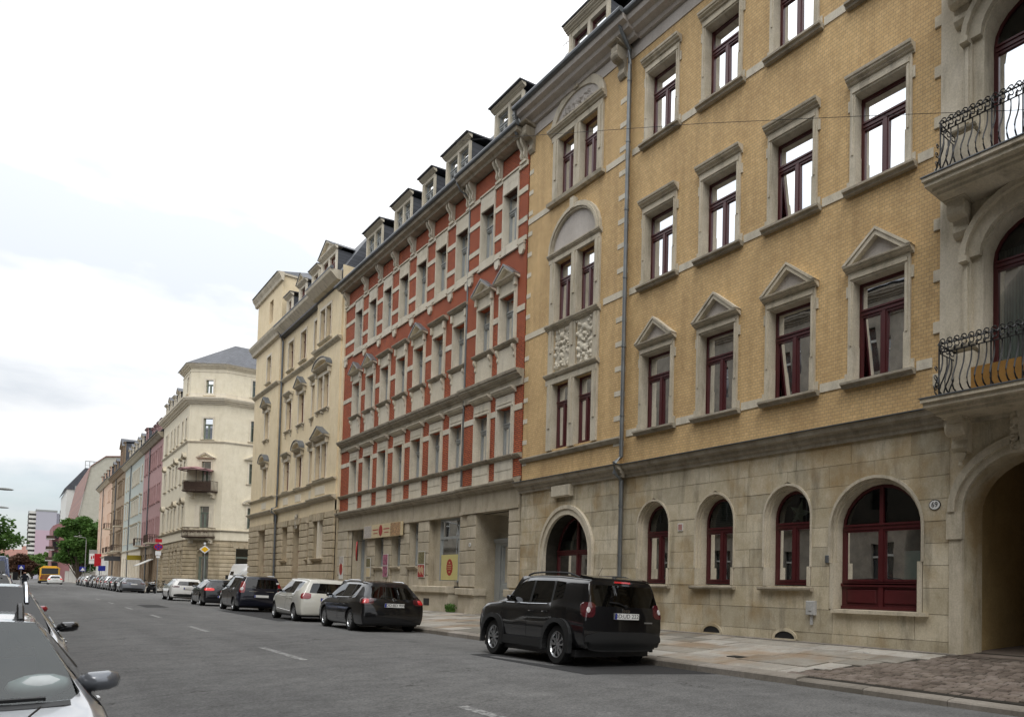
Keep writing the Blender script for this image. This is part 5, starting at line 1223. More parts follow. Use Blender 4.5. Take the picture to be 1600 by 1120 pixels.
mb = MB(); mb.tube([(46.2, 0.80, 19.17), (51.4, 0.80, 19.17)], 0.09, 8); mb.tube([(51.4, 0.60, 19.17), (60.5, 0.60, 19.17)], 0.09, 8); F.put(mb, 'gutter', ZNC)
mb = MB(); mb.tube([(60.2, 0.62, 19.1), (60.2, 0.3, 18.6), (60.3, 0.12, 18.2), (60.3, 0.12, 6.5), (60.3, 0.40, 6.35), (60.3, 0.4, 6.1), (60.3, 0.16, 5.9), (60.3, 0.14, 0.4)], 0.06, 8); F.put(mb, 'rainwater_pipe', ZNC, smooth=40)
mb = MB(); mb.extrude_u([(0.30, 19.15), (-1.3, 22.2), (-6, 23.4), (-12, 21), (-12, 18.5), (0.3, 18.5)], C0, 60.55); mb.add([(60.5, 0.6, 23.17), (C1+0.4, 0.6, 23.17), (C1+0.4, -12, 23.17), (60.5, -12, 23.17), (62.5, -5, 25.2), (C1-3, -5, 25.2)], [(0, 1, 5, 4), (1, 2, 5), (2, 3, 4, 5), (3, 0, 4)])
F.put(mb, 'roof', SLT)
for a, b, n, g in ((58.4, 59.9, 1, 0), (54.9, 56.7, 1, 0.6), (51.9, 53.6, 1, 0), (48.0, 51.1, 2, 0.75)): dormer(F, a, b, 19.2, 21.1, 0.05 if g < 0.7 else 0.15, 1.5, n, BRW, TRC, gable=g, fw=0.4 if n == 1 else 0.28)
window(F, 63.75, 20.35, 1.1, 1.65, d=0.0, mat=BRW, rg=rg, detail=1)
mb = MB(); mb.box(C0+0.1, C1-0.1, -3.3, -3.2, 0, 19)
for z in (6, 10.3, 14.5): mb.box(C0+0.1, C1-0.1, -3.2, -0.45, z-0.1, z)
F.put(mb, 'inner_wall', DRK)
mb = MB(); mb.box(C0-0.05, C0+0.05, -12, 0.3, 17.9, 19.4); mb.box(45.94, 46.31, -0.5, 0.14, 5.42, 19.0); F.put(mb, 'party_wall', CRM); mb = MB(); mb.box(45.94, 46.31, -0.5, 0.12, 0, 5.40); F.put(mb, 'party_wall', STC)
# round mirror / small side balcony on the far corner
mb = MB()
for zz in (15.9, 9.8):
    mb.box(C1, C1+0.6, -1.5, 0.1, zz-0.5, zz-0.38); 
    for i in range(9): mb.tube([(C1+0.55, -1.45+i*0.18, zz-0.38), (C1+0.55, -1.45+i*0.18, zz+0.35)], 0.015, 4)
    mb.tube([(C1+0.55, -1.5, zz+0.35), (C1+0.55, 0.05, zz+0.35)], 0.02, 5)
F.put(mb, 'side_balcony', RST)
# ================================================================ CORNER BUILDING ACROSS THE SIDE STREET
P2 = Vector((14.67, 99.4, 0.1))
ko = empty('corner_building', P2, 0, 'pale cream corner house with canted corner, grey hipped roof and two iron balconies', 'building'); rg = random.Random(3)
FS = Fac(ko, (0, 0, -0.1), pi); FC = Fac(ko, (0, 0, -0.1), R(135)); FM = Fac(ko, (-2.67, -99.4, -0.1), R(90))
LC = 3.77; M0, M1 = 102.07, 122.2
UPW = [(7.0, 9.35), (12.05, 14.35), (16.85, 19.2)]; WN = 1.0
def fac_wall(F_, u0, u1, z0, z1, wins, name, mat, d=0, rev=0.22):
    m = MB(); wall(m, u0, u1, z0, z1, wins, d, rev); return F_.put(m, name, mat)
SW_ = [(-2.75, 0.95), (-6.2, 0.95), (-9.6, 0.95), (-13, 0.95)]
mainc = [(103.6, .9), (106.2, .9), (109.6, .9), (112.2, .9), (114.8, .9), (119.3, 0.75), (118.2, 0.75)]
fac_wall(FS, -16, 0, 5.6, 25, [(c-w/2, c+w/2, lo, hi) for c, w in SW_ for lo, hi in UPW]+[(c-w/2, c+w/2, 21.9, 23.8) for c, w in SW_], 'plaster_wall', CRM2)
fac_wall(FC, 0, LC, 5.6, 25, [(1.75-.5, 1.75+.5, 6.95, 9.3), (1.75-.52, 1.75+.52, 11.0, 14.25), (1.75-.5, 1.75+.5, 16.7, 19.05), (1.75-.38, 1.75+.38, 21.6, 23.3)], 'plaster_wall', CRM2)
fac_wall(FM, M0, M1, 5.6, 20.6, [(c-w/2, c+w/2, lo, hi) for c, w in mainc for lo, hi in UPW], 'plaster_wall', CRM2)
fac_wall(FM, M0, 107.5, 20.6, 25, [(103.2, 104.1, 21.9, 23.8)], 'plaster_wall', CRM2)
m = MB(); m.quad((107.5, 0, 20.6), (107.5, -6, 20.6), (107.5, -6, 25), (107.5, 0, 25)); m.quad((M1, 0, 0), (M1, -11, 0), (M1, -11, 20.6), (M1, 0, 20.6)); FM.put(m, 'gable_wall', CRM2)
gS = [(-4.5, -1.4, 0.3, 4.75), (-9, -6, 0.3, 4.75)]; gC = [(1.75-.62, 1.75+.62, 0.1, 4.65, .62)]; gM = [(103.1, 104.2, 1.8, 4.5), (106.6, 107.7, 1.8, 4.6, .5), (109.2, 110.3, 1.8, 4.5), (112, 113.1, 1.8, 4.5), (118, 119.8, 1.2, 4.5)]
for F_, a, b, g in ((FS, -16, 0, gS), (FC, 0, LC, gC), (FM, M0, M1, gM)):
    m = MB(); wall(m, a, b, 0, 5.6, g, -0.05, 0.35); F_.put(m, 'ground_wall', STC)
    for i in range(10):
        z0 = 0.9+0.44*i; z1 = z0+.44; ops = sorted([o for o in g if o[2] < z1-.1 and o[3] > z0+.1]); cur = a; segs = []
        for o in ops: segs.append((cur, o[0])); cur = o[1]
        segs.append((cur, b))
        for s0, s1 in segs:
            if s1-s0 < .08: continue
            m = MB(); m.cbox(s0+0.0, s1-0.0, -.06, .04, z0+.03, z1-.03, .03); m.build('rusticated_block', STC, ko, F_.loc, F_.rz)
    m = MB(); m.box(a, b, -.1, .07, 0, .88); F_.put(m, 'plinth', STC)
    for o in g:
        uc = (o[0]+o[1])/2
        for k in range(-3, 4):
            m = MB(); w_ = (o[1]-o[0]); aa = uc+k*w_/6-w_/14; m.plate([(aa, o[3]), (aa+w_/7, o[3]), (aa+w_/7+.05*k, 5.36), (aa+.05*k, 5.36)], 0, .07); m.build('voussoir', STC, ko, F_.loc, F_.rz)
def strip3(prof, name, mat, top=False):
    for F_, a, b, e0, e1 in ((FS, -16, 0, 0, .0), (FC, 0, LC, 0, 0), (FM, M0, M1 if not top else 107.5, 0, 0)):
        m = MB(); t = math.tan(R(22.5)); m.extrude_u(prof, a, b, miter0=(t if F_ is not FS else 0), miter1=(t if F_ is not FM else 0)); F_.put(m, name, mat)
strip3(cornice(.22, .22, 6.5), 'moulded_ledge', STY); strip3([(-.01, 5.6), (.05, 5.6), (.05, 6.5), (-.01, 6.5)], 'plaster_band', CRM2); strip3(cornice(.14, .22, 16.3), 'string_course', TRC)
strip3(cornice(.62, .7, 20.6), 'cornice', TRC); strip3(cornice(.45, .5, 24.6), 'cornice', TRC, True); strip3([(-.01, 24.2), (.04, 24.2), (.04, 24.3), (-.01, 24.3)], 'plaster_band', TRC, True)
strip3([(-.01, 21.3), (.03, 21.3), (.03, 21.85), (-.01, 21.85)], 'plaster_band', TRC, True)
def wset(F_, c, w, lo, hi, hood_=None, mat=GNW, sw=.17, sill=True, cover='full'):
    m = MB()
    for s in (-1, 1): m.box(c+s*w/2, c+s*(w/2+sw), -.01, .05, lo-.02, hi)
    m.box(c-w/2-sw, c+w/2+sw, -.01, .052, hi, hi+.2)
    if sill: m.extrude_u(cornice(.15, .14, lo-.14), c-w/2-.25, c+w/2+.25)
    F_.put(m, 'window_surround', TRC); window(F_, c, lo, w-.02, hi-lo, d=-.12, mat=mat, rg=rg, cover=cover, transom=.7)
    m = MB()
    if hood_ == 't': pediment(m, c, w+.95, hi+.3, .55, .28, 0, 1, 0, .12)
    elif hood_ == 's': seg_pediment(m, c, w+.95, hi+.3, .5, .28, 0, 1, 0, .12)
    elif hood_ == 'c': m.extrude_u(cornice(.26, .22, hi+.35), c-w/2-.3, c+w/2+.3)
    if hood_: F_.put(m, 'window_hood', [TRC if F_ is not FM else STY, CRM2, ZNC])
for c, w in SW_:
    for k, (lo, hi) in enumerate(UPW): wset(FS, c, w, lo, hi, ['s', 't', None][k], sill=k > 0)
    wset(FS, c, w, 21.9, 23.8)
for k, (lo, hi, hd) in enumerate(((6.95, 9.3, None), (11.0, 14.25, 't'), (16.7, 19.05, None), (21.6, 23.3, None))): wset(FC, 1.75, 1.0 if k < 3 else .76, lo, hi, hd, sill=k > 1, sw=.17 if k else .5, cover=['full', 'none', 'one', 'full'][k])
for i, (c, w) in enumerate(mainc):
    for k, (lo, hi) in enumerate(UPW): wset(FM, c, w, lo, hi, (None if k == 2 else ('t' if k == 1 else 's') if i in (0, 2, 5) else 'c' if i != 6 else None), sw=.15)
wset(FM, 103.65, .9, 21.9, 23.8)
for F_, g in ((FS, gS), (FM, gM)):
    for o in g: window(F_, (o[0]+o[1])/2, o[2], o[1]-o[0], o[3]-o[2], d=-.25, mat=GNW, rg=rg, detail=1, mull=True, transom=.78)
dd = MB(); o = gC[0]; dd.box(o[0], o[1], -.42, -.36, .1, 1.2); 
for a, b in ((o[0], o[0]+.18), (o[1]-.18, o[1]), (1.69, 1.81)): dd.box(a, b, -.42, -.33, 1.2, 3.7)
dd.box(o[0], o[1], -.42, -.32, 3.62, 3.78); dr = FC.put(dd, 'corner_door', GNW); g_ = MB(); g_.quad((o[0], -.39, 1.2), (o[1], -.39, 1.2), (o[1], -.39, 4.6), (o[0], -.39, 4.6)); q = link('pane', g_.mesh('pane', GLS), dr)
m = MB(); m.box(-4.5, -1.4, -.30, -.22, .3, 1.0); FS.put(m, 'shop_window_board', GNW)
def iron_balcony(F_, u0, u1, zs, zr, dep, solid=False):
    m = MB(); m.box(u0, u1, 0, dep, zs-.16, zs); m.box(u0-.05, u1+.05, 0, dep+.06, zs-.06, zs+.01); o = F_.put(m, 'balcony_slab', RST)
    r = MB(); r.tube([(u0, 0, zr), (u0, dep, zr), (u1, dep, zr), (u1, 0, zr)], .03, 5); r.tube([(u0, 0, zs+.1), (u0, dep, zs+.1), (u1, dep, zs+.1), (u1, 0, zs+.1)], .02, 5)
    n = int((u1-u0)/.13)
    for i in range(n+1): u = u0+(u1-u0)*i/n; r.box(u-.018, u+.018, dep-.01, dep+.01, zs, zr)
    for i in range(5): 
        for e in (u0, u1): r.box(e-.01, e+.01, dep*i/5-.015, dep*i/5+.015, zs, zr)
    for i in range(4):
        u = u0+(u1-u0)*(i+.5)/4; ring(r, u, (zs+zr)/2-.1, .16, .19, dep-.02, dep+.02, n=8); ring(r, u, (zs+zr)/2-.1, .08, .12, dep-.02, dep+.02, n=8)
    q = link('iron_railing', r.mesh('iron_railing', RST), o)
    c = MB()
    for s in (u0+.35, u1-.35): console(c, s, .26, dep*.8, zs-.75, zs-.16)
    F_.split(c, 'console', TRC)
iron_balcony(FC, .55, 3.3, 5.95, 6.92, .9); iron_balcony(FC, .5, 3.4, 10.95, 12.0, .95)
sc_ = MB()   # bamboo screen on the upper balcony
sc_.box(.55, 3.35, .90, .93, 11.0, 11.9); FC.put(sc_, 'balcony_screen', RST)
m = MB()
ap = (P2.x-.55, 0)
E_ = [(-16, .5), (0, .5)]
def wpt(F_, u, d, z): v = F_.at(u, d, z); return (v.x, v.y, v.z)
c0 = wpt(FS, -16, .5, 25.05); c1 = wpt(FS, .2, .5, 25.05); c2 = wpt(FC, LC+.2, .5, 25.05); c3 = wpt(FM, 107.9, .5, 25.05); c4 = wpt(FM, 107.9, -9, 25.05); c5 = wpt(FS, -16, -9, 25.05)
apx = (1.3, 4.4, 28.4); ap2 = (10, 4.4, 28.4)
for c in (): pass
m.add([c0, c1, c2, c3, c4, c5, apx, ap2], [(0, 1, 6, 7), (1, 2, 6), (2, 3, 6), (3, 4, 6), (4, 5, 7, 6)]); m.add([c0, c1, c2, c3, c4, c5], [(0, 1, 2, 3, 4, 5)])
o = link('roof', m.mesh('roof', SLT), ko, (0, 0, 0))
m = MB(); m.extrude_u([(.3, 21.3), (-1.2, 23.6), (-6, 25), (-11, 21), (.3, 21.3)][:4], 107.5, M1); FM.put(m, 'roof', SLT)
for a, b, g in ((109, 110.6, .5), (112.2, 113.8, 0), (115.6, 117.2, .5), (118.8, 120.4, 0)): dormer(FM, a, b, 21.3, 23.1, .05, 1.4, 1, GRW, TRC, gable=g, fw=.4)
m = MB(); m.quad(wpt(FS, -16, -4, 0.2), wpt(FS, 0, -4, 0.2), wpt(FS, 0, -4, 25), wpt(FS, -16, -4, 25)); m.quad(wpt(FM, M0, -3, 0.2), wpt(FM, M1, -3, 0.2), wpt(FM, M1, -3, 20), wpt(FM, M0, -3, 20)); link('inner_wall', m.mesh('inner_wall', DRK), ko)
m = MB(); r_ = [(17.5, 30.0, 9.0), (27, 30, 9)]; m.add([(20, 108, 25.2), (30, 104, 25.2), (34, 120, 25.2), (20, 122, 25.2), (24, 112, 29.6), (30, 112, 29.6)], [(0, 1, 5, 4), (1, 2, 5), (2, 3, 4, 5), (3, 0, 4)]); 
o = m.build('rear_roof', SLT, ko, -P2)
# parasol on the upper balcony
pr = empty('parasol', (P2+FC.M @ Vector((2.35, .55, 10.9))), 0, 'dusty pink folded out parasol shading the upper corner balcony', 'parasol')
m = MB(); m.tube([(0, 0, 0), (0, 0, 2.6)], .025, 6); link('pole', m.mesh('pole', BLK), pr)
m = MB(); n = 8
for i in range(n):
    a, b = 2*pi*i/n, 2*pi*(i+1)/n; m.add([(0, 0, 2.62), (1.55*cos(a), 1.55*sin(a), 2.22), (1.55*cos(b), 1.55*sin(b), 2.22), (1.55*cos((a+b)/2)*.97, 1.55*sin((a+b)/2)*.97, 2.30)], [(0, 1, 3), (0, 3, 2)])
    m.add([(1.55*cos(a), 1.55*sin(a), 2.22), (1.55*cos(b), 1.55*sin(b), 2.22), (1.55*cos(b), 1.55*sin(b), 2.10), (1.55*cos(a), 1.55*sin(a), 2.10)], [(0, 1, 2, 3)])
link('canopy', m.mesh('canopy', plain('dusty_pink_cloth', (.30, .17, .17), .9, var=.15)), pr)

# ================================================================ THE ROW BEYOND
def row_house(y0, y1, x, wallm, trim, roofm, eave, rows_, cols_, w, ground, label, gmat, seed, hoods=(), dorms=(), winm=GRW, roofh=2.6, bal=(), chunk=None, cornm=STY):
    r = empty('row_house', (x, (y0+y1)/2, .1), R(90), label, 'building'); F = Fac(r, (-(y0+y1)/2, 0, -.1)); q = random.Random(seed)
    m = MB(); ops = [(c-w/2, c+w/2, lo, hi) for c in cols_ for lo, hi in rows_]; wall(m, y0, y1, ground, eave, ops, 0, .25)
    for e in (y0, y1): m.quad((e, 0, 0), (e, -11, 0), (e, -11, eave), (e, 0, eave))
    F.put(m, 'wall', wallm)
    gops = [(c-w*.7, c+w*.7, .9 if i % 3 else .2, ground-1.0) for i, c in enumerate(cols_)]
    m = MB(); wall(m, y0, y1, 0, ground, gops, .02, .35); F.put(m, 'ground_wall', gmat)
    m = MB()
    for i in range(int((ground-.8)/.5)): m.box(y0, y1, 0.02, 0.045, 1.0+i*.5-.03, 1.0+i*.5) if False else None
    m.extrude_u(cornice(.25, .28, ground-.1), y0, y1); F.put(m, 'moulded_ledge', cornm)
    m = MB(); m.extrude_u([(-.02, eave-.75), (.2, eave-.7), (.5, eave-.3), (.6, eave-.25), (.6, eave-.05), (-.02, eave)], y0, y1); F.put(m, 'cornice', cornm)
    m = MB(); m.tube([(y0, .66, eave), (y1, .66, eave)], .09, 6); m.tube([(y0+ (y1-y0)*.62, .12, eave-.3), (y0+(y1-y0)*.62, .12, .3)], .07, 6); F.put(m, 'gutter', ZNC)
    m = MB(); m.extrude_u([(.35, eave), (-1.2, eave+roofh), (-6, eave+roofh+1.5), (-11, eave)], y0, y1); F.put(m, 'roof', roofm)
    sm_ = MB()
    h = rows_[0][1]-rows_[0][0]
    for s in (-1, 1): sm_.box(s*w/2, s*(w/2+.15), -.01, .05, -.02, h)
    sm_.box(-w/2-.15, w/2+.15, -.01, .052, h, h+.18); sm_.extrude_u(cornice(.15, .14, -.14), -w/2-.2, w/2+.2); sme = sm_.mesh('window_surround', trim)
    for k, (lo, hi) in enumerate(rows_):
        for c in cols_:
            F.place('window_surround', sme, c, 0, lo); window(F, c, lo, w-.02, h, d=-.12, mat=winm, rg=q, detail=2, cover=q.choice(['full', 'one', 'none']), mull=True)
            if k in hoods:
                mm = MB(); mm.extrude_u(cornice(.26, .22, hi+.3), c-w/2-.25, c+w/2+.25); F.put(mm, 'window_hood', cornm)
    for o in gops:
        window(F, (o[0]+o[1])/2, o[2], o[1]-o[0], o[3]-o[2], d=-.28, mat=winm, rg=q, detail=1)
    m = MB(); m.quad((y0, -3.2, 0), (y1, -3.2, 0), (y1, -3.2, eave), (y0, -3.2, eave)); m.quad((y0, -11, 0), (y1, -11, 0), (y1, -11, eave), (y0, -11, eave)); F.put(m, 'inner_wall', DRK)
    for d_ in dorms: dormer(F, d_[0], d_[1], eave+.05, eave+d_[2], .05, 1.4, d_[3], winm, trim if len(d_) < 6 else d_[5], gable=d_[4] if len(d_) > 4 else 0, fw=.3, roofm=roofm)
    for b in bal: 
        m = MB(); a, c, zs, dep = b; m.box(a, c, 0, dep, zs-.2, zs); 
        o = F.put(m, 'balcony', STY); rr_ = MB(); rr_.tube([(a, 0, zs+1), (a, dep, zs+1), (c, dep, zs+1), (c, 0, zs+1)], .035, 5)
        for i in range(int((c-a)/.22)+1): rr_.box(a+i*.22-.02, a+i*.22+.02, dep-.015, dep+.015, zs, zs+1)
        for i in range(4): rr_.box(c-.015, c+.015, dep*i/4, dep*i/4+.04, zs, zs+1); rr_.box(a-.015, a+.015, dep*i/4, dep*i/4+.04, zs, zs+1)
        link('railing', rr_.mesh('railing', RST), o)
    return F, r
R3 = [(6.95, 9.35), (11.4, 13.95), (16.2, 18.6)]
row_house(122.3, 142.5, 12.0, PNK, PNK, SLT, 20.3, R3, [124.0, 126.0, 128.6, 130.6, 132.6, 134.6, 138.2, 140.6], .95, 5.6, 'dark pink plastered row house with small dormers next to the corner house', BRN, 31,
          dorms=[(123, 124.8, 1.7, 1), (126, 127.8, 1.7, 1), (129, 130.8, 1.7, 1), (132, 133.8, 1.7, 1), (138.6, 141, 2.6, 1)], bal=((124.5, 129, 6.0, .9), (139, 141.4, 6.0, .9)), winm=BRW, cornm=STD)
row_house(142.5, 169.8, 12.0, GRN, TRC, SLT, 20.4, [(6.9, 9.2), (11.1, 13.4), (15.9, 18.3)], [144.4, 148.4, 150.6, 152.8, 155, 157.2, 163, 166.5], 1.0, 5.5, 'pale green plastered row house with five dormers between the pink and brown houses', TRC, 32,
          hoods=(0, 1), dorms=[(144, 145.8, 2.1, 1, .5), (148.5, 150.3, 2.1, 1, .5), (153, 154.8, 2.1, 1, .5), (157.5, 159.3, 2.1, 1, .5), (162, 163.8, 2.1, 1, .5)], winm=BRW, roofh=2.8)
row_house(169.8, 195.4, 12.0, BRN, BRN, SLT, 20.6, [(6.9, 9.2), (11.1, 13.4), (15.9, 18.2)], [171.8, 175.4, 177.4, 179.4, 181.4, 186.5, 188.5, 193], 1.1, 5.5, 'ornate brown stone row house with tall gabled dormer and small balconies', BRN, 33,
          hoods=(0, 1, 2), dorms=[(171, 173, 4.4, 1, 0), (175, 180, 4.2, 2, 1.6), (184, 186, 2.4, 1, .6), (190, 192, 2.4, 1, .6)], bal=((171, 175.2, 6, 1.1), (184, 188.5, 6.0, 1.0), (192, 195, 10.8, 1.0), (192, 195, 6, 1), (172, 174.4, 10.4, 1.0)), winm=BRW, cornm=BRN)
row_house(195.4, 227.5, 12.0, PCH, PCH, SLT, 21.2, [(7.2, 9.5), (11.8, 14.1), (16.6, 18.8)], [199.5, 203, 213, 216.5, 224], 1.0, 5.4, 'peach plastered row house with red shop banner at the end of the row', WHW, 34,
          dorms=[(198, 200.2, 2.2, 1, 0), (205, 207.2, 2.2, 1, 0), (212, 214.2, 2.2, 1, 0), (219, 221.2, 2.2, 1, 0)], winm=WHW)
def pxX(u, v, X):
    w_ = MR @ Vector((u-PX, -(v-PY), -FPX)); return Vector((0, 0, CAMH))+w_*(X/w_.x)
# beige house with blank gable and red mansard, behind the big tree
def pxw(u, v, Y):      # world point on the plane y=Y seen at pixel (u,v) of the photograph: used once, to read off sizes
    c = Vector((u-PX, -(v-PY), -FPX)); w_ = MR @ c; return Vector((0, 0, CAMH))+w_*(Y/w_.y)
bh = empty('gable_house', (11.5, 275, 0), 0, 'beige house with blank gable wall and red brown mansard roof behind the big tree', 'building')
m = MB(); Yg = 262.0; gp = [(10.1, 0), (10.1, 16.5), (11.9, 30.2), (14.6, 33.2), (34, 36), (34, 0)]
m.add([(x-11.5, Yg-275, z) for x, z in gp], [tuple(range(6))]); m.quad((10.1-11.5, Yg-275, 0), (10.1-11.5, 55, 0), (10.1-11.5, 55, 16.5), (10.1-11.5, Yg-275, 16.5)); link('gable_wall', m.mesh('gable_wall', BGE), bh)
m = MB(); 
for (a, b), (c, d) in (((9.9, 16.4), (11.9, 30.3)), ((11.9, 30.3), (14.6, 33.3)), ((14.6, 33.3), (34, 36.1))): m.add([(a-11.5, Yg-275.3, b), (c-11.5, Yg-275.3, d), (c-11.5, 55, d), (a-11.5, 55, b), (a-11.5, Yg-275.3, b-.25), (c-11.5, Yg-275.3, d-.25), (c-11.5, 55, d-.25), (a-11.5, 55, b-.25)], [(0, 1, 2, 3), (4, 7, 6, 5), (0, 4, 5, 1)])
link('mansard_roof', m.mesh('mansard_roof', TIL), bh)
dh = empty('attic_house', (11.2, 345, 0), 0, 'white walled house with dark steep roof and rooftop railing beyond the beige gable', 'building')
m = MB(); m.box(-1.0, 14, -5, 40, 0, 30.5); link('wall', m.mesh('wall', WHW), dh)
m = MB(); m.add([(-1.6, -5.3, 30.4), (3.0, -5.3, 38), (14, -5.3, 38), (14, -5.3, 30.4), (-1.6, 40, 30.4), (3, 40, 38), (14, 40, 38), (14, 40, 27.4)], [(0, 1, 2, 3), (0, 4, 5, 1), (1, 5, 6, 2)]); link('roof', m.mesh('roof', SLT), dh)
m = MB(); m.box(0.8, 2.6, -5.6, -5.25, 29.5, 31.6); m.box(3.5, 5, -5.6, -5.25, 33, 35); link('roof_window', m.mesh('roof_window', GRW), dh)
m = MB(); m.tube([(3, -5, 40.4), (10, -5, 40.4)], .12, 4); m.box(3, 10, -5.1, -5, 38.9, 39.0)
for i in range(8): m.tube([(3+i, -5, 38), (3+i, -5, 40.4)], .08, 4)
link('roof_railing', m.mesh('roof_railing', GRW), dh)
rh = empty('balcony_house', (9.6, 300, 0), 0, 'reddish brown house with stacked balconies half hidden by the big tree', 'building')
m = MB(); m.add([(-3.0, 0, 0), (1, -8, 0), (1, -8, 18.5), (-3, 0, 16), (-3, 30, 16), (-3, 30, 0), (1, 30, 18.5), (7, -8, 0), (7, -8, 22), (7, 30, 22)], [(0, 1, 2, 3), (0, 3, 4, 5), (1, 7, 8, 2), (2, 8, 9, 6), (3, 2, 6, 4)]); link('wall', m.mesh('wall', plain('red_brown_plaster', (.27, .13, .13), .8, var=.1, scale=.3)), rh)
for k in range(4):
    m = MB(); m.box(-4.2, -2.6, -3.5, 1.5, 2.6+k*3.1, 2.8+k*3.1); o = link('balcony', m.mesh('balcony', WHW), rh)
    q = MB(); q.box(-4.2, -4.1, -3.5, 1.5, 2.8+k*3.1, 3.7+k*3.1); q.box(-4.2, -2.6, -3.5, -3.4, 2.8+k*3.1, 3.7+k*3.1); link('railing', q.mesh('railing', RST), o)
    q = MB(); q.box(-2.9, -1.0, -3.4+.9, -1.6, 3+k*3.1, 5.2+k*3.1); link('window', q.mesh('window', BLK), rh)
# lilac tower block
B_ = pxw(57, 798, 480)
tb = empty('tower_block', (B_.x, 480, 0), 0, 'tall lilac and grey apartment tower with stacked white balconies at the street end', 'building')
Hh = B_.z; wx = pxw(89, 800, 480).x-B_.x; LIL = plain('lilac_plaster', (.50, .37, .43), .8, var=.05, scale=.05); LIG = plain('lilac_grey_plaster', (.42, .41, .46), .8, var=.05, scale=.05)
m = MB(); 
bands = [(0, .28, LIG), (.28, .72, LIL), (.72, 1.0, LIG)]
for i, (a, b, mt) in enumerate(bands): q = MB(); q.box(0, wx, 0, 40, Hh*a, Hh*b); link('facade_panel', q.mesh('facade_panel', mt), tb)
q = MB(); q.box(wx, wx+12, 3, 40, 0, Hh*.99); link('facade_panel', q.mesh('facade_panel', LIG), tb)
nfl = 15
for k in range(nfl):
    z = Hh*(k+.3)/nfl; q = MB(); q.box(-2.4, 0, .5, 38, z, z+.25); q.box(-2.4, -2.25, .5, 38, z, z+1.4); q.box(-2.4, 0, .5, .65, z, z+1.4); link('balcony', q.mesh('balcony', WHW), tb)
    q = MB(); q.box(wx+1.0, wx+3, 2.9, 3.1, z+1.2, z+2.6); q.box(wx+6, wx+8, 2.9, 3.1, z+1.2, z+2.6); link('window', q.mesh('window', BLK), tb)
    q = MB(); q.box(-.03, 0, 1, 37, z+.3, z+2.6); link('window', q.mesh('window', BLK), tb)
q = MB(); q.box(-.2, wx+.2, -.1, 40, Hh, Hh+.8); link('roof', q.mesh('roof', GRW), tb)
# distant low blocks closing the street
for i, (u0, u1, v, Y, mt, lb) in enumerate(((-20, 40, 868, 420, BGE, 'long pale low block far behind the left trees'), (36, 60, 860, 620, WHW, 'small white house far away between the left trees and the tower'))):
    a, b = pxw(u0, v, Y), pxw(u1, v, Y); r = empty('far_house', (a.x, Y, 0), 0, lb, 'building'); m = MB(); m.box(0, b.x-a.x, 0, 12, 0, a.z); link('wall', m.mesh('wall', mt), r); m = MB(); m.extrude_u([(-.5, a.z), (6, a.z+3), (12.5, a.z)], -.5, b.x-a.x+.5); link('roof', m.mesh('roof', TIL), r)
# white hoarding at the far crossing
m = MB(); 
for i in range(9): 
    a = pxw(84+i*4.2, 897, 233+i*.3); b = pxw(87.6+i*4.2, 897, 233+i*.3)
hd = empty('hoarding', (7.5, 238, 0), 0, 'white site hoarding of upright panels in front of the big tree', 'fence')
for i in range(9): q = MB(); q.box(i*.62, i*.62+.59, 0, .06, 0, 2.6); link('panel', q.mesh('panel', WHW), hd)
# ---------------------------------------------------------------- opposite row (outside the picture on the left, seen in the windows' reflections)
for i, (y0, y1, h_, mt) in enumerate(((-30, -8, 17.5, OPP), (-8, 14, 18.2, OPP), (14, 38, 17.0, OPP), (38, 60, 18.5, OPP), (60, 84, 17.2, OPP), (84, 112, 18.4, OPP), (112, 150, 17.6, OPP))):
    r = empty('opposite_house', (-5.2, (y0+y1)/2, 0), R(-90), ['first', 'second', 'third', 'fourth', 'fifth', 'sixth', 'seventh'][i]+' dark brown house from the near end on the left side, seen only in reflections', 'building')
    F = Fac(r, (0, 0, 0)); w2 = (y1-y0)/2; n = int((y1-y0)/2.7); cs = [-w2+(k+.5)*(y1-y0)/n for k in range(n)]; rws = [(1.2, 3.6), (5.6, 7.8), (9.6, 11.8), (13.4, 15.4)]
    m = MB(); wall(m, -w2, w2, 0, h_, [(c-.55, c+.55, lo, hi) for c in cs for lo, hi in rws], 0, .22); m.box(-w2, w2, -12, -11.9, 0, h_); m.box(-w2, -w2+.1, -12, -.3, 0, h_); m.box(w2-.1, w2, -12, -.3, 0, h_); F.put(m, 'wall', mt)
    m = MB(); 
    for z in (4.5, h_-.5): m.extrude_u(cornice(.35, .4, z), -w2, w2)
    F.put(m, 'cornice', OPP)
    m = MB(); m.extrude_u([(.4, h_), (-1.5, h_+3), (-6, h_+4), (-12, h_)], -w2, w2); F.put(m, 'roof', SLT)
    for c in cs:
        for lo, hi in rws: F.place('window', WCACHE[sorted(WCACHE)[0]][0], c, -.2, lo) if False else None
    g = MB(); f_ = MB()
    for c in cs:
        for lo, hi in rws: g.quad((c-.55, -.2, lo), (c+.55, -.2, lo), (c+.55, -.2, hi), (c-.55, -.2, hi)); f_.box(c-.04, c+.04, -.2, -.15, lo, hi); f_.box(c-.55, c+.55, -.2, -.15, hi-.7, hi-.6)
    o = F.put(g, 'window_panes', plain('dark_reflecting_glass', (.02, .022, .024), .08, spec=.8) if i == 0 else MATS['dark_reflecting_glass']); link('window_bars', f_.mesh('window_bars', GRW), o)
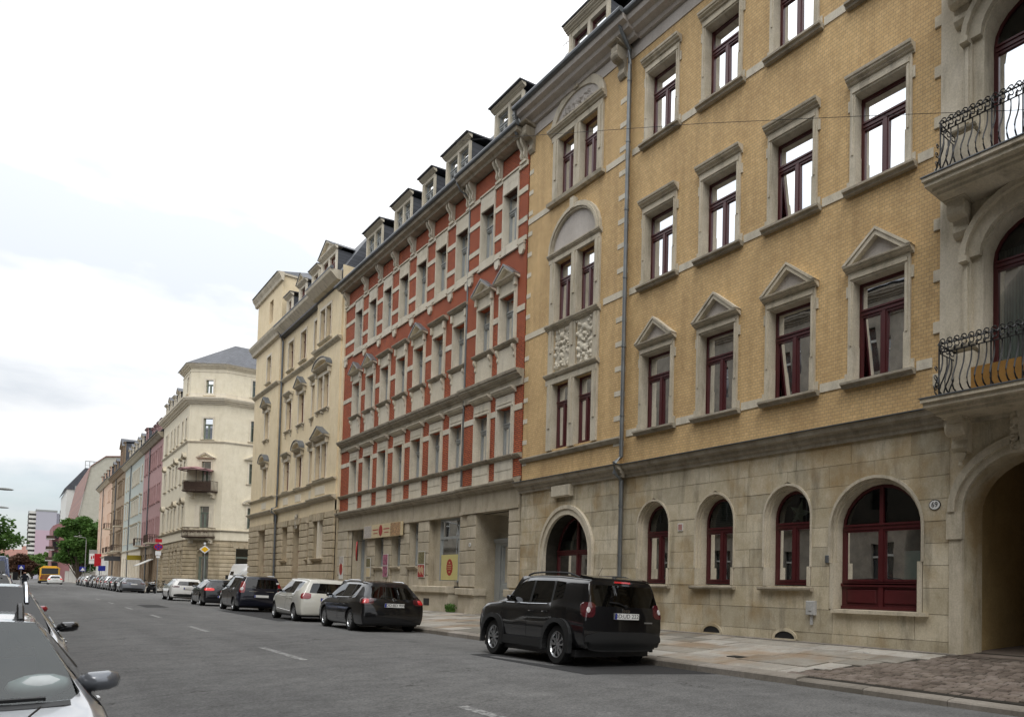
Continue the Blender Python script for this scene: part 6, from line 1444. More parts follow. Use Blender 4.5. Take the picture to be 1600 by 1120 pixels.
# ================================================================ VEHICLES
def paint(name, col, rough=0.28, metal=0.0): return plain(name, col, rough, spec=0.2, metal=metal, coat=1.0)
P_BLK = paint('black_paint', (0.004, 0.004, 0.005)); P_BLK2 = paint('charcoal_paint', (0.009, 0.0095, 0.012)); P_NVY = paint('dark_navy_paint', (0.005, 0.006, 0.014))
P_WHT = paint('white_paint', (0.72, 0.72, 0.70)); P_IVR = paint('ivory_paint', (0.60, 0.59, 0.53)); P_SLV = paint('silver_paint', (0.45, 0.46, 0.48), 0.3, 0.5)
P_GRY = paint('grey_paint', (0.16, 0.17, 0.19), 0.3, 0.4); P_RED = paint('red_car_paint', (0.30, 0.012, 0.02)); P_BLU = paint('blue_grey_paint', (0.12, 0.15, 0.25), 0.35, 0.3); P_YEL = paint('yellow_bus_paint', (0.75, 0.42, 0.01), 0.4)
P_BRG = paint('beige_paint', (0.42, 0.38, 0.30))
TRM = plain('dark_grey_plastic', (0.013, 0.0135, 0.014), 0.55, spec=0.4)
TYR = plain('tyre_rubber', (0.016, 0.016, 0.016), 0.85, var=0.2, scale=20)
RIM = plain('alloy', (0.42, 0.43, 0.44), 0.3, spec=0.6, metal=0.8); RMD = plain('dark_alloy', (0.04, 0.04, 0.042), 0.35, spec=0.5, metal=0.5)
CHR = plain('chrome', (0.62, 0.63, 0.65), 0.12, spec=0.8, metal=1.0)
TLT = plain('tail_lamp_red', (0.24, 0.008, 0.010), 0.15, spec=0.6, coat=1.0); TLD = plain('dark_tail_lamp', (0.07, 0.006, 0.010), 0.15, spec=0.6, coat=1.0)
TLW = plain('clear_lamp', (0.55, 0.52, 0.52), 0.15, spec=0.6, coat=1.0); RFL = plain('reflector_red', (0.50, 0.012, 0.015), 0.25, spec=0.6, coat=1.0)
TLG = plain('glowing_tail_lamp', (0.5, 0.01, 0.01), 0.2, coat=1.0, emit=((1, 0.03, 0.02), 0.35))  # on the parked hatchback the added glow stands in for a reflection
PLT = plain('number_plate_white', (0.72, 0.72, 0.70), 0.4); PLB = plain('plate_blue', (0.01, 0.03, 0.30), 0.4); PLK = plain('plate_black', (0.01, 0.01, 0.01), 0.4)
MIRG = plain('mirror_glass', (0.6, 0.62, 0.65), 0.03, metal=1.0)
def wheel_meshes(r, wd, style):
    t = MB(); rr = r*0.66
    t.lathe([(rr, -wd/2), (r*0.93, -wd/2), (r*0.985, -wd/2+0.02), (r, -wd/2+0.05), (r, wd/2-0.05), (r*0.985, wd/2-0.02), (r*0.93, wd/2), (rr, wd/2)], 36, 'x')
    t.lathe([(rr, wd/2-0.005), (rr*0.97, wd/2-0.05), (rr*0.97, -wd/2), (rr, -wd/2)], 36, 'x')
    m = MB(); m.lathe([(0, wd/2-0.07), (rr*0.97, wd/2-0.075)], 28, 'x', m=1); m.lathe([(rr*0.90, wd/2-0.03), (rr*0.96, wd/2-0.003), (rr*1.0, wd/2-0.003), (rr*1.0, wd/2-0.06)], 36, 'x')
    m.lathe([(0, wd/2-0.012), (0.035, wd/2-0.014), (0.06, wd/2-0.03), (0.06, wd/2-0.06)], 14, 'x')
    ns = {'five': 5, 'ten': 10, 'seven': 7, 'split': 5}[style]
    for i in range(ns):
        a = 2*pi*i/ns+pi/2
        if style == 'split':
            for dlt in (-0.20, 0.20):
                p0 = (0.05*cos(a), 0.05*sin(a)); p1 = (rr*0.55*cos(a+dlt*1.7), rr*0.55*sin(a+dlt*1.7)); p2 = (rr*0.95*cos(a+dlt*1.0), rr*0.95*sin(a+dlt*1.0))
                for (q0, q1) in ((p0, p1), (p1, p2)):
                    v = Vector((q1[0]-q0[0], q1[1]-q0[1])); n_ = Vector((-v.y, v.x)).normalized()*0.017
                    x0, x1 = wd/2-0.05, wd/2-0.012
                    vs = [(x0, q0[0]+n_.x, q0[1]+n_.y), (x0, q0[0]-n_.x, q0[1]-n_.y), (x0, q1[0]-n_.x, q1[1]-n_.y), (x0, q1[0]+n_.x, q1[1]+n_.y)]
                    m.add(vs+[(x1, y, z) for _, y, z in vs], [(0, 1, 2, 3), (4, 7, 6, 5), (0, 4, 5, 1), (1, 5, 6, 2), (2, 6, 7, 3), (3, 7, 4, 0)])
        else:
            w0, w1 = {'five': (0.045, 0.05), 'ten': (0.018, 0.024), 'seven': (0.03, 0.035)}[style]
            n_ = Vector((-sin(a), cos(a))); c0 = Vector((cos(a), sin(a)))*0.04; c1 = Vector((cos(a), sin(a)))*rr*0.95; x0, x1 = wd/2-0.055, wd/2-0.015
            vs = [(x0, *(c0+n_*w0)), (x0, *(c0-n_*w0)), (x0, *(c1-n_*w1)), (x0, *(c1+n_*w1))]
            m.add(vs+[(x1, y, z) for _, y, z in vs], [(0, 1, 2, 3), (4, 7, 6, 5), (0, 4, 5, 1), (1, 5, 6, 2), (2, 6, 7, 3), (3, 7, 4, 0)])
    return t.mesh('tyre', TYR, smooth=40), m.mesh('rim', [RIM, RMD if style in ('split',) else RMD])
WHC = {}
def car_shell(sp):
    """lofted control cage + subdivision, wheel arches cut by boolean; returns evaluated mesh"""
    W_ = sp['w']; st = sp['st']; V = []; ringn = 20; mats = []; faces = []
    idx = lambda s, k: s*ringn+(k % ringn)
    for s in st:
        zb = s['zb']; w = s.get('w', W_); zs = s['zs']; zt = s['zt']
        if s['k'] == 'cab':
            P = [(0, zb), (w*0.72, zb), (w*0.93, zb), (w*0.985, zb+0.13), (w, (zb+zs)*0.5+0.05), (w*0.985, zs), (s.get('wb', w*0.93), s['zbelt']), (s['wg'], s['zg']), (s['wg']-0.055, s['zg']+0.065), (s['wg']*0.945, zt-0.02), (0, zt)]
        else:
            P = [(0, zb), (w*0.72, zb), (w*0.93, zb), (w*0.985, zb+0.13), (w, (zb+zs)*0.5+0.03), (w*0.985, zs-0.03), (w*0.945, zt-0.06), (w*0.91, zt-0.04), (w*0.90, zt-0.032), (w*0.87, zt-0.018), (0, zt+0.015)]
        yl, yb2, yt = s['y']
        Y = [yl]*3+[yl, yl, yl+(yb2-yl)*0.4, yb2, yb2+(yt-yb2)*0.85, yt, yt, yt]
        if s.get('bow'): 
            Y = [y-s['bow']*(1-(abs(p[0])/W_)**2) for y, p in zip(Y, P)]
        half = [(P[i][0], Y[i], P[i][1]) for i in range(11)]
        V += half + [(-half[i][0], half[i][1], half[i][2]) for i in range(9, 0, -1)]
    ns = len(st)
    for s in range(ns-1):
        for k in range(ringn):
            kk = k if k < 10 else 19-k       # mirrored strip number
            b = st[s].get('m', {})
            mt = b.get(kk, 0)
            faces.append((idx(s, k), idx(s, k+1), idx(s+1, k+1), idx(s+1, k))); mats.append(mt)
    def cap(s, front):
        bow = -1 if not front else 1
        rows = []
        for r_ in range(2, 9):
            a = idx(s, r_); b = idx(s, 20-r_)
            if r_ == 2: rows.append([a, idx(s, 1), idx(s, 0), idx(s, 19), b])
            elif r_ == 8: rows.append([a, idx(s, 9), idx(s, 10), idx(s, 11), b])
            else:
                va = V[a]; n0 = len(V); f = st[s].get('cbow', 0.05)
                cx_ = sp.get('capx', 0.80)
                for fx in (cx_, 0, -cx_): V.append((va[0]*fx, va[1]+bow*f*(1-fx*fx), va[2]))
                rows.append([a, n0, n0+1, n0+2, b])
        cm = st[s].get('cap', {})
        for i in range(6):
            for j in range(4):
                faces.append((rows[i][j], rows[i][j+1], rows[i+1][j+1], rows[i+1][j]) if front else (rows[i][j], rows[i+1][j], rows[i+1][j+1], rows[i][j+1]))
                mm = cm.get(i+2, 0); 
                if mm == 3 and j in (0, 3): mm = cm.get('side', 0)
                mats.append(mm)
    cap(0, False); cap(ns-1, True)
    me = bpy.data.meshes.new('shell'); me.from_pydata(V, [], faces)
    for i in range(5): me.materials.append(sp['paint'])
    me.polygons.foreach_set('material_index', mats)
    bm = bmesh.new(); bm.from_mesh(me); bmesh.ops.recalc_face_normals(bm, faces=bm.faces)
    cl = bm.edges.layers.float.get('crease_edge') or bm.edges.layers.float.new('crease_edge')
    for e in bm.edges:
        ms = {f.material_index for f in e.link_faces}
        if len(ms) > 1: e[cl] = 1.0
        a, b = e.verts[0].index, e.verts[1].index
        if a < ns*ringn and b < ns*ringn:
            ka, kb = a % ringn, b % ringn; ka = ka if ka <= 10 else 20-ka; kb = kb if kb <= 10 else 20-kb
            if ka == kb and ka in sp.get('crease', {5: 0.35, 6: 0.5, 2: 0.5}): e[cl] = max(e[cl], sp.get('crease', {5: 0.35, 6: 0.5, 2: 0.5})[ka])
            if a//ringn == b//ringn and a//ringn in (0, ns-1): e[cl] = max(e[cl], sp.get('endcrease', 0.45))
    vl = bm.verts.layers.float.get('crease_vert') or bm.verts.layers.float.new('crease_vert')
    for v in bm.verts:
        ce = [e for e in v.link_edges if len({f.material_index for f in e.link_faces}) > 1]
        if len(ce) >= 2:
            a = (ce[0].other_vert(v).co-v.co).normalized(); b = (ce[1].other_vert(v).co-v.co).normalized()
            if len(ce) > 2 or a.dot(b) > -0.6: v[vl] = 0.85
    bm.to_mesh(me); bm.free()
    o = bpy.data.objects.new('shell', me); COL.objects.link(o); cut = []
    md = o.modifiers.new('s', 'SUBSURF'); md.levels = 2; md.render_levels = 2
    c = MB()
    for wy in sp['wy']:
        for sx in (-1, 1): 
            x0, x1 = sorted((sx*(W_+0.1), sx*(W_-0.30))); R_ = sp['wr']+0.055
            ys = [(R_*cos(2*pi*i/32), R_*sin(2*pi*i/32)) for i in range(32)]
            vs = [(x0, wy+a, sp['wr']+b) for a, b in ys]+[(x1, wy+a, sp['wr']+b) for a, b in ys]
            c.add(vs, [tuple(range(31, -1, -1)), tuple(range(32, 64))]+[(i, (i+1) % 32, 32+(i+1) % 32, 32+i) for i in range(32)])
    cme = c.mesh('cut', BLK); co = bpy.data.objects.new('cut', cme); COL.objects.link(co)
    for i in range(5): cme.materials.append(BLK) if len(cme.materials) < 5 else None
    cme.polygons.foreach_set('material_index', [4]*len(cme.polygons))
    mb_ = o.modifiers.new('b', 'BOOLEAN'); mb_.object = co; mb_.operation = 'DIFFERENCE'; mb_.solver = 'EXACT'
    dg = bpy.context.evaluated_depsgraph_get(); ev = bpy.data.meshes.new_from_object(o.evaluated_get(dg))
    bpy.data.objects.remove(o); bpy.data.objects.remove(co)
    return ev
def split_mesh(ev, pred, name, mats, remap=None):
    used = {}; vs = []; fs = []; mi = []
    for p in ev.polygons:
        if not pred(p): continue
        f = []
        for v in p.vertices:
            if v not in used: used[v] = len(vs); vs.append(ev.vertices[v].co[:])
            f.append(used[v])
        fs.append(f); mi.append(remap(p) if remap else 0)
    me = bpy.data.meshes.new(name); me.from_pydata(vs, [], fs)
    for m in mats: me.materials.append(m)
    me.polygons.foreach_set('material_index', mi); me.polygons.foreach_set('use_smooth', [True]*len(fs))
    try: me.set_sharp_from_angle(angle=R(38))
    except Exception: pass
    me.update(); return me
class Car:
    def __init__(s, name, sp, label, cat='car', group=None):
        s.sp = sp; s.root = empty(name, (0, 0, 0), 0, label, cat, group)
        ev = s.ev = car_shell(sp); s.bvh = BVHTree.FromPolygons([v.co for v in ev.vertices], [p.vertices for p in ev.polygons])
        s.body = link('body', split_mesh(ev, lambda p: p.material_index in (0, 4), 'body', [sp['paint'], TRM], lambda p: 0 if p.material_index == 0 else 1), s.root)
        gl = sp.get('glass', CGL); gr = sp.get('rglass', gl)
        for sx, nm in ((1, 'side_window'), (-1, 'side_window')):
            me = split_mesh(ev, lambda p: p.material_index == 1 and p.center.x*sx > 0, nm, [gl]); link(nm, me, s.root)
        link('windscreen', split_mesh(ev, lambda p: p.material_index == 2, 'windscreen', [sp.get('wglass', gl)]), s.root)
        link('rear_window', split_mesh(ev, lambda p: p.material_index == 3, 'rear_window', [gr]), s.root)
        L_ = sp['L']; zb = sp['belt']; W_ = sp['w']
        i = MB(); i.box(-W_+0.22, W_-0.22, 0.45, sp['cowl']-0.1, 0.35, zb-0.18)
        for y in sp.get('seats', (sp['cowl']-1.35, sp['cowl']-2.2)):
            for x in (-0.36, 0.36): i.box(x-0.24, x+0.24, y-0.12, y+0.02, 0.5, zb+0.18); i.box(x-0.12, x+0.12, y-0.10, y-0.02, zb+0.20, zb+0.36)
        i.box(-W_+0.2, W_-0.2, sp['cowl']-0.55, sp['cowl']-0.15, zb-0.3, zb-0.06)
        link('interior', i.mesh('interior', DRK), s.root)
        key = (sp['wr'], sp.get('ww', 0.21), sp.get('rim', 'five'))
        if key not in WHC: WHC[key] = wheel_meshes(*key)
        for wy in sp['wy']:
            for sx in (-1, 1):
                w = link('wheel', WHC[key][0], s.root, (sx*(W_-sp.get('ww', 0.21)/2-0.035), wy, sp['wr']), (0, 0, 0 if sx > 0 else pi)); link('rim', WHC[key][1], w)
        u = MB(); u.box(-W_+0.12, W_-0.12, 0.3, L_-0.3, 0.17, 0.30); link('underbody', u.mesh('underbody', BLK), s.root)
        # arch liners
    def patch(s, name, mat, org, dirv, right, w, h, off=0.006, nx=10, nz=8, shape='rect', skew=0, parent=None, th=0.02, taper=0.0, curve=0.0):
        org, dirv, right = Vector(org), Vector(dirv).normalized(), Vector(right).normalized(); up = right.cross(dirv); 
        if up.z < 0: up = -up
        vs = []; ok = True
        for j in range(nz+1):
            for i in range(nx+1):
                a, b = 2*i/nx-1, 2*j/nz-1
                if shape == 'oval': a, b = a*sqrt(1-b*b/2), b*sqrt(1-a*a/2)
                if shape == 'round':
                    k = 0.28; a2 = a*(1-k*b**4*abs(a)**2*0.5); b2 = b*(1-k*abs(a)**4*b*b*0.9); a, b = a2, b2
                a *= 1-taper*(b+1)/2
                q = org+right*(a*w/2+skew*b*h/2)+up*(b*h/2+curve*a*a)
                hit = s.bvh.ray_cast(q-dirv*2.0, dirv)
                p = hit[0]-dirv*off if hit[0] is not None else q
                vs.append(p)
        n = len(vs); back = [v+dirv*th for v in vs]
        fs = [(j*(nx+1)+i, j*(nx+1)+i+1, (j+1)*(nx+1)+i+1, (j+1)*(nx+1)+i) for j in range(nz) for i in range(nx)]
        bd = [i for i in range(nx+1)]+[(j+1)*(nx+1)-1 for j in range(1, nz+1)]+[nz*(nx+1)+i for i in range(nx-1, -1, -1)]+[j*(nx+1) for j in range(nz-1, 0, -1)]
        for k in range(len(bd)): a, b = bd[k], bd[(k+1) % len(bd)]; fs.append((a, a+n, b+n, b))
        m = MB(); m.add(vs+back, fs); return link(name, m.mesh(name, mat, smooth=50), parent or s.root)
    def side_line(s, name, mat, pts, sx, wd=0.012, off=0.002):
        """thin seam or trim following (y,z) points on the flank"""
        hits = []
        for i in range(len(pts)-1):
            (y0, z0), (y1, z1) = pts[i], pts[i+1]; n = max(2, int(hypot(y1-y0, z1-z0)/0.08))
            for k in range(n+(i == len(pts)-2)):
                y, z = y0+(y1-y0)*k/n, z0+(z1-z0)*k/n; h = s.bvh.ray_cast(Vector((sx*3, y, z)), Vector((-sx, 0, 0)))
                if h[0] is not None: hits.append(h[0]+Vector((sx*off, 0, 0)))
        if len(hits) > 1: 
            m = MB(); m.tube(hits, wd/2, 4); return m
        return None
    def seams(s, lines, mat=PLK, name='door_seam', wd=0.010, off=-0.001):
        for sx in (-1, 1):
            m = MB()
            for pts in lines:
                q = s.side_line(name, mat, pts, sx, wd, off)
                if q: m.add(q.v, q.f)
            if m.v: link(name, m.mesh(name, mat), s.root)
    def rear_plate(s, z, txt=None, w=0.52, rear=True, y=None, x=0.0):
        h = s.bvh.ray_cast(Vector((x, -3 if rear else 9, z)), Vector((0, 1 if rear else -1, 0)))
        yy = (h[0].y if h[0] else 0) + (-0.03 if rear else 0.03); rz = 0 if rear else pi
        m = MB(); m.box(-w/2, w/2, -0.012, 0.02, -0.055, 0.055); p = link('number_plate', m.mesh('number_plate', PLT), s.root, (x, yy, z), (0, 0, rz))
        q = MB(); q.box(-w/2+0.003, -w/2+0.045, -0.015, -0.011, -0.052, 0.052); link('blue_band', q.mesh('blue_band', PLB), p)
        if txt: link('lettering', text_mesh(txt, 0.105, PLK, 0.001), p, (0.02, -0.0145, 0), (R(90), 0, 0))
        q = MB()
        q.box(-w/2-0.008, w/2+0.008, -0.008, 0.0, -0.062, 0.062); link('plate_holder', q.mesh('plate_holder', BLK), p)
    def mirror(s, y, z, mat, sx, scale=1.0, dy=-0.02, ox=0.08):
        h = s.bvh.ray_cast(Vector((sx*3, y, z)), Vector((-sx, 0, 0))); x = h[0].x if h[0] else sx*s.sp['w']*0.9
        k = scale; vs = []; fs = []; n = 10; rows = [(0.0, 0.55), (0.03, 0.9), (0.07, 1.0), (0.12, 0.8), (0.155, 0.3)]
        m = MB()
        for d_, f in rows:
            for i in range(n): a = 2*pi*i/n; ce = abs(cos(a))**0.7*(1 if cos(a) > 0 else -1); se = abs(sin(a))**0.7*(1 if sin(a) > 0 else -1); vs.append((0.115*f*ce*k, d_*k, 0.072*f*se*k))
        for j in range(len(rows)-1):
            for i in range(n): fs.append((j*n+i, j*n+(i+1) % n, (j+1)*n+(i+1) % n, (j+1)*n+i))
        fs.append(tuple(range(n-1, -1, -1))); fs.append(tuple(range((len(rows)-1)*n, len(rows)*n))); m.add(vs, fs)
        o = link('wing_mirror', m.mesh('wing_mirror', mat, smooth=60), s.root, (x+sx*s.sp.get('mox', ox)*k, y+dy, z+0.05), (0, 0, -sx*0.15))
        a = MB(); a.tube([(-sx*0.20*k, 0.05, -0.06), (-sx*0.08, 0.06, -0.02)], 0.03, 6); link('mirror_arm', a.mesh('mirror_arm', BLK), o)
        g = MB(); g.plate([(0.095*cos(i*pi/7)*k, 0.055*sin(i*pi/7)*k) for i in range(14)], -0.012, -0.004); link('mirror_glass', g.mesh('mirror_glass', MIRG), o)
        return o
    def rails(s, y0, y1, z, x, mat, r=0.016, up=0.06):
        for sx in (-1, 1):
            m = MB(); n = 12; pts = []
            for i in range(n+1):
                t = i/n; y = y0+(y1-y0)*t; hh = s.bvh.ray_cast(Vector((sx*x, y, 4)), Vector((0, 0, -1))); zz = hh[0].z if hh[0] else z
                pts.append((sx*x, y, zz+up*min(1, 6*t, 6*(1-t))))
            m.tube(pts, r, 6); link('roof_rail', m.mesh('roof_rail', mat, smooth=40), s.root)
    def put(s, x, y, z, rz=0, roll=0.0):
        s.root.location = (x, y, z); s.root.rotation_euler = (0, roll, rz); return s
def copy_car(root, loc, rot, label, group=None):
    def rec(o, par):
        c = o.copy(); COL.objects.link(c)
        if par: c.parent = par
        for ch in o.children: rec(ch, c)
        return c
    r = rec(root, None); r.location = loc; r.rotation_euler = rot; r['label'] = label
    if group: r['group'] = group
    return r
def spec(L_=4.2, w=0.90, H=1.5, belt=0.95, hood=0.98, nose=0.80, rear_y=(0.0, 0.06, 0.40), tailz=0.95, cowl=3.0, atop=2.35, b=1.75, c=0.95, d=0.45, wg=0.64, zb=0.24, wr=0.32, wy=(0.75, 3.35), paint_=None, **k):
    """stations rear -> front"""
    zg = H-0.14; P = {6: 1}; S = []
    def cab(y, zt=H, zg_=zg, wg_=wg, m=None, be=belt, zs=None, **kk):
        S.append(dict(k='cab', y=(y, y, y) if not isinstance(y, tuple) else y, zb=zb, zs=zs or be-0.14, zbelt=be, zg=zg_, zt=zt, wg=wg_, m=m or {}, **kk))
    cab(rear_y, H-0.07, zg-0.05, wg-0.05, {6: 0}, tailz, w=w*0.93, wb=w*0.84, cap={6: 3, 'side': k.get('capside', 0), 2: 4 if k.get('blackbump') else 0}, cbow=k.get('cbow', 0.06), bow=0.0)
    cab((d-0.08, d-0.05, d+0.04), H-0.02, zg-0.02, wg-0.01, {6: 1 if k.get('quarter', True) else 0}, belt+k.get('kick', 0.03))
    cab((c-0.03, c-0.03, c+0.02), H, zg, wg, {6: 4}, belt+k.get('kick', 0.03)*0.4)
    cab((c+0.04, c+0.04, c+0.10), H, zg, wg, P)
    cab((b-0.04, b-0.04, b-0.02), H+0.01, zg+0.005, wg, {6: 4})
    cab((b+0.05, b+0.05, b+0.04), H+0.01, zg+0.005, wg, P)
    cab((atop+0.25, atop+0.18, atop), H-0.02, zg-0.01, wg-0.015, {6: 1, 9: 2, 10: 2, 7: 0})
    S.append(dict(k='hood', y=(cowl, cowl, cowl-0.06), zb=zb, zs=belt-0.1, zt=hood+0.005, m={}))
    S.append(dict(k='hood', y=(cowl+(L_-cowl)*0.45,)*3, zb=zb, zs=belt-0.12, zt=hood-0.035, m={}, w=w*0.995))
    S.append(dict(k='hood', y=(L_-0.26, L_-0.28, L_-0.30), zb=zb, zs=nose-0.10, zt=nose, m={}, w=w*k.get('nosew', 0.93)))
    S.append(dict(k='hood', y=(L_-0.03, L_-0.06, L_-0.10), zb=zb+0.03, zs=k.get('front_z', nose-0.12)-.08, zt=k.get('front_z', nose-0.12), m={}, w=w*k.get('frontw', 0.80), cbow=0.06, cap={2: 4}))
    sp = dict(L=L_, w=w, st=S, wy=wy, wr=wr, belt=belt, cowl=cowl, paint=paint_); sp.update(k); return sp
def std_details(c, tl=None, hl=True, mirror=None, plate_z=0.8, txt=None, seam=True, handles=True, wiper=True):
    sp = c.sp; L_, W_, be = sp['L'], sp['w'], sp['belt']; H = sp['st'][4]['zt']
    s0 = sp['st'][2]['y'][0]; sb = sp['st'][4]['y'][0]+0.04; cw = sp['cowl']
    if seam: c.seams([[(s0+0.02, be-0.05), (s0-0.0, 0.75), (s0+0.10, 0.45), (s0+0.22, 0.32)], [(sb, be-0.02), (sb, 0.32)], [(cw-0.02, be-0.05), (cw+0.02, 0.6), (cw-0.05, 0.32)], [(s0+0.22, 0.33), (cw-0.05, 0.33)]])
    if handles:
        for sx in (-1, 1):
            for y in (sb-0.17, s0+0.16):
                h = c.bvh.ray_cast(Vector((sx*3, y, be-0.17)), Vector((-sx, 0, 0)))
                if h[0]:
                    m = MB(); m.tube([(0, -0.085, 0), (sx*0.028, -0.07, 0), (sx*0.03, 0.07, 0.002), (0, 0.085, 0)], 0.013, 6); link('door_handle', m.mesh('door_handle', sp.get('handle', sp['paint']), smooth=60), c.root, h[0])
    for sx in (-1, 1): c.mirror(cw-0.42, be+0.02, mirror or sp['paint'], sx, sp.get('mk', 0.78))
    if hl:
        for sx in (-1, 1): c.patch('headlight', TLW, (sx*(W_*0.62), L_, sp['st'][-2]['zt']-0.10), (-sx*0.35, -1, 0), (1, -sx*0.35, 0), 0.42, 0.15, nx=8, nz=5, shape='round')
        c.patch('grille', BLK, (0, L_, sp['st'][-2]['zt']-0.18), (0, -1, 0), (1, 0, 0), 0.80, 0.20, nx=8, nz=4, shape='round')
    c.rear_plate(plate_z, txt)
    h = c.bvh.ray_cast(Vector((0, -3, sp['st'][0]['zbelt']+0.03)), Vector((0, 1, 0)))
    if wiper and h[0]:
        m = MB(); y0, z0 = h[0].y-0.03, h[0].z; m.tube([(0.0, y0, z0-0.02), (-0.16, y0+0.0, z0+0.035), (-0.34, y0+0.03, z0+0.05)], 0.010, 5); m.lathe([(0, -0.02), (0.03, -0.02), (0.03, 0.02), (0, 0.02)], 8, 'y', (0, y0+0.02, z0-0.02)); link('rear_wiper', m.mesh('rear_wiper', BLK), c.root)
    m = MB(); m.tube([(0, sp['st'][1]['y'][2]+0.15, H-0.02), (0, sp['st'][1]['y'][2]+0.0, H+0.16)], 0.004, 4); link('aerial', m.mesh('aerial', BLK), c.root)
def tail(c, mat, x, z, w, h, shape='round', skew=0, inner=None, name='tail_light', ang=0.45, taper=0, curve=0):
    out_ = []
    for sx in (-1, 1):
        o = c.patch(name, mat, (sx*x, 0, z), (-sx*ang, 1, 0), (1, sx*ang, 0), w, h, nx=12, nz=8, shape=shape, skew=sx*skew, off=0.012, taper=taper, curve=curve); out_.append(o)
        if inner:
            im, ix, iz, iw, ih, ishape = inner
            c.patch('lamp_lens', im, (sx*(x+ix), 0, z+iz), (-sx*ang, 1, 0), (1, sx*ang, 0), iw, ih, nx=8, nz=6, shape=ishape, off=0.020, parent=None if False else o)
    return out_
TILT = math.atan(0.055)
# ---- black boxy SUV (nearest)
J = Car('parked_car', spec(4.24, 0.90, 1.68, belt=1.12, hood=1.15, nose=1.11, nosew=0.975, frontw=0.90, front_z=0.98, rear_y=(0.0, 0.03, 0.20), tailz=1.10, cowl=3.06, atop=2.66, b=1.98, c=1.16, d=0.82, wg=0.745, zb=0.35, wr=0.365, wy=(0.83, 3.40),
        paint_=P_BLK, rim='split', ww=0.225, capx=0.93, glass=CGL, rglass=CGD, kick=0.10, blackbump=True, handle=P_BLK, endcrease=0.85, crease={5: 0.85, 6: 0.8, 2: 0.7, 8: 0.75, 7: 0.5, 4: 0.3}),
        'black boxy off-road car parked nearest the camera beside the yellow brick building', group='cars parked along the right kerb')
std_details(J, mirror=P_BLK, plate_z=0.93, txt='DD:UD 2222')
tail(J, TLD, 0.76, 1.03, 0.25, 0.27, inner=(TLW, 0.0, 0.0, 0.07, 0.10, 'oval'))
for sx in (-1, 1):
    J.patch('rear_reflector', RFL, (sx*0.66, 0, 0.52), (-sx*0.25, 1, 0), (1, sx*0.25, 0), 0.14, 0.10, off=0.012, nx=6, nz=4, shape='round')
    for wy in J.sp['wy']:
        m = MB(); n = 16; 
        for i in range(n):
            a0, a1 = -0.25+i*(pi+0.5)/n, -0.25+(i+1)*(pi+0.5)/n; r0, r1 = 0.41, 0.495; f0, f1 = 1+.13*abs(sin(2*a0))**1.5, 1+.13*abs(sin(2*a1))**1.5
            q = [(r0*cos(a0), r0*sin(a0)), (r0*cos(a1), r0*sin(a1)), (r1*f1*cos(a1), r1*f1*sin(a1)*0.97), (r1*f0*cos(a0), r1*f0*sin(a0)*0.97)]
            x0, x1 = sx*0.84, sx*0.915
            vs = [(x0, wy+a, 0.365+b) for a, b in q]+[(x1+sx*.015 if k < 2 else x1, wy+a, 0.365+b) for k, (a, b) in enumerate(q)]
            m.add(vs, [(4, 5, 6, 7), (0, 4, 7, 3), (1, 2, 6, 5), (3, 7, 6, 2), (0, 1, 5, 4)])
        link('wheel_arch_flare', m.mesh('wheel_arch_flare', TRM, smooth=30), J.root)
    m = MB(); m.box(sx*0.80, sx*0.905, 1.30, 2.95, 0.28, 0.44); link('side_skirt', m.mesh('side_skirt', TRM), J.root)
J.patch('rear_bumper', TRM, (0, 0, 0.46), (0, 1, 0), (1, 0, 0), 1.62, 0.36, off=0.035, nx=18, nz=6, shape='round')
J.patch('high_brake_light', RFL, (0, 0, 1.60), (0, 1, -0.3), (1, 0, 0), 0.34, 0.035, off=0.015, nx=6, nz=2)
J.patch('fuel_flap', P_BLK, (-1.0, 0.62, 0.98), (1, 0, 0), (0, 1, 0), 0.16, 0.14, off=0.003, nx=6, nz=5, shape='round')
sp_ = MB(); sp_.add([(-0.60, 0.18, 1.615), (0.60, 0.18, 1.615), (0.64, 0.55, 1.665), (-0.64, 0.55, 1.665), (-0.60, 0.19, 1.585), (0.60, 0.19, 1.585), (0.64, 0.55, 1.61), (-0.64, 0.55, 1.61)], [(0, 1, 2, 3), (4, 7, 6, 5), (0, 4, 5, 1), (1, 5, 6, 2), (3, 2, 6, 7), (0, 3, 7, 4)]); link('roof_spoiler', sp_.mesh('roof_spoiler', P_BLK), J.root)
J.rails(0.62, 2.72, 1.68, 0.60, TRM, 0.018, 0.055)
J.seams([[(1.1, 1.0), (1.2, 1.12)], ], CHR)
m = J.side_line('x', CHR, [(3.0, 1.11), (2.0, 1.105), (1.35, 1.115), (0.85, 1.22)], -1, 0.018, 0.004)
for sx in (-1, 1):
    m = J.side_line('x', CHR, [(2.95, 1.095), (2.0, 1.09), (1.30, 1.10)], sx, 0.016, 0.004)
    if m: link('window_trim', m.mesh('window_trim', CHR), J.root)
h = J.bvh.ray_cast(Vector((0, -3, 1.04)), Vector((0, 1, 0)))
link('lettering', text_mesh('Jeep', 0.10, CHR, 0.004), J.root, (0, h[0].y-0.008, 1.035), (R(86), 0, 0))
q = MB(); q.box(0.42, 0.60, -0.004, 0.004, -0.012, 0.012); h = J.bvh.ray_cast(Vector((0.5, -3, 0.80)), Vector((0, 1, 0))); link('badge', q.mesh('badge', RIM), J.root, (0, h[0].y-0.004, 0.82))
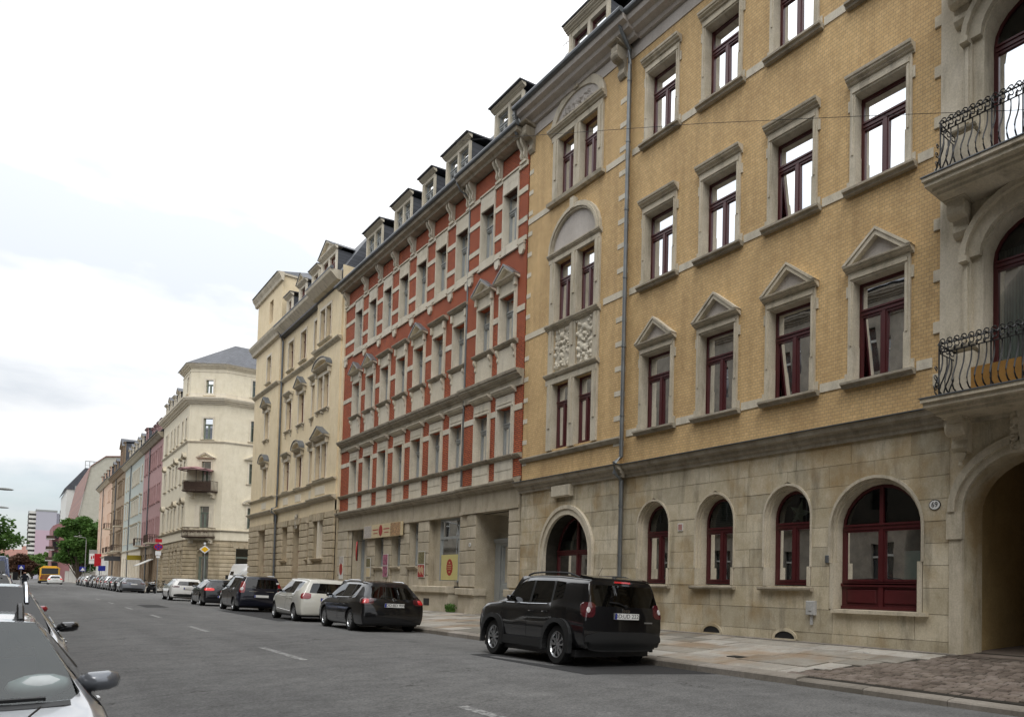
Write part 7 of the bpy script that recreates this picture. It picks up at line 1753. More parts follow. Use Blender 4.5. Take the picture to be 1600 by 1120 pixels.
# ---- black estate
VW = Car('parked_car', spec(4.56, 0.89, 1.52, belt=0.95, hood=0.97, nose=0.76, rear_y=(0.0, 0.10, 0.62), tailz=0.98, cowl=3.42, atop=2.80, b=2.08, c=1.22, d=0.72, wg=0.63, zb=0.22, wr=0.325, wy=(0.93, 3.50),
        paint_=P_BLK, rim='ten', glass=CGL, rglass=CGD, kick=0.035), 'black estate car with silver roof rails parked second in the row, before the shop', group='cars parked along the right kerb')
std_details(VW, plate_z=0.79, txt='DD:BD 999', mirror=P_BLK)
tail(VW, TLD, 0.74, 0.90, 0.36, 0.19, inner=(RFL, 0.02, 0.0, 0.16, 0.13, 'round'))
VW.rails(0.85, 3.0, 1.48, 0.585, CHR, 0.020, 0.05)
for sx in (-1, 1):
    m = VW.side_line('x', CHR, [(3.15, 0.985), (2.1, 0.975), (1.3, 0.985), (0.86, 1.05)], sx, 0.018, 0.004)
    if m: link('window_trim', m.mesh('window_trim', CHR), VW.root)
h = VW.bvh.ray_cast(Vector((0, -3, 0.955)), Vector((0, 1, 0)))
m = MB(); m.lathe([(0.055, -0.006), (0.055, 0.006), (0.046, 0.006), (0.046, -0.006)], 20, 'y', (0, h[0].y-0.006, 0.95)); 
m.tube([(-0.035, h[0].y-0.01, 0.985), (-0.012, h[0].y-0.01, 0.92), (0, h[0].y-0.01, 0.955), (0.012, h[0].y-0.01, 0.92), (0.035, h[0].y-0.01, 0.985)], 0.005, 4); link('emblem', m.mesh('emblem', CHR), VW.root)
# ---- ivory compact MPV
MB_ = Car('parked_car', spec(4.28, 0.89, 1.57, belt=1.00, hood=1.03, nose=0.80, rear_y=(0.0, 0.10, 0.34), tailz=1.02, cowl=3.28, atop=2.55, b=1.86, c=1.02, d=0.48, wg=0.64, zb=0.24, wr=0.315, wy=(0.76, 3.54),
        paint_=P_IVR, rim='five', glass=CGL, rglass=CGD, kick=0.10), 'ivory white compact car parked third in the row, behind the black estate', group='cars parked along the right kerb')
std_details(MB_, plate_z=0.80, mirror=BLK)
tail(MB_, TLT, 0.72, 0.92, 0.32, 0.21, taper=0.1)
MB_.seams([[(3.1, 0.92), (2.0, 0.86), (0.9, 0.90)], [(0.9, 0.34), (3.0, 0.42)]], P_IVR, 'body_crease', 0.02, 0.002)
# ---- navy MPV with tall lamps
DC_ = Car('parked_car', spec(4.50, 0.88, 1.68, belt=1.06, hood=1.05, nose=0.84, rear_y=(0.0, 0.05, 0.24), tailz=1.08, cowl=3.45, atop=2.80, b=2.08, c=1.18, d=0.52, wg=0.66, zb=0.24, wr=0.315, wy=(0.82, 3.63),
        paint_=P_NVY, rim='seven', glass=CGL, rglass=CGD, kick=0.02), 'dark navy people carrier with tall red tail lamps parked fourth in the row', group='cars parked along the right kerb')
std_details(DC_, plate_z=0.72, mirror=BLK)
tail(DC_, TLT, 0.74, 1.12, 0.22, 0.52, skew=0.12, inner=(TLW, 0.0, -0.08, 0.13, 0.14, 'oval'))
DC_.rails(0.7, 3.0, 1.68, 0.60, CHR, 0.018, 0.04)
m = MB(); m.box(-0.45, 0.45, -0.02, 0.01, 0.925, 0.945); link('chrome_strip', m.mesh('chrome_strip', CHR), DC_.root)
m = MB(); m.box(0.52, 0.62, 0.05, 0.06, 1.30, 1.37); link('window_sticker', m.mesh('window_sticker', PLT), DC_.root)
# ---- dark hatchback, reflection on its tail lamps put in as glow
HY = Car('parked_car', spec(4.30, 0.89, 1.47, belt=0.95, hood=0.97, nose=0.76, rear_y=(0.0, 0.10, 0.48), tailz=0.98, cowl=3.20, atop=2.50, b=1.85, c=0.98, d=0.52, wg=0.62, zb=0.22, wr=0.315, wy=(0.78, 3.43),
        paint_=P_BLK2, rim='five', glass=CGL, rglass=CGD, kick=0.07), 'charcoal hatchback with bright red tail lamps parked fifth, before the white hatchback', group='cars parked along the right kerb')
std_details(HY, plate_z=0.52, mirror=P_BLK2)
tail(HY, TLG, 0.66, 0.90, 0.44, 0.15, taper=0.1)
# ---- white hatchback
SK = Car('parked_car', spec(4.36, 0.90, 1.46, belt=0.96, hood=0.98, nose=0.78, rear_y=(0.0, 0.08, 0.50), tailz=1.00, cowl=3.22, atop=2.52, b=1.85, c=0.98, d=0.52, wg=0.62, zb=0.23, wr=0.32, wy=(0.80, 3.44),
        paint_=P_WHT, rim='five', glass=CGL, rglass=CGD, kick=0.05), 'white hatchback parked last before the side street', group='cars parked along the right kerb')
std_details(SK, plate_z=0.82, mirror=BLK)
tail(SK, TLD, 0.66, 0.92, 0.34, 0.10)
SK.patch('rear_bumper', TRM, (0, 0, 0.36), (0, 1, 0), (1, 0, 0), 1.45, 0.20, off=0.012, nx=14, nz=4, shape='round')
# ---------------------------------------------------------------- cars in place
GR = 'cars parked along the right kerb'
J.put(7.42, 11.13, ROADZ(7.42), 0.0, TILT); VW.put(7.37, 22.9, ROADZ(7.37), 0.0, TILT); MB_.put(7.37, 29.4, ROADZ(7.37), 0, TILT)
DC_.put(7.40, 40.0, ROADZ(7.40), 0, TILT); HY.put(7.40, 48.6, ROADZ(7.45), 0, TILT); SK.put(7.42, 60.4, ROADZ(7.42), -0.0, TILT)
# far row beyond the side street: copies of the kinds above with their own paint
FAR = 'cars parked beyond the side street'
def recolour(root, old, new):
    for o in root.children_recursive if hasattr(root, 'children_recursive') else []:
        if o.type == 'MESH' and any(m == old for m in o.data.materials):
            o.data = o.data.copy()
            for i, m in enumerate(o.data.materials):
                if m == old: o.data.materials[i] = new
def far_car(src, old, new, x, y, rz, label, grp=FAR, roll=TILT):
    c = copy_car(src.root, (x, y, ROADZ(x)), (0, roll, rz), label, grp); recolour(c, old, new); return c
far_car(SK, P_WHT, P_GRY, 7.35, 92.0, 0, 'dark grey hatchback nearest in the row beyond the side street')
far_car(SK, P_WHT, P_BLK2, 7.35, 98.5, 0, 'charcoal hatchback second in the row beyond the side street')
far_car(VW, P_BLK, P_BLK2, 7.35, 104.5, 0, 'dark estate third in the row beyond the side street')
far_car(MB_, P_IVR, P_SLV, 7.3, 111, 0, 'light silver compact car in the middle of the far row')
far_car(VW, P_BLK, P_BLK2, 7.35, 117.5, 0, 'black estate behind the light silver car in the far row')
far_car(DC_, P_NVY, P_BLK, 7.35, 124, 0, 'black people carrier standing taller than its neighbours in the far row')
far_car(SK, P_WHT, P_BLK2, 7.35, 131, 0, 'charcoal hatchback beyond the black people carrier in the far row')
far_car(J, P_BLK, P_BLK2, 7.4, 138, 0, 'dark boxy off-road car near the far end of the far row')
far_car(MB_, P_IVR, P_WHT, 7.35, 146, 0, 'white roofed compact car near the far end of the far row')
far_car(SK, P_WHT, P_GRY, 7.35, 154, 0, 'grey hatchback last but one in the far row')
far_car(SK, P_WHT, P_BLK, 7.35, 162, 0, 'black hatchback at the very end of the far row')
mv = far_car(MB_, P_IVR, P_WHT, 4.35, 172, 0, 'white car driving away with glowing tail lamps behind the yellow bus', None, 0); 
if 'group' in mv: del mv['group']
recolour(mv, TLT, TLG)
# ---- left side of the street, facing the camera
GL_ = 'cars parked along the left kerb'
AU = Car('parked_car', spec(4.55, 0.885, 1.42, belt=0.95, hood=0.97, nose=0.74, rear_y=(0.0, 0.10, 0.60), tailz=0.96, cowl=3.35, atop=2.62, b=2.02, c=1.20, d=0.70, wg=0.645, zb=0.22, wr=0.315, wy=(0.93, 3.55),
        paint_=P_SLV, rim='seven', glass=CGL, rglass=CGD, wglass=WSG, kick=0.03, mox=0.03, mk=.84, seats=(2.15, 1.35)), 'silver estate car with roof rails parked closest at the lower left', group=GL_)
std_details(AU, plate_z=0.5, mirror=P_GRY); AU.rails(0.8, 2.5, 1.43, 0.53, BLK, 0.016, 0.05)
m = MB(); m.tube([(-0.62, 3.30, 0.985), (0.10, 3.26, 1.01)], 0.012, 5); m.tube([(0.0, 3.32, 0.985), (0.62, 3.20, 1.03)], 0.012, 5); link('windscreen_wiper', m.mesh('windscreen_wiper', BLK), AU.root)
m = MB(); m.lathe([(0, -.07), (.06, -.065), (.115, -.03), (.13, .0), (.115, .035), (.06, .06), (0, .068)], 16, 'z'); 
pl = m.build('plush_toy', plain('pale_plush', (.62, .66, .66), .9, var=.1, scale=9), AU.root, (-0.60, 3.04, 1.03), smooth=60)
AU.patch('windscreen_frit', BLK, (0, 3.24, 1.5), (0, .25, -1), (1, 0, 0), 1.42, .13, nx=14, nz=2, off=.003, th=.001)
m = MB(); m.box(-.75, .75, 2.75, 3.25, .80, .885); link('dashboard', m.mesh('dashboard', plain('grey_dashboard', (.10, .11, .11), .7)), AU.root)
m = MB()
for i in range(18): a, b = 2*pi*i/18, 2*pi*(i+1)/18; m.tube([(-.36+.18*cos(a), 2.70+.07*sin(a), .93+.16*sin(a)), (-.36+.18*cos(b), 2.70+.07*sin(b), .93+.16*sin(b))], .014, 5)
link('steering_wheel', m.mesh('steering_wheel', BLK), AU.root)
AU.seams([[(4.2, .80), (3.35, .90), (3.30, .93)]], PLK, 'bonnet_seam', .008)
for sx in (-1, 1):      # bonnet shut lines and creases
    pts = []
    for i in range(14):
        y = 3.42+.09*i; h = AU.bvh.ray_cast(Vector((sx*(.60-.02*i), y, 3)), Vector((0, 0, -1)))
        if h[0]: pts.append(h[0])
    m = MB(); m.tube(pts, .006, 4); link('bonnet_seam', m.mesh('bonnet_seam', PLK), AU.root)
lz = lambda x: ROADZ(x)
AU.put(-0.46, 8.95, lz(-0.84), pi, 0.03)
def left_car(src, old, new, y, x, label, rz=pi): c = copy_car(src.root, (x, y, lz(x)), (0, TILT*.8, rz), label, GL_); recolour(c, old, new) if new is not old else None; return c
c2_ = left_car(VW, P_BLK, P_SLV, 14.35, -0.44, 'silver roofed car with black mirror parked directly behind the silver estate')
for o in c2_.children:
    if o.name.startswith('wing_mirror'): o.data = o.data.copy(); o.data.materials[0] = P_BLK
c_ = left_car(HY, P_BLK2, P_RED, 20.7, -0.54, 'red car with red mirror parked third along the left kerb')
left_car(J, P_BLK, P_WHT, 27.2, -0.75, 'white off-road car with roof rails parked fourth along the left kerb')
left_car(MB_, P_IVR, P_WHT, 33.6, -0.75, 'white compact car parked fifth along the left kerb')
left_car(DC_, P_NVY, P_SLV, 64.0, -0.9, 'silver people carrier beyond the van on the left kerb')
# ---- vans
def van(label, mat, loc, rz, L_=5.6, H=2.55, W_=0.98, sl=0.9, cat='van'):
    r = empty('delivery_van', loc, rz, label, cat); m = MB()
    prof = [(0, .35), (0, H-.25), (.12, H-.06), (.5, H), (L_-1.7, H), (L_-1.45, H-.08), (L_-.85, 1.25), (L_-.15, 1.02), (L_, .8), (L_, .35)]
    n = len(prof); vs = []
    for sx, k in ((-1, .0), (-1, .06), (1, .06), (1, .0)):
        for y, z in prof:
            w_ = W_-(0.14 if z > 1.3 else 0)*(z-1.3)/1.2; vs.append((sx*(w_ if k == .06 else w_-.05), y if k == .06 else y, z if k == .06 else z)) if True else None
    A = [(-(W_-max(0, z-1.2)*.10), y, z) for y, z in prof]; B = [(-x, y, z) for x, y, z in A]
    m.add(A+B, [tuple(range(n)), tuple(range(2*n-1, n-1, -1))]+[(i, n+i, n+(i+1) % n, (i+1) % n) for i in range(n)])
    me = m.mesh('body', mat); bm = bmesh.new(); bm.from_mesh(me); bmesh.ops.bevel(bm, geom=[e for e in bm.edges if len(e.link_faces) == 2 and e.calc_face_angle(0) > .5], offset=.07, segments=3, affect='EDGES'); bm.to_mesh(me); bm.free(); me.polygons.foreach_set('use_smooth', [True]*len(me.polygons)); link('body', me, r)
    def q(nm, mat_, P):
        m = MB(); m.add(P, [(0, 1, 2, 3)]); link(nm, m.mesh(nm, mat_), r)
    wsl = lambda z: L_-1.45+(H-.08-z)/(H-.08-1.25)*.6
    q('windscreen', CGD, [(-W_+.14, wsl(1.3)+.012, 1.32), (W_-.14, wsl(1.3)+.012, 1.32), (W_-.24, wsl(2.25)+.012, 2.3), (-W_+.24, wsl(2.25)+.012, 2.3)])
    for sx in (-1, 1):
        w1 = W_-.03; q('side_window', CGD, [(sx*(w1+.012), L_-2.0, 1.35), (sx*(w1+.012), L_-1.0, 1.35), (sx*(w1-.06), L_-1.45, 2.15), (sx*(w1-.06), L_-2.0, 2.15)])
        q('rear_window', CGD, [(sx*.10, -.012, 1.35), (sx*.78, -.012, 1.35), (sx*.72, -.012, 2.1), (sx*.10, -.012, 2.1)])
        m = MB(); m.box(sx*(W_-.12), sx*(W_-.0), -.02, .05, 1.0, 1.6); link('tail_light', m.mesh('tail_light', TLT), r)
        m = MB(); m.box(sx*(W_-.32), sx*(W_-.06), L_-.12, L_+.01, .78, 1.0); link('headlight', m.mesh('headlight', TLW), r)
        m = MB(); m.box(sx*(W_+.06), sx*(W_+.24), L_-1.25, L_-1.1, 1.35, 1.75); link('wing_mirror', m.mesh('wing_mirror', BLK), r)
        for wy in (.95, L_-.95): w = link('wheel', WHC[(.32, .21, 'five')][0], r, (sx*(W_-.13), wy, .33), (0, 0, 0 if sx > 0 else pi)); link('rim', WHC[(.32, .21, 'five')][1], w)
    m = MB(); m.box(-W_+.05, W_-.05, -.06, .05, .35, .62); m.box(-W_+.05, W_-.05, L_-.03, L_+.06, .32, .66); m.box(-.6, .6, L_, L_+.02, .72, .92); link('bumper', m.mesh('bumper', TRM), r)
    return r
van('blue grey van with tall roof parked far along the left kerb', P_BLU, (-1.15, 57.4, -.1), pi)
wv = van('white delivery van with dark lettering standing in the side street', P_WHT, (16.4, 88.0, 0.0), R(14), H=2.9)
m = MB()
for i, (a, b) in enumerate(((-.7, -.5), (-.42, -.3), (-.2, -.05), (.05, .2))): m.box(a, b, -.03, -.015, 1.0+.1*(i % 2), 1.25+.12*((i*2) % 3))
link('lettering', m.mesh('lettering', PLK), wv)
bc = copy_car(MB_.root, (12.0, 93.5, -.05), (0, 0, R(0)), 'small beige car partly hidden at the mouth of the side street behind the dark hatchback'); recolour(bc, P_IVR, P_BRG); del bc['group']
bc.location = (15.2, 84.0, -.02); bc.rotation_euler = (0, 0, R(-75))
# ---- bus
bu = empty('city_bus', (4.1, 190, 0), 0, 'yellow city bus seen from behind in the distance', 'bus')
def bb(nm, mat, *box_, bev=0.0):
    m = MB(); m.box(*box_); me = m.mesh(nm, mat)
    if bev:
        bm = bmesh.new(); bm.from_mesh(me); bmesh.ops.bevel(bm, geom=bm.edges[:], offset=bev, segments=2, affect='EDGES'); bm.to_mesh(me); bm.free()
    return link(nm, me, bu)
bb('body', P_YEL, -1.27, 1.27, 0, 16, .35, 3.05, bev=.14); bb('rear_window', CGD, -1.05, 1.05, -.02, 0.01, 1.75, 2.85); bb('rear_panel', plain('ad_panel', (.20, .08, .03), .5, var=.6, scale=2.5), -1.1, 1.1, -.03, 0.0, .75, 1.65); bb('bumper', BLK, -1.25, 1.25, -.05, .1, .33, .62)
bb('roof_unit', P_YEL, -.9, .9, 1, 5, 3.0, 3.25); bb('number_plate', PLT, -.26, .26, -.07, -.04, .66, .76)
for sx in (-1, 1):
    bb('side_window', CGD, sx*1.26, sx*1.285, .8, 15, 1.5, 2.7); bb('tail_light', TLT, sx*1.0, sx*1.18, -.045, 0, .8, 1.3)
    for y in (2.6, 9, 13.5): w = link('wheel', WHC[(.365, .225, 'split')][0], bu, (sx*1.12, y, .46)); w.scale = (1.2, 1.33, 1.33)
# ---- people on two wheels: a cyclist far down the road
def skin_body(name, pts, edges, radii, mat, loc=(0, 0, 0), parent=None, lev=2):
    me = bpy.data.meshes.new(name); me.from_pydata(pts, edges, []); o = bpy.data.objects.new(name, me); COL.objects.link(o)
    sk = o.modifiers.new('s', 'SKIN'); 
    for i, r_ in enumerate(radii): me.skin_vertices[0].data[i].radius = (r_, r_)
    me.skin_vertices[0].data[0].use_root = True
    ss = o.modifiers.new('b', 'SUBSURF'); ss.levels = lev; ss.render_levels = lev
    dg = bpy.context.evaluated_depsgraph_get(); ev = bpy.data.meshes.new_from_object(o.evaluated_get(dg)); bpy.data.objects.remove(o); ev.materials.clear()
    for m in (mat if isinstance(mat, list) else [mat]): ev.materials.append(m)
    ev.polygons.foreach_set('use_smooth', [True]*len(ev.polygons)); return link(name, ev, parent, loc)
SKN = plain('skin', (.45, .27, .19), .6); JKT = plain('dark_jacket', (.03, .035, .045), .85, var=.2); TRS = plain('dark_trousers', (.025, .027, .035), .9)
def bicycle(loc, rz, label, sc=1.0, lean=0.0):
    b = empty('bicycle', loc, rz, label, 'bicycle', rot=(0, lean, rz)); 
    for nm, y in (('wheel', -.52), ('wheel', .52)):
        m = MB(); 
        for i in range(24): a, c = 2*pi*i/24, 2*pi*(i+1)/24; m.tube([(0, y+.33*cos(a), .34+.33*sin(a)), (0, y+.33*cos(c), .34+.33*sin(c))], .016, 5, caps=False)
        for i in range(8): a = pi*i/8; m.tube([(0, y+.32*cos(a), .34+.32*sin(a)), (0, y-.32*cos(a), .34-.32*sin(a))], .003, 3)
        link(nm, m.mesh(nm, TYR), b)
    m = MB(); S, H_, B, C_ = (0, -.18, .86), (0, .36, .86), (0, -.02, .28), (0, -.52, .34)
    for p, q_ in ((S, H_), (S, B), (H_, B), (B, C_), (S, C_), (H_, (0, .52, .34)), (H_, (0, .34, 1.02))): m.tube([p, q_], .017, 6)
    link('frame', m.mesh('frame', P_BLK2), b); m = MB(); m.tube([(-.28, .28, 1.05), (0, .36, 1.03), (.28, .28, 1.05)], .014, 6); link('handlebar', m.mesh('handlebar', BLK), b)
    m = MB(); m.tube([(0, -.18, .86), (0, -.2, .97)], .014, 5); m.box(-.07, .07, -.34, -.08, .96, 1.01); link('saddle', m.mesh('saddle', BLK), b)
    m = MB(); m.tube([(-.1, 0, .28), (.1, 0, .28)], .012, 5); m.tube([(-.1, 0, .28), (-.1, .1, .14)], .01, 5); m.tube([(.1, 0, .28), (.1, -.1, .42)], .01, 5); link('crank', m.mesh('crank', RIM), b); return b
cy = Vector((.55, 100, ROADZ(.55))); bicycle(cy, R(180), 'dark bicycle ridden by the distant cyclist on the left of the road')
P_ = [(0, -.2, 1.0), (0, -.14, 1.18), (0, .0, 1.42), (0, .06, 1.56), (0, .09, 1.68), (0, .10, 1.76), (-.19, .0, 1.43), (-.24, .16, 1.2), (-.22, .3, 1.08), (.19, 0, 1.43), (.24, .16, 1.2), (.22, .3, 1.08), (-.11, -.15, .96), (-.12, .18, .75), (-.11, .05, .32), (-.11, .14, .24), (.11, -.15, .96), (.12, .16, .92), (.11, -.02, .54), (.11, .08, .46)]
E_ = [(0, 1), (1, 2), (2, 3), (3, 4), (4, 5), (2, 6), (6, 7), (7, 8), (2, 9), (9, 10), (10, 11), (0, 12), (12, 13), (13, 14), (14, 15), (0, 16), (16, 17), (17, 18), (18, 19)]
cyr = empty('person', cy, R(180), 'cyclist in dark clothes riding along the road far away towards the camera', 'person')
skin_body('body', P_, E_, [.15, .15, .16, .06, .10, .085, .07, .05, .035, .07, .05, .035, .10, .075, .05, .04, .10, .075, .05, .04], JKT, parent=cyr)
skin_body('head', [(0, .08, 1.62), (0, .10, 1.72), (0, .10, 1.80)], [(0, 1), (1, 2)], [.06, .105, .08], SKN, parent=cyr)
for i, (x, y, rz, lb) in enumerate(((9.2, 91.5, 20, 'bicycle leaning at the kerb of the corner house, nearest the road sign'), (9.9, 92.6, 35, 'second dark bicycle in the cluster at the corner'), (10.6, 93.6, 60, 'third bicycle of the cluster, closest to the corner house'))):
    bicycle((x, y+6.0, PVZ(x)), R(rz), lb, lean=.12)
# grey scooter tarpaulin / motorcycle by the sign
mo = empty('motorcycle', (8.75, 93.0, ROADZ(8.3)), R(15), 'dark motorcycle parked on the corner below the no stopping sign', 'motorcycle')
for y in (-.68, .68): w = link('wheel', WHC[(.32, .21, 'five')][0], mo, (0, y, .31)); w.scale = (.6, .95, .95); q = link('rim', WHC[(.32, .21, 'five')][1], w)
skin_body('body', [(0, -.75, .85), (0, -.35, .82), (0, .0, .78), (0, .32, .92), (0, .55, .95)], [(0, 1), (1, 2), (2, 3), (3, 4)], [.08, .14, .15, .17, .08], P_BLK, parent=mo)
m = MB(); m.box(-.16, .16, -.22, .3, .3, .7); link('engine', m.mesh('engine', RMD), mo); m = MB(); m.tube([(0, .68, .31), (0, .5, 1.0)], .045, 6); m.tube([(-.36, .36, 1.08), (0, .5, 1.02), (.36, .36, 1.08)], .016, 6); m.tube([(.14, -.1, .3), (.16, -.8, .42)], .045, 6); link('fork_and_handlebar', m.mesh('fork_and_handlebar', RIM), mo)
m = MB(); m.tube([(-.3, .38, 1.08), (-.34, .36, 1.25)], .008, 4); m.plate([(-.34+.06*cos(i*pi/5), 1.28+.045*sin(i*pi/5)) for i in range(10)], .35, .37); m.plate([(.34+.06*cos(i*pi/5), 1.28+.045*sin(i*pi/5)) for i in range(10)], .35, .37); link('mirror', m.mesh('mirror', BLK), mo)
# ---- traffic signs
PST = plain('galvanised_post', (.30, .31, .31), .4, metal=.6); SGB = plain('sign_blue', (.02, .03, .26), .4); SGR = plain('sign_red', (.42, .012, .02), .4); SGY = plain('sign_yellow', (.75, .42, .01), .4); SGW = plain('sign_white', (.72, .72, .72), .4)
def disc(r, d0, d1, n=28, rot=0.0, cz=0, cx=0, sy=1.0): m = MB(); m.plate([(cx+r*cos(2*pi*i/n+rot), cz+sy*r*sin(2*pi*i/n+rot)) for i in range(n)], d0, d1); return m
def sign_post(loc, h, label, rz=pi): r = empty('traffic_sign', loc, rz, label, 'traffic sign'); m = MB(); m.tube([(0, 0, 0), (0, 0, h)], .032, 8); link('post', m.mesh('post', PST), r); return r
ns = sign_post((8.85, 90.5, 0.0), 4.9, 'round blue no stopping sign with red ring and cross on a post at the corner')
link('sign_disc', disc(.32, .04, .06, cz=4.35).mesh('sign_disc', SGR), ns); link('sign_face', disc(.25, .06, .064, cz=4.35).mesh('sign_face', SGB), ns)
for a in (R(45), R(-45)):
    m = MB(); ca, sa = cos(a), sin(a); m.plate([(.25*ca-.035*sa, 4.35+.25*sa+.035*ca), (-.25*ca-.035*sa, 4.35-.25*sa+.035*ca), (-.25*ca+.035*sa, 4.35-.25*sa-.035*ca), (.25*ca+.035*sa, 4.35+.25*sa-.035*ca)], .064, .068); link('sign_bar', m.mesh('sign_bar', SGR), ns)
for z0_, z1_, w_ in ((3.55, 3.95, .2), (3.30, 3.48, .13), (4.78, 5.1, .24)): m = MB(); m.box(-w_, w_, .04, .06, z0_, z1_); link('additional_plate', m.mesh('additional_plate', SGW if z1_ < 4.5 else SGR), ns)
ps = sign_post((12.6, 93.2, 0.1), 4.9, 'yellow diamond priority road sign with white border before the corner door', rz=R(168))
link('sign_plate', disc(.42, .04, .06, 4, 0, 4.25).mesh('sign_plate', SGW), ps); link('sign_face', disc(.30, .06, .066, 4, 0, 4.25).mesh('sign_face', SGY), ps)
m = MB(); m.box(-.06, .10, .04, .06, 4.75, 4.95); link('additional_plate', m.mesh('additional_plate', SGW), ps)
def blue_sign(loc, label, tri=True, k=1.0):
    r = sign_post(loc, 3.0, label); q = MB(); q.box(-.42*k, .42*k, .04, .06, 2.4, 2.4+.84*k); link('sign_plate', q.mesh('sign_plate', SGB), r)
    if tri: q = MB(); q.plate([(-.3*k, 2.5), (.3*k, 2.5), (0, 2.5+.6*k)], .06, .066); link('sign_face', q.mesh('sign_face', SGW), r)
blue_sign((.5, 165, .0), 'blue pedestrian crossing sign with white triangle at the far left', k=.8); blue_sign((8.9, 205, .05), 'blue crossing sign with white triangle below the big tree', k=1.1); blue_sign((10.9, 192, .1), 'blue square sign beside the billboard', tri=False, k=1.2)
# billboard with red print, red banner
bi = empty('billboard', (11.7, 226, 2.2), pi, 'small backlit billboard with red and white print at the end of the row', 'billboard')
m = MB(); m.box(-1.6, 1.6, 0, .3, 3.2, 8.4); link('frame', m.mesh('frame', GRW), bi); m = MB(); m.box(-1.5, 1.5, .3, .32, 4.6, 7.0); link('poster', m.mesh('poster', SGW), bi); m = MB()
for i in range(5): m.box(-1.2+i*.5, -.9+i*.5, .32, .34, 5.0+.3*(i % 2), 6.4-.3*((i+1) % 2))
link('print', m.mesh('print', SGR), bi); m = MB(); m.box(-1.2, -1.1, 0, .2, 0, 3.2); m.box(1.1, 1.2, 0, .2, 0, 3.2); link('post', m.mesh('post', PST), bi); m = MB(); m.box(-1.5, 1.5, .3, .32, 3.4, 4.4); link('poster', m.mesh('poster', PLT), bi); bi.scale = (.62, .62, .62)
m = MB(); m.box(0, 1.2, -.03, .03, 3.2, 5.9); o = m.build('shop_banner', SGR, None, (10.95, 214.0, 0.4)); tag(o, 'red cloth banner hanging out from the peach house', 'banner')
m = MB(); m.box(0, 1.5, -.04, .04, 3.9, 4.6); o = m.build('shop_sign', plain('olive_yellow_sign', (.36, .28, .03), .5), None, (10.5, 141.0, 0)); tag(o, 'yellow shop sign projecting between the green and pink houses', 'sign')
m = MB(); m.box(0, 2.0, -.5, .5, 4.2, 5.0); o = m.build('shop_awning', plain('dark_awning', (.06, .06, .065), .7), None, (10.0, 172.0, 0)); tag(o, 'dark grey box awning over a shop in the brown house', 'awning')
m = MB(); m.add([(0, 0, 3.9), (0, 5, 3.9), (-1.5, 5, 3.0), (-1.5, 0, 3.0), (0, 0, 3.8), (0, 5, 3.8), (-1.5, 5, 2.9), (-1.5, 0, 2.9)], [(0, 1, 2, 3), (4, 7, 6, 5), (3, 2, 6, 7), (0, 3, 7, 4), (1, 5, 6, 2)]); o = m.build('shop_awning', WHW, None, (12, 127, 0)); tag(o, 'pale striped awning over the shop of the dark pink house', 'awning')
# street lamps
def lamp(loc, rz, label, h=8.5):
    r = empty('street_lamp', loc, rz, label, 'street lamp', 'tall street lamps'); m = MB(); m.tube([(0, 0, 0), (0, 0, h-.5), (0.1, 0, h), (1.2, 0, h+.2)], .06, 8); link('pole', m.mesh('pole', PST), r)
    m = MB(); m.lathe([(0, -.05), (.14, -.03), (.18, .03), (.10, .10), (0, .12)], 12, 'z', (0, 0, 0)); q = link('lamp_head', m.mesh('lamp_head', GRW, smooth=50), r, (1.4, 0, h+.18)); q.scale = (2.2, 1, 1); return r
lamp((-2.05, 66, 0), 0, 'street lamp arm reaching in at the far left edge, the upper of two', 6.6); lamp((-2.35, 88, 0), 0, 'street lamp arm at the far left edge, the lower of two', 6.85); lamp((9.0, 200, .05), R(180), 'T shaped street lamp in front of the big tree', 9.0)
# sagging wire across the street
pts = [pxX(-300, 262, -6.0)]*0+[pxX(585, 229, 6.6), pxX(700, 221, 7.6), pxX(860, 210, 8.5), pxX(1100, 193, 9.6), pxX(1340, 182, 10.4), pxX(1600, 172, 11.0), pxX(1760, 168, 11.9)]
o = MB(); o.tube(pts, .006, 4); o = o.build('overhead_wire', BLK); tag(o, 'thin dark wire strung across the street in front of the yellow facade', 'wire')
# ---- trees
def leafmat(name, a, b):
    m, N, L = newmat(name); r = N.new('ShaderNodeTexNoise'); r.inputs['Scale'].default_value = .5; L.new(worldpos(N), r.inputs['Vector']); r2 = N.new('ShaderNodeTexNoise'); r2.inputs['Scale'].default_value = 9; L.new(worldpos(N), r2.inputs['Vector'])
    c = mixc(N, L, .5, ramp(N, L, r.outputs[0], [(.35, a), (.65, b)]), ramp(N, L, r2.outputs[0], [(.35, a), (.65, b)]))
    p = finish(N, L, c, .6, spec=.3); t = N.new('ShaderNodeBsdfTranslucent'); L.new(c, t.inputs[0]); mx_ = N.new('ShaderNodeMixShader'); mx_.inputs[0].default_value = .3; o = [n for n in N if n.type == 'OUTPUT_MATERIAL'][0]
    L.new(p.outputs[0], mx_.inputs[1]); L.new(t.outputs[0], mx_.inputs[2]); L.new(mx_.outputs[0], o.inputs[0]); return m
LF1 = leafmat('leaf_green', (.05, .115, .022), (.10, .20, .04)); LF2 = leafmat('leaf_dark', (.025, .05, .018), (.055, .10, .03)); LF3 = leafmat('leaf_russet', (.09, .045, .03), (.12, .07, .04)); LF4 = leafmat('leaf_light', (.08, .14, .03), (.12, .20, .05))
BRK = plain('bark', (.10, .08, .06), .9, var=.3, scale=4, bump=.5)
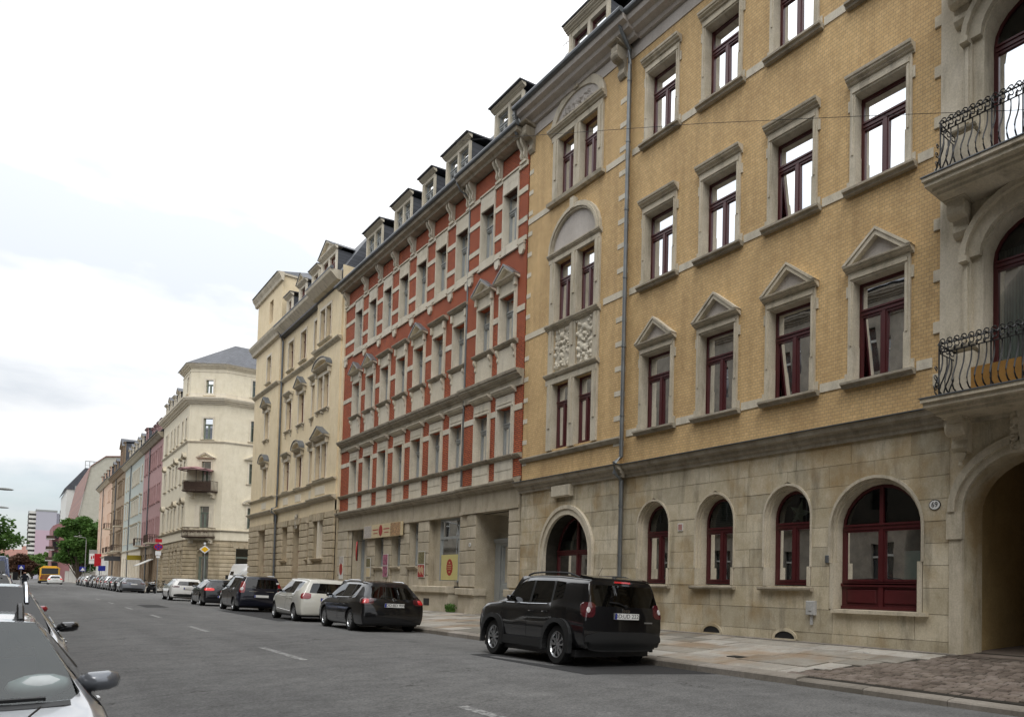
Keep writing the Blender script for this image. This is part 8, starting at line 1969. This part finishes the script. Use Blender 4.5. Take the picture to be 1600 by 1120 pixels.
def tree(loc, R_, h, trunk, leaf, seed, label, n=9000, ls=.28, rx=1.0, flat=1.0, cat='tree', nb=46):
    q = random.Random(seed); r = empty('broadleaf_tree', loc, 0, label, cat); m = MB()
    m.tube([(0, 0, 0), (.1, 0, trunk*.5), (0, .1, trunk), (q.uniform(-.4, .4), 0, h*.7)], [.38*R_/5, .3*R_/5, .25*R_/5, .08], 8)
    blobs = []
    for i in range(nb):
        a, b = q.uniform(0, 2*pi), q.uniform(-1, 1); rr_ = q.uniform(.45, .85); p = Vector((cos(a)*sqrt(1-b*b)*rr_*R_*rx, sin(a)*sqrt(1-b*b)*rr_*R_, (trunk+h)/2+(h-trunk)/2*b*rr_*flat)); blobs.append((p, q.uniform(.16, .34)*R_))
        m.tube([(0, 0, trunk*q.uniform(.7, 1.1)), tuple(p*.5+Vector((0, 0, trunk*.45))), tuple(p)], [.12*R_/5, .07*R_/5, .02], 5)
    link('trunk', m.mesh('trunk', BRK), r); vs = []; fs = []
    for i in range(n):
        p, br = q.choice(blobs); a, b = q.uniform(0, 2*pi), q.uniform(-1, 1); k = br*(q.random()**.45)*q.choice((1, 1, 1.25)); c = p+Vector((cos(a)*sqrt(1-b*b), sin(a)*sqrt(1-b*b), b*.8))*k
        if c.z < trunk*.55: continue
        u = Vector((q.gauss(0, 1), q.gauss(0, 1), q.gauss(0, .6))).normalized(); w_ = u.cross(Vector((q.gauss(0, 1), q.gauss(0, 1), q.gauss(0, 1)))).normalized(); s = ls*q.uniform(.6, 1.3); o = len(vs)
        vs += [c-u*s, c+w_*s*.55, c+u*s, c-w_*s*.55]; fs.append((o, o+1, o+2, o+3))
    me = bpy.data.meshes.new('crown'); me.from_pydata([tuple(v) for v in vs], [], fs); me.materials.append(leaf); link('crown', me, r); return r
tree((9.6, 238, 0), 4.8, 17.0, 1.0, LF1, 1, 'big dense green tree at the end of the house row', 22000, .30, rx=.95)
tree((14.5, 243, 0), 4.5, 15, 3, LF1, 2, 'second green tree tucked behind the peach house', 12000, .42)
tree((-4.4, 150, 0), 4.6, 10.2, 2.6, LF1, 3, 'dark leafy tree reaching in from the left above the van', 5200, .26, rx=1.1)
tree((-6.4, 205, 0), 4.5, 10.5, 2.5, LF1, 4, 'leafy tree behind the dark tree at the far left', 9000, .36)
tree((0.6, 330, 0), 3.6, 8.5, 1.5, LF3, 5, 'russet leaved small tree in the middle distance at the street end', 6000, .45)
tree((4.0, 400, 0), 4.2, 9.5, 1.0, LF4, 6, 'light green bush like tree before the lilac tower', 6000, .5); tree((7.5, 420, 0), 4.5, 11, 1.2, LF4, 7, 'light green tree right of the russet tree below the tower', 6000, .5)
tree((-8, 420, 0), 7, 11, 1, LF2, 8, 'dark tree mass closing the street on the left', 8000, .6)
q = random.Random(4); vs = []; fs = []
for i in range(260):
    c = Vector((XR-.12+q.uniform(-.12, .12), 30.05+q.uniform(-.35, .3), .25+q.random()**1.5*.28)); u = Vector((q.gauss(0, .5), q.gauss(0, .5), 1)).normalized(); w_ = u.cross(Vector((q.gauss(0, 1), q.gauss(0, 1), .1))).normalized(); o = len(vs); s = .06
    vs += [tuple(c-u*s), tuple(c+w_*s*.4), tuple(c+u*s), tuple(c-w_*s*.4)]; fs.append((o, o+1, o+2, o+3))
me = bpy.data.meshes.new('weed_clump'); me.from_pydata(vs, [], fs); me.materials.append(LF1); o = link('weed_clump', me); tag(o, 'clump of green weeds growing at the foot of the grey shop door', 'weeds')
